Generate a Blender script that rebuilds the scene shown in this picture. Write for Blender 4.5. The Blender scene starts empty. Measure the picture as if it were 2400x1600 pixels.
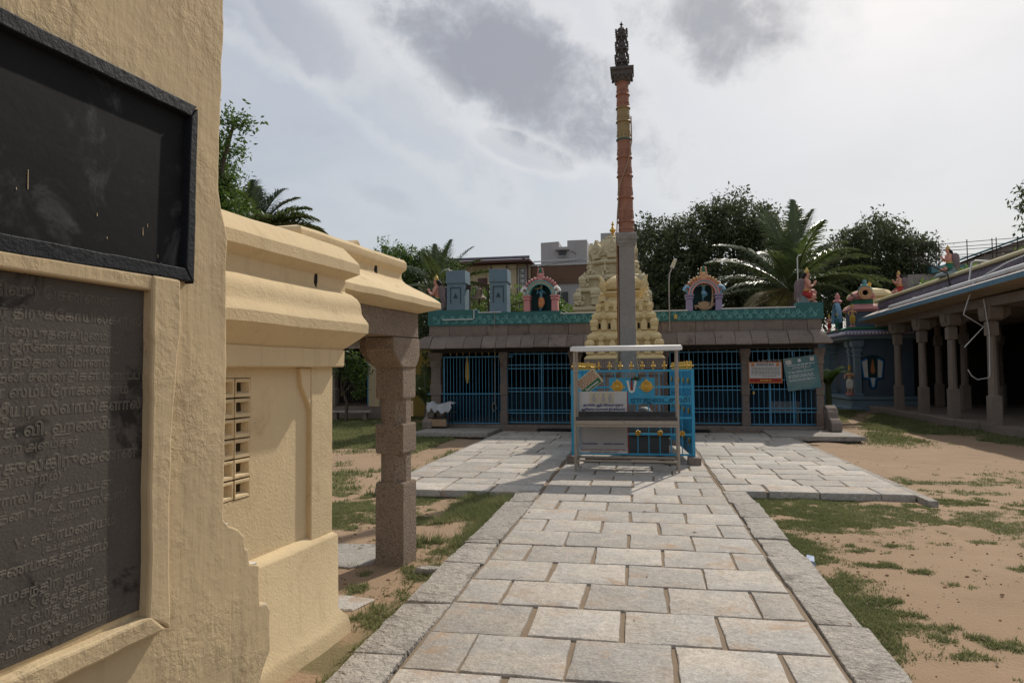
import bpy, math, random
import numpy as np
from mathutils import Vector, Matrix, noise as mnoise
random.seed(7); rng = np.random.default_rng(7)
sc = bpy.context.scene
col = sc.collection
R = math.radians
# ------------------------------------------------------------------ camera
cam = bpy.data.cameras.new('camera'); cam.lens = 24.0; cam.sensor_width = 36.0
cam.clip_start = .05; cam.clip_end = 2000
camo = bpy.data.objects.new('camera', cam); col.objects.link(camo); sc.camera = camo
camo.matrix_world = Matrix(((.98293, .01626, .18327, 0), (.18377, -.04099, -.98211, 0), (-.00846, .99903, -.04328, 1.6), (0, 0, 0, 1)))
def _fix():
    r = R(.5); dy = Vector((300/1600, -66/1600, -1)).normalized()
    u = Vector((-math.sin(r), math.cos(r), 0)); u.z = -(u.x*dy.x+u.y*dy.y)/dy.z; u.normalize()
    dx = dy.cross(u)
    m = Matrix((dx, dy, u)).to_4x4(); m.translation = (0, 0, 1.6)
    camo.matrix_world = m
_fix()
# ------------------------------------------------------------------ light and sky
SUN_EL, SUN_AZ = 43.5, 22.0           # azimuth from +Y towards +X
sundir = Vector((math.sin(R(SUN_AZ))*math.cos(R(SUN_EL)), math.cos(R(SUN_AZ))*math.cos(R(SUN_EL)), math.sin(R(SUN_EL))))
sl = bpy.data.lights.new('sun', 'SUN'); sl.energy = 3.5; sl.angle = R(.9); sl.color = (1, .93, .82)
so = bpy.data.objects.new('sun', sl); col.objects.link(so)
so.rotation_euler = (-sundir).to_track_quat('-Z', 'Y').to_euler(); so.location = (6, 10, 20)
sc.view_settings.view_transform = 'Standard'; sc.view_settings.look = 'None'
sc.view_settings.gamma = 1; sc.view_settings.exposure = 0.0
world = bpy.data.worlds.new('World'); sc.world = world; world.use_nodes = True
class NT:
    def __init__(s, nt): s.nt = nt; s.n = nt.nodes; s.l = nt.links
    def new(s, t, **k):
        n = s.n.new(t)
        for a, v in k.items(): setattr(n, a, v)
        return n
    def set(s, sock, v):
        if hasattr(v, 'is_output'): s.l.new(v, sock)
        elif isinstance(v, (tuple, list)) and len(v) == 3 and sock.type == 'RGBA': sock.default_value = (*v, 1)
        else: sock.default_value = v
    def math(s, op, a, b=None, c=None, clamp=False):
        n = s.new('ShaderNodeMath', operation=op, use_clamp=clamp); s.set(n.inputs[0], a)
        if b is not None: s.set(n.inputs[1], b)
        if c is not None: s.set(n.inputs[2], c)
        return n.outputs[0]
    def vmath(s, op, a, b=None):
        n = s.new('ShaderNodeVectorMath', operation=op); s.set(n.inputs[0], a)
        if b is not None: s.set(n.inputs[1], b)
        return n.outputs['Value'] if op in ('DOT_PRODUCT', 'LENGTH') else n.outputs[0]
    def noise(s, vec, scale, detail=4, rough=.55, dist=0):
        n = s.new('ShaderNodeTexNoise'); s.set(n.inputs['Vector'], vec); n.inputs['Scale'].default_value = scale
        n.inputs['Detail'].default_value = detail; n.inputs['Roughness'].default_value = rough; n.inputs['Distortion'].default_value = dist
        return n.outputs['Fac']
    def ramp(s, v, lo, hi, a=0., b=1., smooth=True):
        n = s.new('ShaderNodeMapRange', interpolation_type='SMOOTHSTEP' if smooth else 'LINEAR'); s.set(n.inputs[0], v)
        n.inputs[1].default_value = lo; n.inputs[2].default_value = hi; n.inputs[3].default_value = a; n.inputs[4].default_value = b
        return n.outputs[0]
    def mix(s, f, a, b, mode='MIX'):
        n = s.new('ShaderNodeMix', data_type='RGBA', blend_type=mode); s.set(n.inputs[0], f); s.set(n.inputs[6], a); s.set(n.inputs[7], b)
        return n.outputs[2]
def make_world():
    w = NT(world.node_tree); bg = w.n['Background']
    sky = w.new('ShaderNodeTexSky', sky_type='NISHITA', sun_disc=False); sky.sun_elevation = R(SUN_EL); sky.sun_rotation = R(SUN_AZ)
    sky.dust_density = 3.0; sky.air_density = 1.2
    dirv = w.new('ShaderNodeTexCoord').outputs['Generated']
    sep = w.new('ShaderNodeSeparateXYZ'); w.l.new(dirv, sep.inputs[0])
    zz = w.math('ADD', w.math('MAXIMUM', sep.outputs[2], 0.0), .22)
    comb = w.new('ShaderNodeCombineXYZ'); w.set(comb.inputs[0], w.math('DIVIDE', sep.outputs[0], zz)); w.set(comb.inputs[1], w.math('DIVIDE', sep.outputs[1], zz)); comb.inputs[2].default_value = 3.1
    pv = comb.outputs[0]
    n1 = w.noise(pv, 2.1, 8, .60, .35); n2 = w.noise(dirv, 7.5, 6, .6, .3); n3 = w.noise(pv, .7, 3, .5)
    n4 = w.noise(dirv, 15, 9, .64, .2)
    veil = w.mix(.62, sky.outputs[0], (5.55, 5.85, 6.35))           # thin high cloud over the blue
    glow = w.math('POWER', w.math('MAXIMUM', w.vmath('DOT_PRODUCT', dirv, tuple(sundir)), 0.0), 5.0)
    white = w.mix(glow, (6.5, 6.7, 7.05), (7.7, 7.75, 7.8))
    f = w.ramp(w.math('ADD', w.math('MULTIPLY', n1, .7), w.math('MULTIPLY', n3, .5)), .50, .80)
    c = w.mix(w.math('ADD', w.math('MULTIPLY', f, .45), w.math('MULTIPLY', glow, .22), clamp=True), veil, white)
    # scattered grey cloud bellies everywhere
    g = w.ramp(w.math('ADD', w.math('MULTIPLY', n2, .45), w.math('MULTIPLY', n3, .55)), .60, .72)
    c = w.mix(w.math('MULTIPLY', g, .45), c, (4.3, 4.4, 5.0))
    def cloud(x, y, ang, ra, rb, amount, tint, rim):
        nonlocal c
        d = camo.matrix_world.to_3x3() @ Vector(((x-1200)/1600, -(y-800)/1600, -1)); d.normalize()
        right = camo.matrix_world.to_3x3() @ Vector((math.cos(R(ang)), -math.sin(R(ang)), 0)); right = (right-d*right.dot(d)).normalized(); up = d.cross(right)
        u = w.math('DIVIDE', w.vmath('DOT_PRODUCT', dirv, tuple(right)), ra/1600); v = w.math('DIVIDE', w.vmath('DOT_PRODUCT', dirv, tuple(up)), rb/1600)
        r2 = w.math('ADD', w.math('MULTIPLY', u, u), w.math('MULTIPLY', v, v))
        r2 = w.math('ADD', r2, w.math('MULTIPLY', w.math('SUBTRACT', n2, .5), 1.7))
        r2 = w.math('ADD', r2, w.math('MULTIPLY', w.math('SUBTRACT', n4, .5), 3.6))
        r2 = w.math('ADD', r2, w.ramp(w.vmath('DOT_PRODUCT', dirv, tuple(d)), 0, .7, 9, 0))
        if rim: c = w.mix(w.math('MULTIPLY', w.ramp(r2, .6, 1.3), w.ramp(r2, 1.3, 2.8, rim, 0)), c, (7.7, 7.8, 7.9))
        c = w.mix(w.ramp(r2, -.1, 1.75, amount, 0), c, tint)
    cloud(1175, 135, 33, 350, 112, .82, (3.1, 3.25, 3.75), .5)
    cloud(1700, 55, 8, 165, 92, .78, (3.2, 3.35, 3.8), .5)
    cloud(905, 462, 25, 75, 30, .35, (4.2, 4.5, 5.2), .0)
    cloud(640, 30, 30, 170, 70, .45, (3.8, 4.0, 4.7), .3)
    cloud(880, 190, 42, 330, 70, .15, (5.4, 5.6, 6.0), .25)
    cloud(1230, 355, 20, 110, 30, .3, (4.6, 4.8, 5.3), .4)
    w.l.new(c, bg.inputs[0]); bg.inputs[1].default_value = .1
    world.cycles.sampling_method = 'MANUAL'; world.cycles.sample_map_resolution = 512
make_world()
# ------------------------------------------------------------------ materials
M = {}
def mat(name, c, rough=.85, var=.18, vs=3., bump=.25, bs=60., bd=.004, metal=0., rnd=0., speck=None, ss=180., dirt=None, dl=(.56, .70), ds=2.2, spec=.3, streak=0., bump2=0., b2s=8., coat=0., tint2=None, patchy=0., grain=None, mottle=0.):
    m = bpy.data.materials.new(name); m.use_nodes = True; w = NT(m.node_tree); p = w.n['Principled BSDF']
    co = w.new('ShaderNodeTexCoord').outputs['Object']
    geo = w.new('ShaderNodeObjectInfo'); off = w.new('ShaderNodeCombineXYZ')
    for i in range(3): w.set(off.inputs[i], w.math('MULTIPLY', geo.outputs['Random'], 37.0+11*i))
    co = w.vmath('ADD', co, off.outputs[0])
    big = w.noise(co, vs, 3, .6)
    f = w.math('MULTIPLY_ADD', w.math('SUBTRACT', big, .5), 2*var, 1.)
    if rnd: f = w.math('MULTIPLY', f, w.math('MULTIPLY_ADD', w.math('SUBTRACT', geo.outputs['Random'], .5), 2*rnd, 1.))
    comb = w.new('ShaderNodeCombineXYZ')
    for i in range(3): w.set(comb.inputs[i], f)
    c0 = c
    if tint2: c0 = w.mix(w.ramp(w.noise(co, vs*.6, 4, .6), .4, .62), c, tint2)
    base = w.mix(1., c0, comb.outputs[0], 'MULTIPLY')
    if mottle:
        mn = w.noise(co, 19, 4, .65, .6); cm = w.new('ShaderNodeCombineXYZ'); mf = w.math('MULTIPLY_ADD', w.math('SUBTRACT', mn, .5), 2*mottle, 1.)
        for i in range(3): w.set(cm.inputs[i], mf)
        base = w.mix(1., base, cm.outputs[0], 'MULTIPLY')
    if speck:
        gco = co
        if grain: mpg = w.new('ShaderNodeMapping'); w.l.new(co, mpg.inputs[0]); mpg.inputs['Scale'].default_value = grain; gco = mpg.outputs[0]
        sn = w.noise(gco, ss, 2, .7)
        base = w.mix(w.ramp(sn, .53, .66, 0, .8), base, speck)
        base = w.mix(w.ramp(sn, .47, .34, 0, .45), base, tuple(min(1, x*1.55) for x in c))
    if dirt:
        dn = w.noise(co, ds, 5, .68, .6)
        base = w.mix(w.ramp(dn, dl[0], dl[1], 0, .85), base, dirt)
    if streak:
        mp = w.new('ShaderNodeMapping'); w.l.new(co, mp.inputs[0]); mp.inputs['Scale'].default_value = (9, 9, .7)
        base = w.mix(w.ramp(w.noise(mp.outputs[0], 1., 5, .65), .52, .75, 0, streak), base, tuple(x*.42 for x in c))
    w.l.new(base, p.inputs['Base Color'])
    p.inputs['Roughness'].default_value = rough; p.inputs['Metallic'].default_value = metal
    p.inputs['Specular IOR Level'].default_value = spec
    if coat: p.inputs['Coat Weight'].default_value = coat
    if bump:
        b = w.new('ShaderNodeBump'); b.inputs['Strength'].default_value = min(1, bump*2); b.inputs['Distance'].default_value = bd
        h = w.noise(co, bs, 3, .65)
        if patchy:
            h = w.math('MULTIPLY', w.noise(co, bs, 5, .62, .35), w.ramp(w.noise(co, 2.6, 3, .55), .40, .68, .28, 1.3))
            mpv = w.new('ShaderNodeMapping'); w.l.new(co, mpv.inputs[0]); mpv.inputs['Scale'].default_value = (22, 22, 2.2)
            h = w.math('ADD', h, w.math('MULTIPLY', w.noise(mpv.outputs[0], 1., 3, .6), patchy))
        if bump2: h = w.math('ADD', h, w.math('MULTIPLY', w.noise(co, b2s, 3, .6, .5), bump2))
        w.l.new(h, b.inputs['Height']); w.l.new(b.outputs[0], p.inputs['Normal'])
    M[name] = m
    return m
mat('plaster', (.605, .472, .285), .9, .12, 1.7, .34, 60, .005, dirt=(.40, .295, .165), dl=(.53, .80), ds=2.6, bump2=1.2, b2s=7, streak=.24)
mat('plaster_rough', (.51, .395, .238), .92, .15, 2.2, .42, 30, .0095, dirt=(.33, .245, .145), dl=(.54, .78), ds=2.6, bump2=.5, b2s=6, streak=.28, patchy=.35)
mat('soot', (.012, .011, .010), .9, .3, 20)  # plain near-black; behind the vents it stands in for shade
mat('blackboard', (.011, .0115, .0125), .7, .5, 2.5, .2, 30, .002, dirt=(.075, .077, .080), dl=(.50, .74), ds=4.2, bump2=1.0, b2s=6, spec=.12)
mat('black_paint', (.014, .016, .020), .65, .35, 6, .4, 35, .006, dirt=(.30, .24, .16), dl=(.71, .74), ds=5, spec=.2)
mat('plaque_stone', (.078, .068, .058), .75, .35, 3, .3, 90, .003, speck=(.10, .09, .08), ss=150, dirt=(.012, .011, .010), dl=(.55, .68), ds=4.5, spec=.2)
mat('engraved', (.185, .165, .138), .9, .35, 9, 0)
mat('granite', (.395, .352, .300), .85, .22, 4, .5, 22, .010, rnd=.19, mottle=.55, tint2=(.345, .325, .298), grain=(.55, 1.5, 1), speck=(.185, .165, .148), ss=120, dirt=(.34, .225, .14), dl=(.54, .74), ds=2.1, bump2=.8, b2s=5, streak=0)
mat('granite_kerb', (.325, .294, .256), .9, .22, 4, .5, 24, .022, rnd=.12, speck=(.16, .148, .135), ss=95, dirt=(.17, .15, .13), dl=(.50, .72), ds=5, mottle=.6, bump2=1.6, b2s=11)
mat('mortar', (.21, .158, .108), .95, .2, 6, .4, 50, .006)
mat('pillar_stone', (.24, .185, .14), .92, .2, 3, .5, 60, .016, speck=(.085, .062, .046), ss=70, rnd=.05)
mat('hall_stone', (.205, .163, .136), .92, .25, 2, .4, 35, .012, rnd=.16, speck=(.075, .06, .05), ss=60, dirt=(.085, .066, .055), dl=(.54, .72), ds=1.6, streak=.3)
mat('mandapa_stone', (.235, .19, .155), .92, .2, 2, .4, 35, .010, rnd=.08, speck=(.15, .12, .10), ss=60, dirt=(.17, .13, .10), dl=(.58, .75), ds=1.6)
mat('altar_stone', (.075, .072, .070), .6, .3, 6, .3, 60, .004, speck=(.04, .04, .04), ss=90, spec=.4)
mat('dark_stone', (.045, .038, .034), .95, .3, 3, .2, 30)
mat('interior', (.018, .016, .015), .95, .2, 3, 0)  # near-black; on the tower boxes it stands in for recess shade
mat('soil', (.292, .198, .122), .95, .2, .8, .5, 40, .010)
mat('clod', (.33, .20, .12), .95, .2, 20, .3, 60, rnd=.3)
mat('teal', (.035, .138, .132), .6, .22, 2.5, .2, 40, .004, dirt=(.05, .10, .085), dl=(.58, .75), ds=2, streak=.3)
mat('scroll_paint', (.18, .42, .40), .7, .2, 5, 0)
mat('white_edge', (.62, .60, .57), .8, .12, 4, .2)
mat('slate_blue', (.135, .20, .245), .6, .16, 3, .2, 50, .004, dirt=(.09, .13, .16), dl=(.56, .75), ds=2.5, streak=.2)
mat('slate_dark', (.028, .052, .070), .6, .2, 5, .1)
mat('shrine_blue', (.085, .120, .160), .6, .18, 2, .2, 40, .004, streak=.2)
mat('shrine_light', (.17, .24, .29), .6, .15, 4, .15)
mat('grille_blue', (.060, .245, .39), .45, .2, 6, .1, 60, .002, dirt=(.05, .09, .10), dl=(.60, .72), ds=7, spec=.45)
mat('cage_blue', (.030, .30, .50), .45, .15, 3, .1, 60, .002, dirt=(.07, .17, .23), dl=(.60, .76), ds=3, spec=.45, streak=.12)
mat('mesh_wire', (.018, .055, .085), .6, .2, 6, 0)
mat('dark_iron', (.045, .034, .028), .7, .4, 20, .2, dirt=(.12, .05, .025), dl=(.55, .7), ds=12)
mat('steel', (.33, .295, .255), .38, .2, 9, .1, 60, .001, metal=.75, dirt=(.20, .15, .11), dl=(.55, .75), ds=9)
mat('white_sheet', (.70, .69, .67), .5, .1, 4, .1)
mat('tray_black', (.05, .047, .045), .6, .5, 8, .3, dirt=(.15, .14, .13), dl=(.6, .8), ds=6)
mat('gold', (.60, .36, .07), .38, .25, 14, .2, 60, .002, metal=.65)
mat('gold_dull', (.50, .34, .10), .5, .25, 14, .2, metal=.35)
mat('copper', (.285, .130, .082), .55, .25, 4, .3, 30, .006, metal=.3, dirt=(.13, .065, .045), dl=(.50, .72), ds=4)
mat('brass_dull', (.27, .19, .09), .45, .25, 5, .3, 30, .006, metal=.5, dirt=(.17, .13, .07), dl=(.55, .72), ds=4)
mat('verdigris', (.07, .13, .105), .7, .3, 9, .2)
mat('dark_bronze', (.095, .083, .076), .6, .3, 12, .4, 40, .006, metal=.35, dirt=(.15, .07, .045), dl=(.6, .72), ds=8)
mat('bell_bronze', (.17, .13, .085), .55, .3, 8, .2, metal=.5, dirt=(.09, .085, .065), dl=(.5, .7), ds=6)
mat('vimana', (.63, .495, .255), .75, .12, 4, .35, 30, .015, dirt=(.40, .32, .19), dl=(.56, .78), ds=5, bump2=.6, streak=.12)
mat('vimana_rear', (.56, .475, .30), .8, .14, 4, .35, 22, .02, dirt=(.33, .28, .19), dl=(.52, .76), ds=4, streak=.15)
mat('skin_pink', (.56, .27, .20), .55, .10, 8, .1)
mat('skin_blue', (.075, .20, .27), .55, .12, 9, .1)
mat('hair_black', (.012, .011, .011), .6, .2, 20, .2)
mat('paint_red', (.34, .030, .026), .6, .2, 8, .1)
mat('paint_green', (.018, .13, .075), .6, .2, 8, .1)
mat('paint_orange', (.52, .22, .09), .6, .2, 8, .1)
mat('paint_yellow', (.58, .38, .06), .6, .2, 8, .1)
mat('paint_pink', (.53, .24, .23), .65, .16, 8, .2)
mat('paint_peach', (.56, .33, .18), .65, .16, 8, .2)
mat('paint_lilac', (.25, .215, .33), .65, .16, 8, .2)
mat('paint_aqua', (.14, .33, .33), .65, .16, 8, .2)
mat('paint_sky', (.18, .34, .48), .65, .16, 8, .2)
mat('paint_white', (.68, .67, .64), .7, .12, 6, .1)
mat('wing_grey', (.20, .155, .16), .7, .25, 12, .3, 30, .01)
mat('plinth_grey', (.20, .24, .24), .8, .2, 6, .2)
mat('snake', (.36, .25, .16), .6, .25, 20, .2)
mat('niche_dark', (.010, .040, .042), .7, .3, 6, .1)
mat('plastic_pipe', (.58, .58, .57), .45, .1, 5, .05, dirt=(.33, .31, .28), dl=(.58, .75), ds=4)
mat('roof_cement', (.56, .50, .47), .9, .2, 2, .3, dirt=(.50, .33, .28), dl=(.52, .66), ds=1.5)
mat('roof_purple', (.18, .158, .195), .75, .2, 3, .2, dirt=(.12, .10, .13), dl=(.5, .7), ds=4)
mat('roof_yellow', (.44, .39, .24), .75, .2, 3, .2)
mat('roof_blue', (.11, .21, .28), .7, .2, 3, .2)
mat('beam_cream', (.40, .32, .235), .9, .2, 2, .3, dirt=(.20, .15, .11), dl=(.5, .7), ds=1.5)
mat('house_grey', (.43, .40, .39), .9, .1, .7, .2, 10, .01, streak=.3)
mat('house_cream', (.52, .42, .27), .9, .1, .7, .2, 10, .01, streak=.2)
mat('house_brown', (.165, .095, .065), .8, .2, .8, .3, 12, .01)
mat('house_maroon', (.14, .075, .075), .8, .2, 2)
mat('house_white', (.58, .57, .55), .9, .1, 2)
mat('window_dark', (.022, .024, .027), .25, .1, 2, 0, spec=.5)
mat('yellow_wall', (.50, .36, .10), .9, .2, 1, .3, streak=.3)
mat('shed_wall', (.26, .245, .225), .95, .25, .8, .3, streak=.5)
mat('shed_teal', (.08, .19, .22), .7, .2, 1)
mat('tarp', (.44, .45, .47), .6, .12, 7, .3, 20, .01)
mat('wood', (.30, .20, .12), .8, .25, 6, .2)
mat('rope', (.30, .25, .19), .9, .2, 30, 0)
mat('rubber', (.014, .013, .013), .8, .2, 9, .2)
mat('banner_white', (.52, .51, .50), .5, .06, 3, .1, 12, .01)
mat('banner_grey', (.36, .35, .345), .5, .08, 3, .1)
mat('ink_blue', (.035, .035, .16), .6, .1, 5, 0)
mat('letter_metal', (.025, .085, .13), .6, .1, 5, 0)
mat('ink_dark', (.05, .045, .045), .7, .1, 5, 0)
mat('ink_red', (.30, .035, .025), .7, .1, 5, 0)
mat('ink_white', (.62, .64, .64), .7, .1, 5, 0)
mat('sign_cream', (.52, .46, .33), .6, .08, 4, 0)
mat('sign_green', (.018, .13, .045), .6, .1, 4, 0)
mat('sign_orange', (.46, .17, .065), .5, .1, 4, 0)
mat('sign_teal', (.045, .15, .165), .4, .15, 2, 0, spec=.5, tint2=(.12, .20, .20))
mat('namam_blue', (.025, .19, .45), .6, .1, 5, 0)
mat('litter_blue', (.42, .50, .66), .5, .1, 5, 0)
mat('bark', (.10, .080, .062), .95, .3, 4, .4, 20, .02)
mat('palm_bark', (.14, .115, .09), .95, .3, 4, .4, 20, .02)
mat('twig', (.16, .11, .075), .95, .3, 9, 0)
def leaf_mat(name, a, b, tr=.35, rough=.5, spec=.35):
    m = bpy.data.materials.new(name); m.use_nodes = True; w = NT(m.node_tree); p = w.n['Principled BSDF']; out = w.n['Material Output']
    g = w.new('ShaderNodeNewGeometry'); co = w.new('ShaderNodeTexCoord').outputs['Object']
    f = w.math('ADD', w.math('MULTIPLY', g.outputs['Random Per Island'], .65), w.ramp(w.noise(co, .9, 3), .35, .65, 0, .45), clamp=True)
    c = w.mix(f, a, b); w.l.new(c, p.inputs['Base Color']); p.inputs['Roughness'].default_value = rough; p.inputs['Specular IOR Level'].default_value = spec
    t = w.new('ShaderNodeBsdfTranslucent'); w.l.new(w.mix(.5, c, tuple(min(1, x*1.6) for x in b)), t.inputs[0])
    mx = w.new('ShaderNodeMixShader'); mx.inputs[0].default_value = tr; w.l.new(p.outputs[0], mx.inputs[1]); w.l.new(t.outputs[0], mx.inputs[2]); w.l.new(mx.outputs[0], out.inputs[0])
    M[name] = m
leaf_mat('leaf_dark', (.034, .052, .024), (.100, .118, .058), .26, .6, .2)
leaf_mat('leaf_green', (.030, .070, .012), (.085, .135, .028), .38)
leaf_mat('leaf_bright', (.045, .10, .014), (.12, .19, .035), .4)
leaf_mat('leaf_palm', (.035, .065, .018), (.095, .125, .038), .28, .36, .5)
leaf_mat('leaf_palm_dry', (.10, .085, .025), (.20, .16, .05), .3, .4, .4)
leaf_mat('grass_blade', (.090, .118, .040), (.235, .240, .110), .3, .8, .1)
# ------------------------------------------------------------------ mesh helpers
WL = {}
def fast_mesh(name, v, faces_n, idx):
    me = bpy.data.meshes.new(name); v = np.asarray(v, np.float32).reshape(-1, 3); idx = np.asarray(idx, np.int32).ravel()
    nf = len(idx)//faces_n
    me.vertices.add(len(v)); me.vertices.foreach_set('co', v.ravel()); me.loops.add(len(idx)); me.loops.foreach_set('vertex_index', idx)
    me.polygons.add(nf); me.polygons.foreach_set('loop_start', np.arange(nf, dtype=np.int32)*faces_n)
    me.update(calc_edges=True); me.validate()
    return me
def tag(o, label=None, cat=None, group=None, kind=None):
    if label: o['label'] = label
    if cat: o['category'] = cat
    if group: o['group'] = group
    if kind: o['kind'] = kind
    return o
def thing(name, loc, label, cat, group=None):
    o = bpy.data.objects.new(name, None); col.objects.link(o); o.location = loc; o.empty_display_size = .1
    WL[o.name] = Vector(loc); return tag(o, label, cat, group)
def place(o, wl, parent):
    if parent is not None: o.parent = parent; o.location = wl-WL[parent.name]
    else: o.location = wl
    WL[o.name] = wl
def smooth_mesh(me, ang=40):
    me.polygons.foreach_set('use_smooth', [True]*len(me.polygons))
    if ang is not None:
        try: me.set_sharp_from_angle(angle=R(ang))
        except Exception: pass
class B:
    def __init__(s, T=None): s.v = []; s.f = []; s.T = T or Matrix()
    def add(s, vs, fs):
        o = len(s.v); T = s.T; s.v += [tuple(T @ Vector(p)) for p in vs]; s.f += [tuple(i+o for i in f) for f in fs]; return s
    def box(s, x0, x1, y0, y1, z0, z1, top=0., topy=None):
        a, b = top, top if topy is None else topy
        return s.add([(x0, y0, z0), (x1, y0, z0), (x1, y1, z0), (x0, y1, z0), (x0+a, y0+b, z1), (x1-a, y0+b, z1), (x1-a, y1-b, z1), (x0+a, y1-b, z1)],
                     [(3, 2, 1, 0), (4, 5, 6, 7), (0, 1, 5, 4), (1, 2, 6, 5), (2, 3, 7, 6), (3, 0, 4, 7)])
    def bar(s, p, q, r, r2=None, n=4):
        return s.tube([p, q], [r, r if r2 is None else r2], n)
    def tube(s, pts, rad, n=8, caps=True):
        pts = [Vector(p) for p in pts]; k = len(pts)
        if not hasattr(rad, '__len__'): rad = [rad]*k
        vs = []; fs = []; ref = None
        for i, p in enumerate(pts):
            t = (pts[min(i+1, k-1)]-pts[max(i-1, 0)]); t = t.normalized() if t.length > 1e-9 else Vector((0, 0, 1))
            if ref is None: ref = Vector((0, 0, 1)).cross(t) if abs(t.z) < .9 else Vector((1, 0, 0)).cross(t)
            ref = (ref-t*ref.dot(t)).normalized(); b = t.cross(ref)
            for j in range(n):
                a = 2*math.pi*(j+.5)/n; vs.append(p+(ref*math.cos(a)+b*math.sin(a))*rad[i])
        for i in range(k-1):
            for j in range(n): fs.append((i*n+j, i*n+(j+1) % n, (i+1)*n+(j+1) % n, (i+1)*n+j))
        if caps: fs.append(tuple(range(n-1, -1, -1))); fs.append(tuple((k-1)*n+j for j in range(n)))
        return s.add(vs, fs)
    def lathe(s, prof, c=(0, 0, 0), n=16, sx=1., sy=1., rot=0.):
        vs = []; fs = []; k = len(prof)
        for r, z in prof:
            for j in range(n):
                a = 2*math.pi*j/n+rot; vs.append((c[0]+r*math.cos(a)*sx, c[1]+r*math.sin(a)*sy, c[2]+z))
        for i in range(k-1):
            for j in range(n): fs.append((i*n+j, i*n+(j+1) % n, (i+1)*n+(j+1) % n, (i+1)*n+j))
        fs.append(tuple(range(n-1, -1, -1))); fs.append(tuple((k-1)*n+j for j in range(n)))
        return s.add(vs, fs)
    def ell(s, c, r, n=10, m=7):
        if not hasattr(r, '__len__'): r = (r, r, r)
        prof = [(max(.02, math.sin(math.pi*i/m)), -math.cos(math.pi*i/m)) for i in range(m+1)]
        vs = []; fs = []
        for q, z in prof:
            for j in range(n):
                a = 2*math.pi*j/n; vs.append((c[0]+r[0]*q*math.cos(a), c[1]+r[1]*q*math.sin(a), c[2]+r[2]*z))
        for i in range(m):
            for j in range(n): fs.append((i*n+j, i*n+(j+1) % n, (i+1)*n+(j+1) % n, (i+1)*n+j))
        fs.append(tuple(range(n-1, -1, -1))); fs.append(tuple(m*n+j for j in range(n)))
        return s.add(vs, fs)
    def prism(s, poly, fn, w0, w1):          # poly in (u,v); fn(u,v,w)->xyz ; extruded from w0 to w1
        k = len(poly); vs = [fn(u, v, w0) for u, v in poly]+[fn(u, v, w1) for u, v in poly]
        fs = [tuple(range(k-1, -1, -1)), tuple(range(k, 2*k))]+[(i, (i+1) % k, k+(i+1) % k, k+i) for i in range(k)]
        return s.add(vs, fs)
    def rings(s, rings, caps=True):
        n = len(rings[0]); vs = [p for r in rings for p in r]; fs = []
        for i in range(len(rings)-1):
            for j in range(n): fs.append((i*n+j, i*n+(j+1) % n, (i+1)*n+(j+1) % n, (i+1)*n+j))
        if caps: fs.append(tuple(range(n-1, -1, -1))); fs.append(tuple((len(rings)-1)*n+j for j in range(n)))
        return s.add(vs, fs)
    def jitter(s, amp, freq, seed=0.):
        out = []
        for p in s.v:
            q = Vector(p)*freq+Vector((seed, seed*1.7, 0)); out.append(tuple(Vector(p)+mnoise.noise_vector(q)*amp))
        s.v = out; return s
    def build(s, name, m, parent=None, smooth=None, bevel=0., seg=2, origin=None, kind=None):
        v = np.array(s.v, np.float64)
        lo = v.min(0); hi = v.max(0); wl = Vector(((lo[0]+hi[0])/2, (lo[1]+hi[1])/2, lo[2])) if origin is None else Vector(origin)
        me = bpy.data.meshes.new(name); me.from_pydata((v-np.array(wl)).tolist(), [], s.f)
        import bmesh
        bm = bmesh.new(); bm.from_mesh(me); bmesh.ops.recalc_face_normals(bm, faces=bm.faces); bm.to_mesh(me); bm.free()
        ms = m if isinstance(m, (list, tuple)) else [m]
        for x in ms: me.materials.append(M[x])
        if smooth is not None: smooth_mesh(me, smooth)
        o = bpy.data.objects.new(name, me); col.objects.link(o); place(o, wl, parent)
        if bevel: md = o.modifiers.new('bevel', 'BEVEL'); md.width = bevel; md.segments = seg; md.limit_method = 'ANGLE'; md.angle_limit = R(35)
        if kind: o['kind'] = kind
        return o
def bake(o, smooth=60):
    dg = bpy.context.evaluated_depsgraph_get(); me = bpy.data.meshes.new_from_object(o.evaluated_get(dg), depsgraph=dg)
    o.modifiers.clear(); old = o.data; o.data = me; me.name = old.name
    if smooth is not None: smooth_mesh(me, smooth)
    return o
def copy_tree(o, loc=None, rz=None, scale=None, parent=None):
    c = o.copy(); col.objects.link(c)
    if parent is not None: c.parent = parent
    if loc is not None: c.location = loc
    if rz is not None: c.rotation_euler = (0, 0, rz)
    if scale is not None: c.scale = (scale,)*3
    WL[c.name] = Vector(c.location)
    for ch in list(o.children): copy_tree(ch, parent=c)
    return c
def tam(t):
    out = []
    for ch in t:
        if ch in 'ெேை': out.insert(len(out)-1, ch)
        elif ch == 'ொ': out.insert(len(out)-1, 'ெ'); out.append('ா')
        elif ch == 'ோ': out.insert(len(out)-1, 'ே'); out.append('ா')
        else: out.append(ch)
    return ''.join(out)
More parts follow.
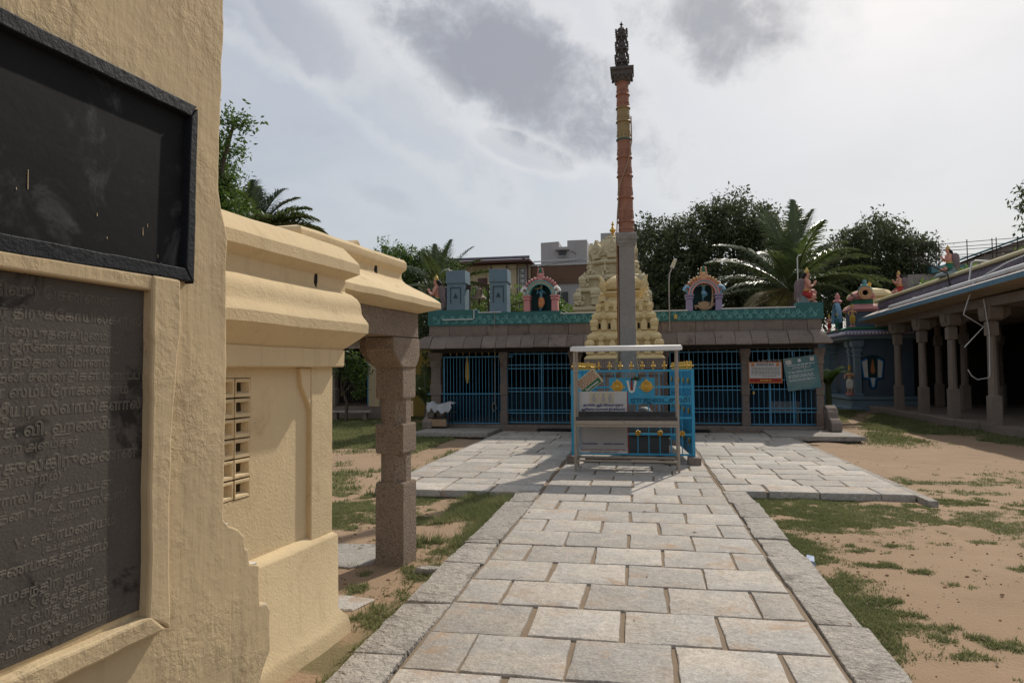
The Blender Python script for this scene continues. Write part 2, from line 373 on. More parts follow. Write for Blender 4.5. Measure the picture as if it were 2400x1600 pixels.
def text(name, body, m, parent, origin, xdir, ydir, size=.1, width=None, align='LEFT', bold=.03, raw=False):
    """flat lettering: glyph outlines as a thin ribbon mesh, lying in the plane (xdir, ydir)"""
    cu = bpy.data.curves.new('t', 'FONT'); cu.body = tam(body); cu.size = 1.0; cu.resolution_u = 2
    cu.fill_mode = 'FRONT' if raw else 'NONE'; cu.bevel_depth = bold; cu.bevel_resolution = 0
    o = bpy.data.objects.new('t', cu); col.objects.link(o); bpy.context.view_layer.update()
    dg = bpy.context.evaluated_depsgraph_get(); me = bpy.data.meshes.new_from_object(o.evaluated_get(dg), depsgraph=dg)
    bpy.data.objects.remove(o); bpy.data.curves.remove(cu)
    k = len(me.vertices); v = np.empty(k*3, np.float32); me.vertices.foreach_get('co', v); v = v.reshape(-1, 3)
    w0 = v[:, 0].max()-v[:, 0].min(); sx = size if width is None else width/w0
    v[:, 0] -= v[:, 0].min()
    if align == 'RIGHT': v[:, 0] -= w0
    if align == 'CENTER': v[:, 0] -= w0/2
    X = Vector(xdir).normalized(); Y = Vector(ydir).normalized(); Z = X.cross(Y)
    P = v[:, :1]*sx*np.array(X)+v[:, 1:2]*size*np.array(Y)+v[:, 2:]*min(size, .06)*.35*np.array(Z)
    me.vertices.foreach_set('co', P.astype(np.float32).ravel()); me.materials.clear(); me.materials.append(M[m]); me.name = name; me.update()
    q = bpy.data.objects.new(name, me); col.objects.link(q); place(q, Vector(origin), parent)
    return q
# ------------------------------------------------------------------ ground
def vnoise(x, y, f, seed=0):
    x = np.asarray(x)*f+seed*17.3; y = np.asarray(y)*f+seed*9.1
    xi = np.floor(x).astype(np.int64); yi = np.floor(y).astype(np.int64); fx = x-xi; fy = y-yi; fx = fx*fx*(3-2*fx); fy = fy*fy*(3-2*fy)
    def h(a, b):
        n = (a*374761393+b*668265263+seed*1442695041) & 0x7fffffff; n = ((n ^ (n >> 13))*1274126177) & 0x7fffffff
        return ((n ^ (n >> 16)) & 0xffff)/65535.
    return (h(xi, yi)*(1-fx)+h(xi+1, yi)*fx)*(1-fy)+(h(xi, yi+1)*(1-fx)+h(xi+1, yi+1)*fx)*fy
def fbm(x, y, f, seed=0, o=4):
    t = 0; a = .5; s = 0
    for i in range(o): t = t+a*vnoise(x, y, f*2**i, seed+i); s += a; a *= .5
    return t/s
def sst(x, a, b): t = np.clip((x-a)/(b-a), 0, 1); return t*t*(3-2*t)
def grass_mask(X, Y):
    n = fbm(X*.8, Y, .9, 3); n2 = fbm(X*.75, Y*1.1, 2.3, 11); n3 = fbm(X, Y, 6.5, 31, 3); p = .62*n2+.38*n3
    kerb = sst(X-1.34, .30+.85*n, .05)*(X > 1.3)*sst(Y, 2.2, 3.2)*sst(Y, 9.7, 9.3)*sst(p, .34, .46)
    front = (X > 1.3)*sst(Y, 6.4+1.4*n, 8.2)*sst(Y, 9.8, 9.4)*sst(X+1.2*n, 5.6, 4.0)*sst(p, .40, .50)
    edge = (X > 3.4)*sst(X, 5.6, 4.2)*sst(Y, 8.6, 9.4)*sst(Y, 12.4, 10.8)*sst(p, .47, .54)
    sparse = (X > 1.3)*sst(p, .545, .60)*sst(Y, 14, 10.5)
    strip = sst(X, 5.1, 5.8+.8*n)*(X < 8.75)*sst(Y, 18.2, 20)*sst(n+.4*n2, .46, .60)
    path = np.exp(-((X-(4.9+.20*(Y-17)+.012*(Y-17)**2))/.38)**2)*sst(Y, 16, 18)
    corner = np.exp(-(((X-5.5)/.85)**2+((Y-18.2)/1.7)**2))*1.3
    strip2 = (X > 6.2)*sst(Y, 15.5, 17.5)*(X < 8.8)*sst(n, .43, .56)*.9
    g = np.maximum.reduce([kerb, front, edge, sparse, strip, corner, strip2])*(X > 1.3)*(1-path*.95)
    lk = (X < -1.6)*sst(-1.62-X, .15+.75*n, .0)*sst(Y, 3.0, 4.6)*sst(Y, 9.2, 8.9)*sst(p, .36, .46)
    lf = (X < -1.6)*sst(Y, 7.2-.6*n, 8.1)*sst(Y, 9.2, 8.9)*sst(p, .38, .48)
    lf2 = (X < -2.3)*sst(Y, 6.3, 7.2)*sst(p, .46, .54)*(Y < 9.2)
    far = (X < -4.6)*sst(Y, 12.6, 14.4)*sst(n+.25*n2, .38, .52)
    far2 = (X < -3.6)*(Y > 9)*sst(p, .53, .58)*(Y < 14)*.9
    lsp = (X < -1.6)*sst(p, .57, .61)*(Y < 9)
    lp = np.exp(-((Y-(13.0-.45*(X+6)+.03*(X+6)**2))/.55)**2)*(X < -3.8)
    gl = np.maximum.reduce([lk, lf, lf2, far, far2, lsp])*(1-.95*lp)
    return np.clip(np.where(X < -1.5, gl, g), 0, 1)
def ground_z(X, Y):
    return -.105+.05*(fbm(X, Y, .55, 21)-.5)+.030*(fbm(X, Y, 2.3, 8, 2)-.5)+.020*(fbm(X, Y, 5, 5, 3)-.5)
def make_ground():
    def axis(lo, a, b, hi, st):
        c = list(np.arange(a, b+1e-6, st)); u = [a]; d = st
        while u[-1] > lo: d *= 1.35; u.append(u[-1]-d)
        w = [b]; d = st
        while w[-1] < hi: d *= 1.35; w.append(w[-1]+d)
        return np.array(sorted(u[1:])+c+w[1:])
    xs = axis(-260, -6.5, 8.8, 260, .075); ys = axis(-40, 2.6, 20., 420, .085)
    X, Y = np.meshgrid(xs, ys); Z = ground_z(X, Y); Z = np.where(Y > 60, -.11, Z)
    nx, ny = len(xs), len(ys); i = np.arange(nx*ny).reshape(ny, nx)
    q = np.stack([i[:-1, :-1], i[:-1, 1:], i[1:, 1:], i[1:, :-1]], -1)
    me = fast_mesh('ground', np.stack([X, Y, Z], -1), 4, q)
    at = me.attributes.new('turf', 'FLOAT', 'POINT'); at.data.foreach_set('value', grass_mask(X, Y).astype(np.float32).ravel())
    smooth_mesh(me, None)
    m = M['soil']; w = NT(m.node_tree); p = w.n['Principled BSDF']; lk = p.inputs['Base Color'].links[0].from_socket
    a = w.new('ShaderNodeAttribute', attribute_name='turf')
    co = w.new('ShaderNodeTexCoord').outputs['Object']
    c = w.mix(w.ramp(w.noise(co, 26, 5, .7), .58, .72, 0, .35), lk, (.24, .15, .09))
    c = w.mix(w.ramp(w.noise(co, .35, 4, .6), .45, .65, 0, .35), c, (.36, .252, .165))
    c = w.mix(w.ramp(w.noise(co, 110, 3, .65), .575, .66, 0, .6), c, (.15, .10, .07))
    c = w.mix(w.ramp(w.noise(co, 3.2, 5, .7), .52, .68, 0, .35), c, (.22, .15, .10))
    c = w.mix(w.ramp(a.outputs['Fac'], .25, .95, 0, .75), c, (.115, .105, .045)); w.l.new(c, p.inputs['Base Color'])
    me.materials.append(m); o = bpy.data.objects.new('ground', me); col.objects.link(o); tag(o, 'bare orange brown earth of the temple courtyard', None, kind='structure')
make_ground()
def make_grass():
    P = []
    def scatter(x0, x1, y0, y1, n, hmin, hmax, w, blades, spread):
        X = rng.uniform(x0, x1, n); Y = rng.uniform(y0, y1, n); g = grass_mask(X, Y)
        k = (rng.random(n) < g**1.8) & ~((X > -3.62) & (X < 3.42) & (Y > np.where(X > 0, 9.44, 8.97)) & (Y < 19)) & ~((X > -1.6) & (X < 1.34))
        k &= ~((X < -1.75) & (X > -3.3) & (Y < 4.25))
        X, Y, g = X[k], Y[k], g[k]
        if not len(X): return
        X = np.repeat(X, blades); Y = np.repeat(Y, blades); g = np.repeat(g, blades); m = len(X)
        X = X+rng.normal(0, spread, m); Y = Y+rng.normal(0, spread, m)
        Z = ground_z(X, Y)-.004; a = rng.uniform(0, 2*np.pi, m); h = rng.uniform(hmin, hmax, m)*(.6+.6*g); lean = rng.uniform(.2, 1.5, m)*h; ww = w*rng.uniform(.6, 1.3, m)
        dx, dy = np.cos(a), np.sin(a)
        b0 = np.stack([X-dy*ww, Y+dx*ww, Z], -1); b1 = np.stack([X+dy*ww, Y-dx*ww, Z], -1); tip = np.stack([X+dx*lean, Y+dy*lean, Z+h], -1)
        P.append(np.stack([b0, b1, tip], 1))
    scatter(1.3, 6.2, 3.0, 9.7, 52000, .010, .026, .0052, 5, .016)
    scatter(1.3, 2.4, 3.0, 9.6, 12000, .012, .034, .0045, 5, .014)
    scatter(3.3, 8.8, 9.2, 17, 14000, .015, .035, .008, 5, .03)
    scatter(4.5, 9.0, 15, 30, 22000, .03, .08, .012, 4, .04)
    scatter(-5.0, -1.55, 3.0, 9.2, 34000, .014, .040, .0050, 5, .015)
    scatter(-2.3, -1.55, 6.4, 9.0, 3500, .04, .11, .004, 5, .015)
    scatter(-14, -3.5, 9.0, 24, 34000, .04, .08, .012, 4, .05)
    v = np.concatenate(P).reshape(-1, 3); me = fast_mesh('grass', v, 3, np.arange(len(v))); me.materials.append(M['grass_blade'])
    o = bpy.data.objects.new('grass', me); col.objects.link(o); tag(o, 'patchy short green grass and weeds on the bare earth', kind='stuff')
make_grass()
# ------------------------------------------------------------------ paving
def slab(x0, x1, y0, y1, z, th, m, parent, name='paving_slab', rough=.012, tilt=.004, skew=None):
    """one flagstone: irregular outline, rounded arris, slightly uneven top"""
    pts = []; st = .09
    def side(ax, ay, bx, by):
        L = math.hypot(bx-ax, by-ay); k = max(2, int(L/st))
        for i in range(k): t = i/k; pts.append((ax+(bx-ax)*t, ay+(by-ay)*t))
    j = lambda: random.uniform(-rough, rough)
    c = [(x0+j(), y0+j()), (x1+j(), y0+j()), (x1+j(), y1+j()), (x0+j(), y1+j())]
    if skew: c = [(a+skew*(b-y0), b) for a, b in c]
    for i in range(4): side(*c[i], *c[(i+1) % 4])
    cx = (x0+x1)/2; cy = (y0+y1)/2; sd = random.uniform(0, 99)
    tx, ty = random.uniform(-tilt, tilt), random.uniform(-tilt, tilt); dz = random.uniform(-.004, .004)
    def ring(ins, zz):
        r = []
        for (a, b) in pts:
            q = mnoise.noise(Vector((a*9, b*9, sd)))*rough*.9; L = math.hypot(a-cx, b-cy); k = (ins+q)/L
            r.append((a+(cx-a)*k, b+(cy-b)*k, zz+dz+tx*(a-cx)+ty*(b-cy)+mnoise.noise(Vector((a*7, b*7, sd+5)))*rough*.18))
        return r
    b = B(); b.rings([ring(0, z-th), ring(.0, z-.010), ring(.004, z-.002), ring(.012, z)], caps=True)
    return b.build(name, m, parent, smooth=50)
def make_path():
    b = B(); b.box(-1.32, 1.05, -2, 12.2, -.16, -.016); path = b.build('path', 'mortar'); tag(path, 'long flagstone path leading to the flagpole cage', kind='structure')
    JA = [-.99, -.415, .165, .75]; JB = [-.715, -.13, .46]
    y = 3.59-.54; r = 0
    while y < 12.0:
        xs = [-1.305]+(JB if r % 2 == 0 else JA)+[1.03]
        # row A starts at 3.59 -> index: rows below also alternate
        for a, c in zip(xs[:-1], xs[1:]):
            slab(a+.013+random.uniform(-.006, .006), c-.013+random.uniform(-.006, .006), y+.007, y+.54-.007, 0, .05, 'granite', path, rough=.010)
        y += .54; r += 1
    for sgn, x0, x1, js in ((-1, -1.63, -1.325, [1.9, 2.9, 3.75, 4.6, 5.62, 6.27, 6.42, 7.46, 8.3, 9.05]), (1, 1.05, 1.345, [1.6, 3.0, 4.6, 6.18, 6.83, 7.77, 8.6, 9.40])):
        for a, c in zip(js[:-1], js[1:]):
            slab(x0, x1, a+.006, c-.006, .004, .20, 'granite_kerb', path, 'kerb_stone', rough=.022, tilt=.012)
make_path()
def make_court():
    b = B(); b.box(-3.60, -1.33, 8.99, 18.4, -.17, -.016); b.box(1.06, 3.36, 9.46, 18.4, -.17, -.016); b.box(-1.33, 1.06, 12.2, 18.4, -.17, -.016)
    ct = b.build('paved_court', 'mortar'); tag(ct, 'stone paved court in front of the hall', kind='structure')
    for (x0, x1, y0, y1) in ((-3.62, -1.35, 8.97, 17.9), (1.07, 3.40, 9.43, 17.9), (-1.32, 1.04, 12.05, 17.9)):
        y = y0; r = 0
        while y < y1-.1:
            h = random.choice((.5, .54, .58)) if y < 14 else .62; h = min(h, y1-y); x = x0; off = random.uniform(.25, .6)
            while x < x1-.05:
                w = (off if x == x0 else random.uniform(.55, .72)); w = w if x+w < x1-.22 else x1-x
                slab(x+.012, x+w-.012, y+.009, y+h-.009, 0, .05 if y > y0+.1 else .09, 'granite', ct, rough=.014, tilt=.004, skew=0); x += w
            y += h; r += 1
    # stone edging below the raised front edges and along the sides
    for x0, x1, yf in ((-3.62, -1.66, 8.985), (1.37, 3.40, 9.445)):
        n = 3; L = (x1-x0)/n
        for i in range(n): B().box(x0+i*L+.006, x0+(i+1)*L-.006, yf, yf+.18, -.20, -.052).jitter(.012, 5, i).build('edge_stone', 'hall_stone', ct, bevel=.012)
    for xs, sg in ((-3.68, -1), (3.40, 1)):
        y = 9.1
        while y < 17.6:
            L = random.uniform(.9, 1.3); slab(xs, xs+.10 if sg > 0 else xs+.30, y, min(y+L-.01, 17.7), -.015, .15, 'granite_kerb', ct, 'edge_stone', rough=.01); y += L
make_court()
# loose bits on the ground
def pebbles():
    b = B(); n = 0
    for i in range(900):
        x, y = (random.uniform(1.5, 5.5), random.uniform(3.3, 9.0)) if random.random() < .7 else (random.uniform(-3.6, -1.7), random.uniform(4.3, 8))
        r = random.choice((.004, .005, .006, .008, .012)); z = float(ground_z(np.array([x]), np.array([y]))[0])
        b.ell((x, y, z+r*.4), (r*random.uniform(.8, 1.5), r, r*.7), 5, 3)
    o = b.build('gravel', 'clod'); tag(o, 'scattered clods and small stones on the bare earth', kind='stuff')
pebbles()
def litter():
    gz = lambda x, y: float(ground_z(np.array([x]), np.array([y]))[0])
    # broken stone by the pillar
    x, y = -1.78, 5.62; b = B(); b.rings([[(x+a*k, y+c*k*.7, gz(x, y)+h) for a, c in ((-.12, -.05), (-.02, -.10), (.10, -.06), (.13, .04), (.03, .10), (-.10, .07))] for k, h in ((1, -.02), (1, .03), (.85, .05))]); b.jitter(.012, 14)
    o = b.build('stone_fragment', 'granite_kerb', bevel=.006); tag(o, 'broken grey stone fragment lying by the pillar foot beside the kerb', 'stone')
    x, y = -2.55, 6.05; b = B(); b.rings([[(x+a*k, y+c*k, gz(x, y)+h) for a, c in ((-.55, -.35), (.05, -.42), (.33, -.1), (.28, .25), (-.1, .33), (-.6, .3))] for k, h in ((1, -.03), (1, .012), (.96, .02))]); b.jitter(.02, 5)
    o = b.build('ground_slab', 'granite'); tag(o, 'flat pale stone slab sunk in the earth left of the pillar', 'stone')
    x, y = -2.38, 4.78; b = B(); b.rings([[(x+a*k, y+c*k, gz(x, y)+h) for a, c in ((-.6, -.25), (.35, -.16), (.42, .10), (.2, .16), (-.6, .2))] for k, h in ((1, -.03), (1, .010), (.96, .018))]); b.jitter(.02, 5)
    o = b.build('ground_slab', 'granite'); tag(o, 'flat pale stone slab sunk in the earth beside the cream wall base', 'stone')
    x, y = 1.37, 6.16; b = B(); b.add([(x-.03, y-.02, .0), (x+.035, y-.03, -.01), (x+.045, y+.03, .02), (x-.01, y+.035, .03), (x+.02, y-.035, -.05), (x+.05, y-.02, -.05)], [(0, 1, 2, 3), (0, 1, 5, 4)])
    o = b.build('paper_scrap', 'litter_blue'); tag(o, 'small crumpled pale blue scrap on the right kerb', 'litter')
    for k, (x, y, L, a, lab) in enumerate(((1.74, 3.72, .09, .1, 'pale dry twig in the grass beside the near right kerb'), (2.35, 3.95, .11, -.35, 'dark dry twig on bare earth in the right foreground'))):
        z = gz(x, y)+.012; b = B(); b.tube([(x, y, z), (x+L*.5*math.cos(a), y+L*.5*math.sin(a), z+.006), (x+L*math.cos(a), y+L*math.sin(a), z)], [.004, .005, .003], 5)
        o = b.build('twig', 'wood' if k == 0 else 'twig'); tag(o, lab, 'twig')
    x, y = 1.02+1.12, 3.62+.0; b = B(); b.ell((x+.35, y+.15, gz(x+.35, y+.15)+.012), (.022, .018, .014), 7, 5); o = b.build('clay_lump', 'clod'); tag(o, 'dark reddish lump of clay on bare earth in the right foreground', 'clod')
litter()
def dry_leaves():
    n = 170; V = []
    for i in range(n):
        x, y = random.choice(((random.uniform(1.4, 4.5), random.uniform(3.4, 9.)), (random.uniform(-3.4, -1.65), random.uniform(4.4, 8.5)), (random.uniform(-1.3, 1.3), random.uniform(3.5, 11)) if random.random() < .25 else (random.uniform(3.5, 7), random.uniform(9, 14))))
        z = (.006 if -1.6 < x < 1.3 else float(ground_z(np.array([x]), np.array([y]))[0])+.012); a = random.uniform(0, 6.3); L = random.uniform(.012, .032); c, s = math.cos(a)*L, math.sin(a)*L; k = random.uniform(.003, .012)
        V += [(x-c, y-s, z), (x-s*.35, y+c*.35, z+k), (x+c, y+s, z+k*.4), (x+s*.35, y-c*.35, z+k)]
    me = fast_mesh('dry_leaves', V, 4, np.arange(len(V))); me.materials.append(M['twig']); o = bpy.data.objects.new('dry_leaves', me); col.objects.link(o); tag(o, 'dry brown leaf scraps scattered over path and earth', kind='stuff')
dry_leaves()
# ------------------------------------------------------------------ left: plaster wall with blackboard and inscription
LA = R(6.5); ld = Vector((math.sin(LA), math.cos(LA), 0)); ln = Vector((math.cos(LA), -math.sin(LA), 0))
def LW(l, s, z): return ln*l+ld*s+Vector((0, 0, z))
LT = Matrix((ln, ld, Vector((0, 0, 1)))).transposed().to_4x4()
def wobble(poly, st, amp, seed, closed=True):
    out = []
    for i, (a, b) in enumerate(poly if closed else poly[:-1]):
        c, d = poly[(i+1) % len(poly)]; L = math.hypot(c-a, d-b); k = max(1, int(L/st))
        for j in range(k):
            t = j/k; u, v = a+(c-a)*t, b+(d-b)*t; n = mnoise.noise_vector(Vector((u*11, v*11, seed)))*amp+mnoise.noise_vector(Vector((u*40, v*40, seed)))*amp*.35
            out.append((u+n.x, v+n.y))
    return out
def make_near_wall():
    t = thing('plaster_wall', LW(-2.2, 1.6, -.1), 'rough cream plastered gateway wall with stepped lower edge, filling the left side', 'wall')
    edge = [(2.36, 4.3), (2.37, 3.19), (2.352, 2.62), (2.346, 2.36), (2.36, 2.31), (2.401, 2.17), (2.403, 1.554), (2.396, .99), (2.431, .955), (2.49, .935), (2.526, .897), (2.535, .84), (2.553, .83), (2.562, .765), (2.60, .755), (2.629, .741), (2.631, .570), (2.68, .56), (2.706, .524), (2.708, .333), (2.66, .27), (2.637, .22), (2.62, -.2)]
    poly = wobble(edge, .035, .007, 3, False)+[(2.62, -.2), (-1.2, -.2), (-1.2, 4.3)]
    b = B(LT); b.prism(poly, lambda u, v, w: (w, u, v), -2.37, -2.0); b.build('wall', 'plaster_rough', t, bevel=.012, seg=2)
    # raised border round the inscription
    b = B(LT); pr = wobble([(1.964, .735), (2.066, .665), (2.055, 1.1), (2.066, 1.45), (2.098, 1.75), (2.098, 1.955), (1.964, 1.955)], .04, .006, 9)
    b.prism(pr, lambda u, v, w: (w, u, v), -2.02, -1.955); b.build('border_upright', 'plaster_rough', t, bevel=.010)
    b = B(LT); pr = wobble([(.2, .64), (1.2, .655), (2.05, .672), (1.975, .742), (1.2, .735), (.2, .72)], .05, .006, 12)
    b.prism(pr, lambda u, v, w: (w, u, v), -2.02, -1.955+.003); b.build('border_ledge', 'plaster_rough', t, bevel=.010)
    b = B(LT); b.prism([(.2, 1.918), (1.968, 1.90), (1.968, 1.957), (.2, 1.957)], lambda u, v, w: (w, u, v), -2.02, -1.962); b.build('border_lintel', 'plaster_rough', t, bevel=.008)
    # blackboard
    k = thing('blackboard', LW(-1.98, 1.4, 1.96), 'large black painted notice board in a black frame high on the plaster wall', 'board')
    b = B(LT); b.box(-2.02, -1.994, .40, 2.150, 1.985, 2.63); b.build('panel', 'blackboard', k)
    fr = lambda poly, nm, d=-1.962: B(LT).prism(wobble(poly, .04, .0028, 5), lambda u, v, w: (w, u, v), -2.01, d).build(nm, 'black_paint', k, bevel=.004)
    fr([(.36, 2.614), (2.142, 2.604), (2.177, 2.653), (.36, 2.664)], 'frame_top'); fr([(.36, 1.948), (2.165, 1.958), (2.125, 2.004), (.36, 2.010)], 'frame_bottom')
    fr([(2.128, 2.006), (2.168, 1.948), (2.179, 2.645), (2.144, 2.603)], 'frame_side', -1.960)
    b = B(LT)
    for (s, z, h) in ((1.52, 2.16, .06), (1.95, 2.10, .03), (1.97, 2.135, .012), (2.02, 2.03, .012), (2.035, 2.0, .016), (1.76, 2.13, .012), (1.80, 2.06, .008), (1.485, 2.15, .008)): b.box(-1.9945, -1.9925, s, s+.0022, z, z+h, .0005)
    o = b.build('paint_drip', 'plaster', k); o['kind'] = 'stuff'
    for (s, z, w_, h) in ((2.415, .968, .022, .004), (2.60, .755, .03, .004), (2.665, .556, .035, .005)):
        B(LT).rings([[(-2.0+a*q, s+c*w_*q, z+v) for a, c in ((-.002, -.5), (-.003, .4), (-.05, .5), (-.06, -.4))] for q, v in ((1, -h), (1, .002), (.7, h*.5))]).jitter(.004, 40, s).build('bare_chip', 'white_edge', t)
    # inscription slab
    k = thing('inscription_slab', LW(-2, 1.3, .75), 'dark engraved stone slab with rows of worn lettering set in the plaster wall', 'inscription')
    pr = wobble([(.25, .745), (1.2, .752), (1.963, .765), (1.966, 1.3), (1.962, 1.925), (1.2, 1.93), (.25, 1.93)], .05, .003, 2)
    b = B(LT); b.prism(pr, lambda u, v, w: (w, u, v), -2.03, -1.9965); b.build('stone', 'plaque_stone', k)
    L = [  # text, right end s, baseline z, size
        ('வேதவிண்ணப்ப மன்றம் (பதிவு) சென்னை', 1.84, 1.835, .050), ('திருமயிலை ஸ்ரீ ஆதிபுரீஸ்வரர் திருக்கோயில்களில்', 1.95, 1.772, .044), ('ஆனி மீ ௩ உ (23·6·1982) புதன்கிழமை', 1.81, 1.715, .036),
        ('ஆதிகேசவ பெருமாள் விமான ஜீர்ணோத்தாரணம்', 1.86, 1.672, .038), ('அலர்மேல் மங்கை மித் தாயார் நூதன விமானம்', 1.82, 1.626, .038), ('சக்கரத்தாழ்வார் நூதன சன்னதிகள் மண்டப', 1.948, 1.582, .040),
        ('நூதன மஹா ஸம்ப்ரோக்ஷணம்', 1.90, 1.534, .044), ('ஸ்ரீ ராமாநுஜ ஜீயர் ஸ்வாமிகளால்', 1.955, 1.478, .050), ('டாக்டர் எச். வி. ஹண்டே', 1.85, 1.418, .050), ('நல்வாழ்வுத் துறை அமைச்சர்', 1.71, 1.374, .034),
        ('பு. ரா. கோகுலகிருஷ்ணன்', 1.94, 1.310, .054), ('உயர்நீதி மன்றம்)', 1.65, 1.274, .036), ('ஸபையின் மன்றத்தினரால் நடத்தப்பட்டது.', 1.85, 1.222, .038), ('சேவாரத்ன Dr. A.S. ராமஸ்வாமி', 1.91, 1.174, .038), ('(தலைவர்)', 1.75, 1.142, .026),
        ('V. சுப்ரமணியம்', 1.855, 1.090, .042), ('(உபதலைவர்)', 1.785, 1.057, .027), ('M.K. சண்முகசுந்தரம்', 1.825, 1.014, .042), ('(செயலர்)', 1.74, .988, .025), ('K. ராமசந்திர ஐயா', 1.77, .942, .040), ('S. தேசிகன், B.A.', 1.835, .900, .036),
        ('K.S. வரத தேசிகன்', 1.83, .866, .036), ('A.J. ராஜகோபாலன்', 1.84, .826, .036), ('M.K. குமரவேலு செட்டியார்', 1.866, .782, .036)]
    for i, (s, e, z, h) in enumerate(L):
        text('lettering', s, 'engraved', k, LW(-1.9955, e, z), ld, (0, 0, 1), size=h, align='RIGHT', bold=.020)
make_near_wall()
# ------------------------------------------------------------------ left: cream mandapa and porch
def sweep(b, prof, l0, l1, s0, s1, nl=4, ns=14):
    rings = []
    for p, z in prof:
        a, c, e, f = l0-p, l1+p, s0-p, s1+p; r = []
        for i in range(ns): r.append((c, e+(f-e)*i/ns, z))
        for i in range(nl): r.append((c+(a-c)*i/nl, f, z))
        for i in range(ns): r.append((a, f+(e-f)*i/ns, z))
        for i in range(nl): r.append((a+(c-a)*i/nl, e, z))
        rings.append(r)
    return b.rings(rings)
def make_cream():
    t = thing('cream_shrine', LW(-3.0, 2.6, -.15), 'low cream plastered shrine with moulded cornice and small square wall vents', 'building')
    ST = 3.957; F = -2.41; l0 = -3.5; s0 = .4
    b = B(LT); sweep(b, [(.075, -.2), (.055, -.02), (.045, .02), (.0, .075), (0, .54), (-.004, .552), (-.045, .585)], l0, F, s0, ST).jitter(.008, 4).build('base', 'plaster', t, smooth=40)
    wf = F-.06; sR = ST-.800; sL = sR-4*.130; z0 = .930; z1 = z0+6*.1075
    b = B(LT)
    for (a, c, e, f) in ((s0+.05, sL, .57, 1.66), (sR, ST-.27, .57, 1.66), (sL, sR, .57, z0), (sL, sR, z1, 1.66)): b.box(wf-.12, wf, a, c, e, f)
    b.box(wf-.75, wf-.60, s0+.05, ST-.07, .57, 1.66)
    b.build('wall', 'plaster', t)
    b = B(LT); b.box(wf-.75, F-.026, ST-.27, ST-.03, .565, 1.66)
    b.prism([(ST-.27, 1.63), (ST-.27, 1.36), (ST-.285, 1.40), (ST-.36, 1.52), (ST-.38, 1.63)], lambda u, v, w: (w, u, v), wf-.05, F-.030)
    b.build('pilaster', 'plaster', t, bevel=.012)
    B(LT).box(wf-.135, wf-.1165, sL+.004, sR-.004, z0+.004, z1-.004).build('vent_shade_sheet', 'soot', t)  # black sheet painted as the shade of the room behind the vents
    for i in range(4):
        for j in range(6):
            a, c, e, f = sL+i*.130, sL+(i+1)*.130, z0+j*.1075, z0+(j+1)*.1075; h = .014; v = .023; q = .022
            o = [(wf+.004, a+.004, e+.004), (wf+.004, c-.004, e+.004), (wf+.004, c-.004, f-.004), (wf+.004, a+.004, f-.004)]; i1 = [(wf+.003, a+h, e+v), (wf+.003, c-h, e+v), (wf+.003, c-h, f-v), (wf+.003, a+h, f-v)]
            i2 = [(wf-.036, a+h+.003, e+v+.010), (wf-.036, c-h-.020, e+v+.010), (wf-.036, c-h-.020, f-v-.002), (wf-.036, a+h+.003, f-v-.002)]; bk = [(wf-.115, y, z) for _, y, z in o]
            b = B(LT); vs = o+i1+i2+bk; fs = []
            for k in range(4):
                k2 = (k+1) % 4; fs += [(k, k2, 4+k2, 4+k), (4+k, 4+k2, 8+k2, 8+k), (12+k, 12+k2, k2, k)]
            b.add(vs, fs); b.jitter(.003, 25, i+j); b.build('vent_block', 'plaster', t, bevel=.004)
    b = B(LT); sweep(b, [(-.10, 1.63), (.018, 1.634), (.024, 1.642), (.026, 1.744), (.018, 1.748), (.05, 1.775), (.095, 1.815), (.130, 1.850), (.140, 1.858), (.142, 1.915), (.132, 1.938), (.116, 1.962), (.107, 1.985), (.104, 2.02), (.100, 2.05), (.086, 2.08), (.060, 2.108), (.034, 2.122), (.030, 2.128), (.030, 2.205), (.036, 2.212), (.090, 2.246), (.100, 2.254), (.099, 2.318), (.088, 2.336), (.022, 2.420), (-.03, 2.44), (-.5, 2.46)], l0, F, s0, ST, 5, 26).jitter(.006, 3.2, 4).build('cornice', 'plaster', t, smooth=24)
    b = B(LT); b.prism(wobble([(ST-.33, 2.15), (ST-.32, 2.205), (ST-.298, 2.205), (ST-.296, 2.16), (ST-.31, 2.12)], .02, .006, 4), lambda u, v, w: (w, u, v), F+.005, F+.0335); b.build('drain_hole', 'soot', t)
    # open porch beyond
    t = thing('porch', LW(-2.9, 5.0, -.12), 'open stone porch with cream roof, its corner pillar standing by the path', 'porch')
    e = 5.79; pf = -2.69; ps = ST+.02
    prof = [(-.04, 2.125), (.02, 2.142), (.075, 2.160), (.150, 2.186), (.160, 2.192), (.160, 2.240), (.145, 2.258), (.09, 2.300), (.03, 2.34), (-.03, 2.375), (-.085, 2.41), (-.108, 2.437), (-.116, 2.47), (-.112, 2.502), (-.085, 2.535), (-.080, 2.55), (-.082, 2.60), (-.10, 2.625), (-.2, 2.655), (-.5, 2.66)]
    b = B(LT); sweep(b, prof, -4.6, pf, ps, e, 8, 16).jitter(.007, 3.4, 8).build('roof', 'plaster', t, smooth=24)
    b = B(LT); b.prism([(ps+.55, 2.40), (ps+.72, 2.60), (ps+.95, 2.68), (ps+1.02, 2.60), (ps+1.0, 2.40)], lambda u, v, w: (w, u, v), pf-.32, pf-.12); b.jitter(.02, 6).build('roof_lump', 'plaster_rough', t, bevel=.02)
    b = B(LT); b.prism(wobble([(e-.63, 2.43), (e-.62, 2.50), (e-.585, 2.525), (e-.575, 2.43)], .02, .006, 7), lambda u, v, w: (w, u, v), pf-.13, pf-.1115); b.build('drain_hole', 'soot', t)
    b = B(LT); b.prism(wobble([(e-.52, 2.33), (e-.50, 2.345), (e-.36, 2.33), (e-.40, 2.315)], .03, .004, 7), lambda u, v, w: (w-(v-2.33)*1.2, u, v), pf+.02, pf+.05); b.build('drain_lip', 'plaster', t)
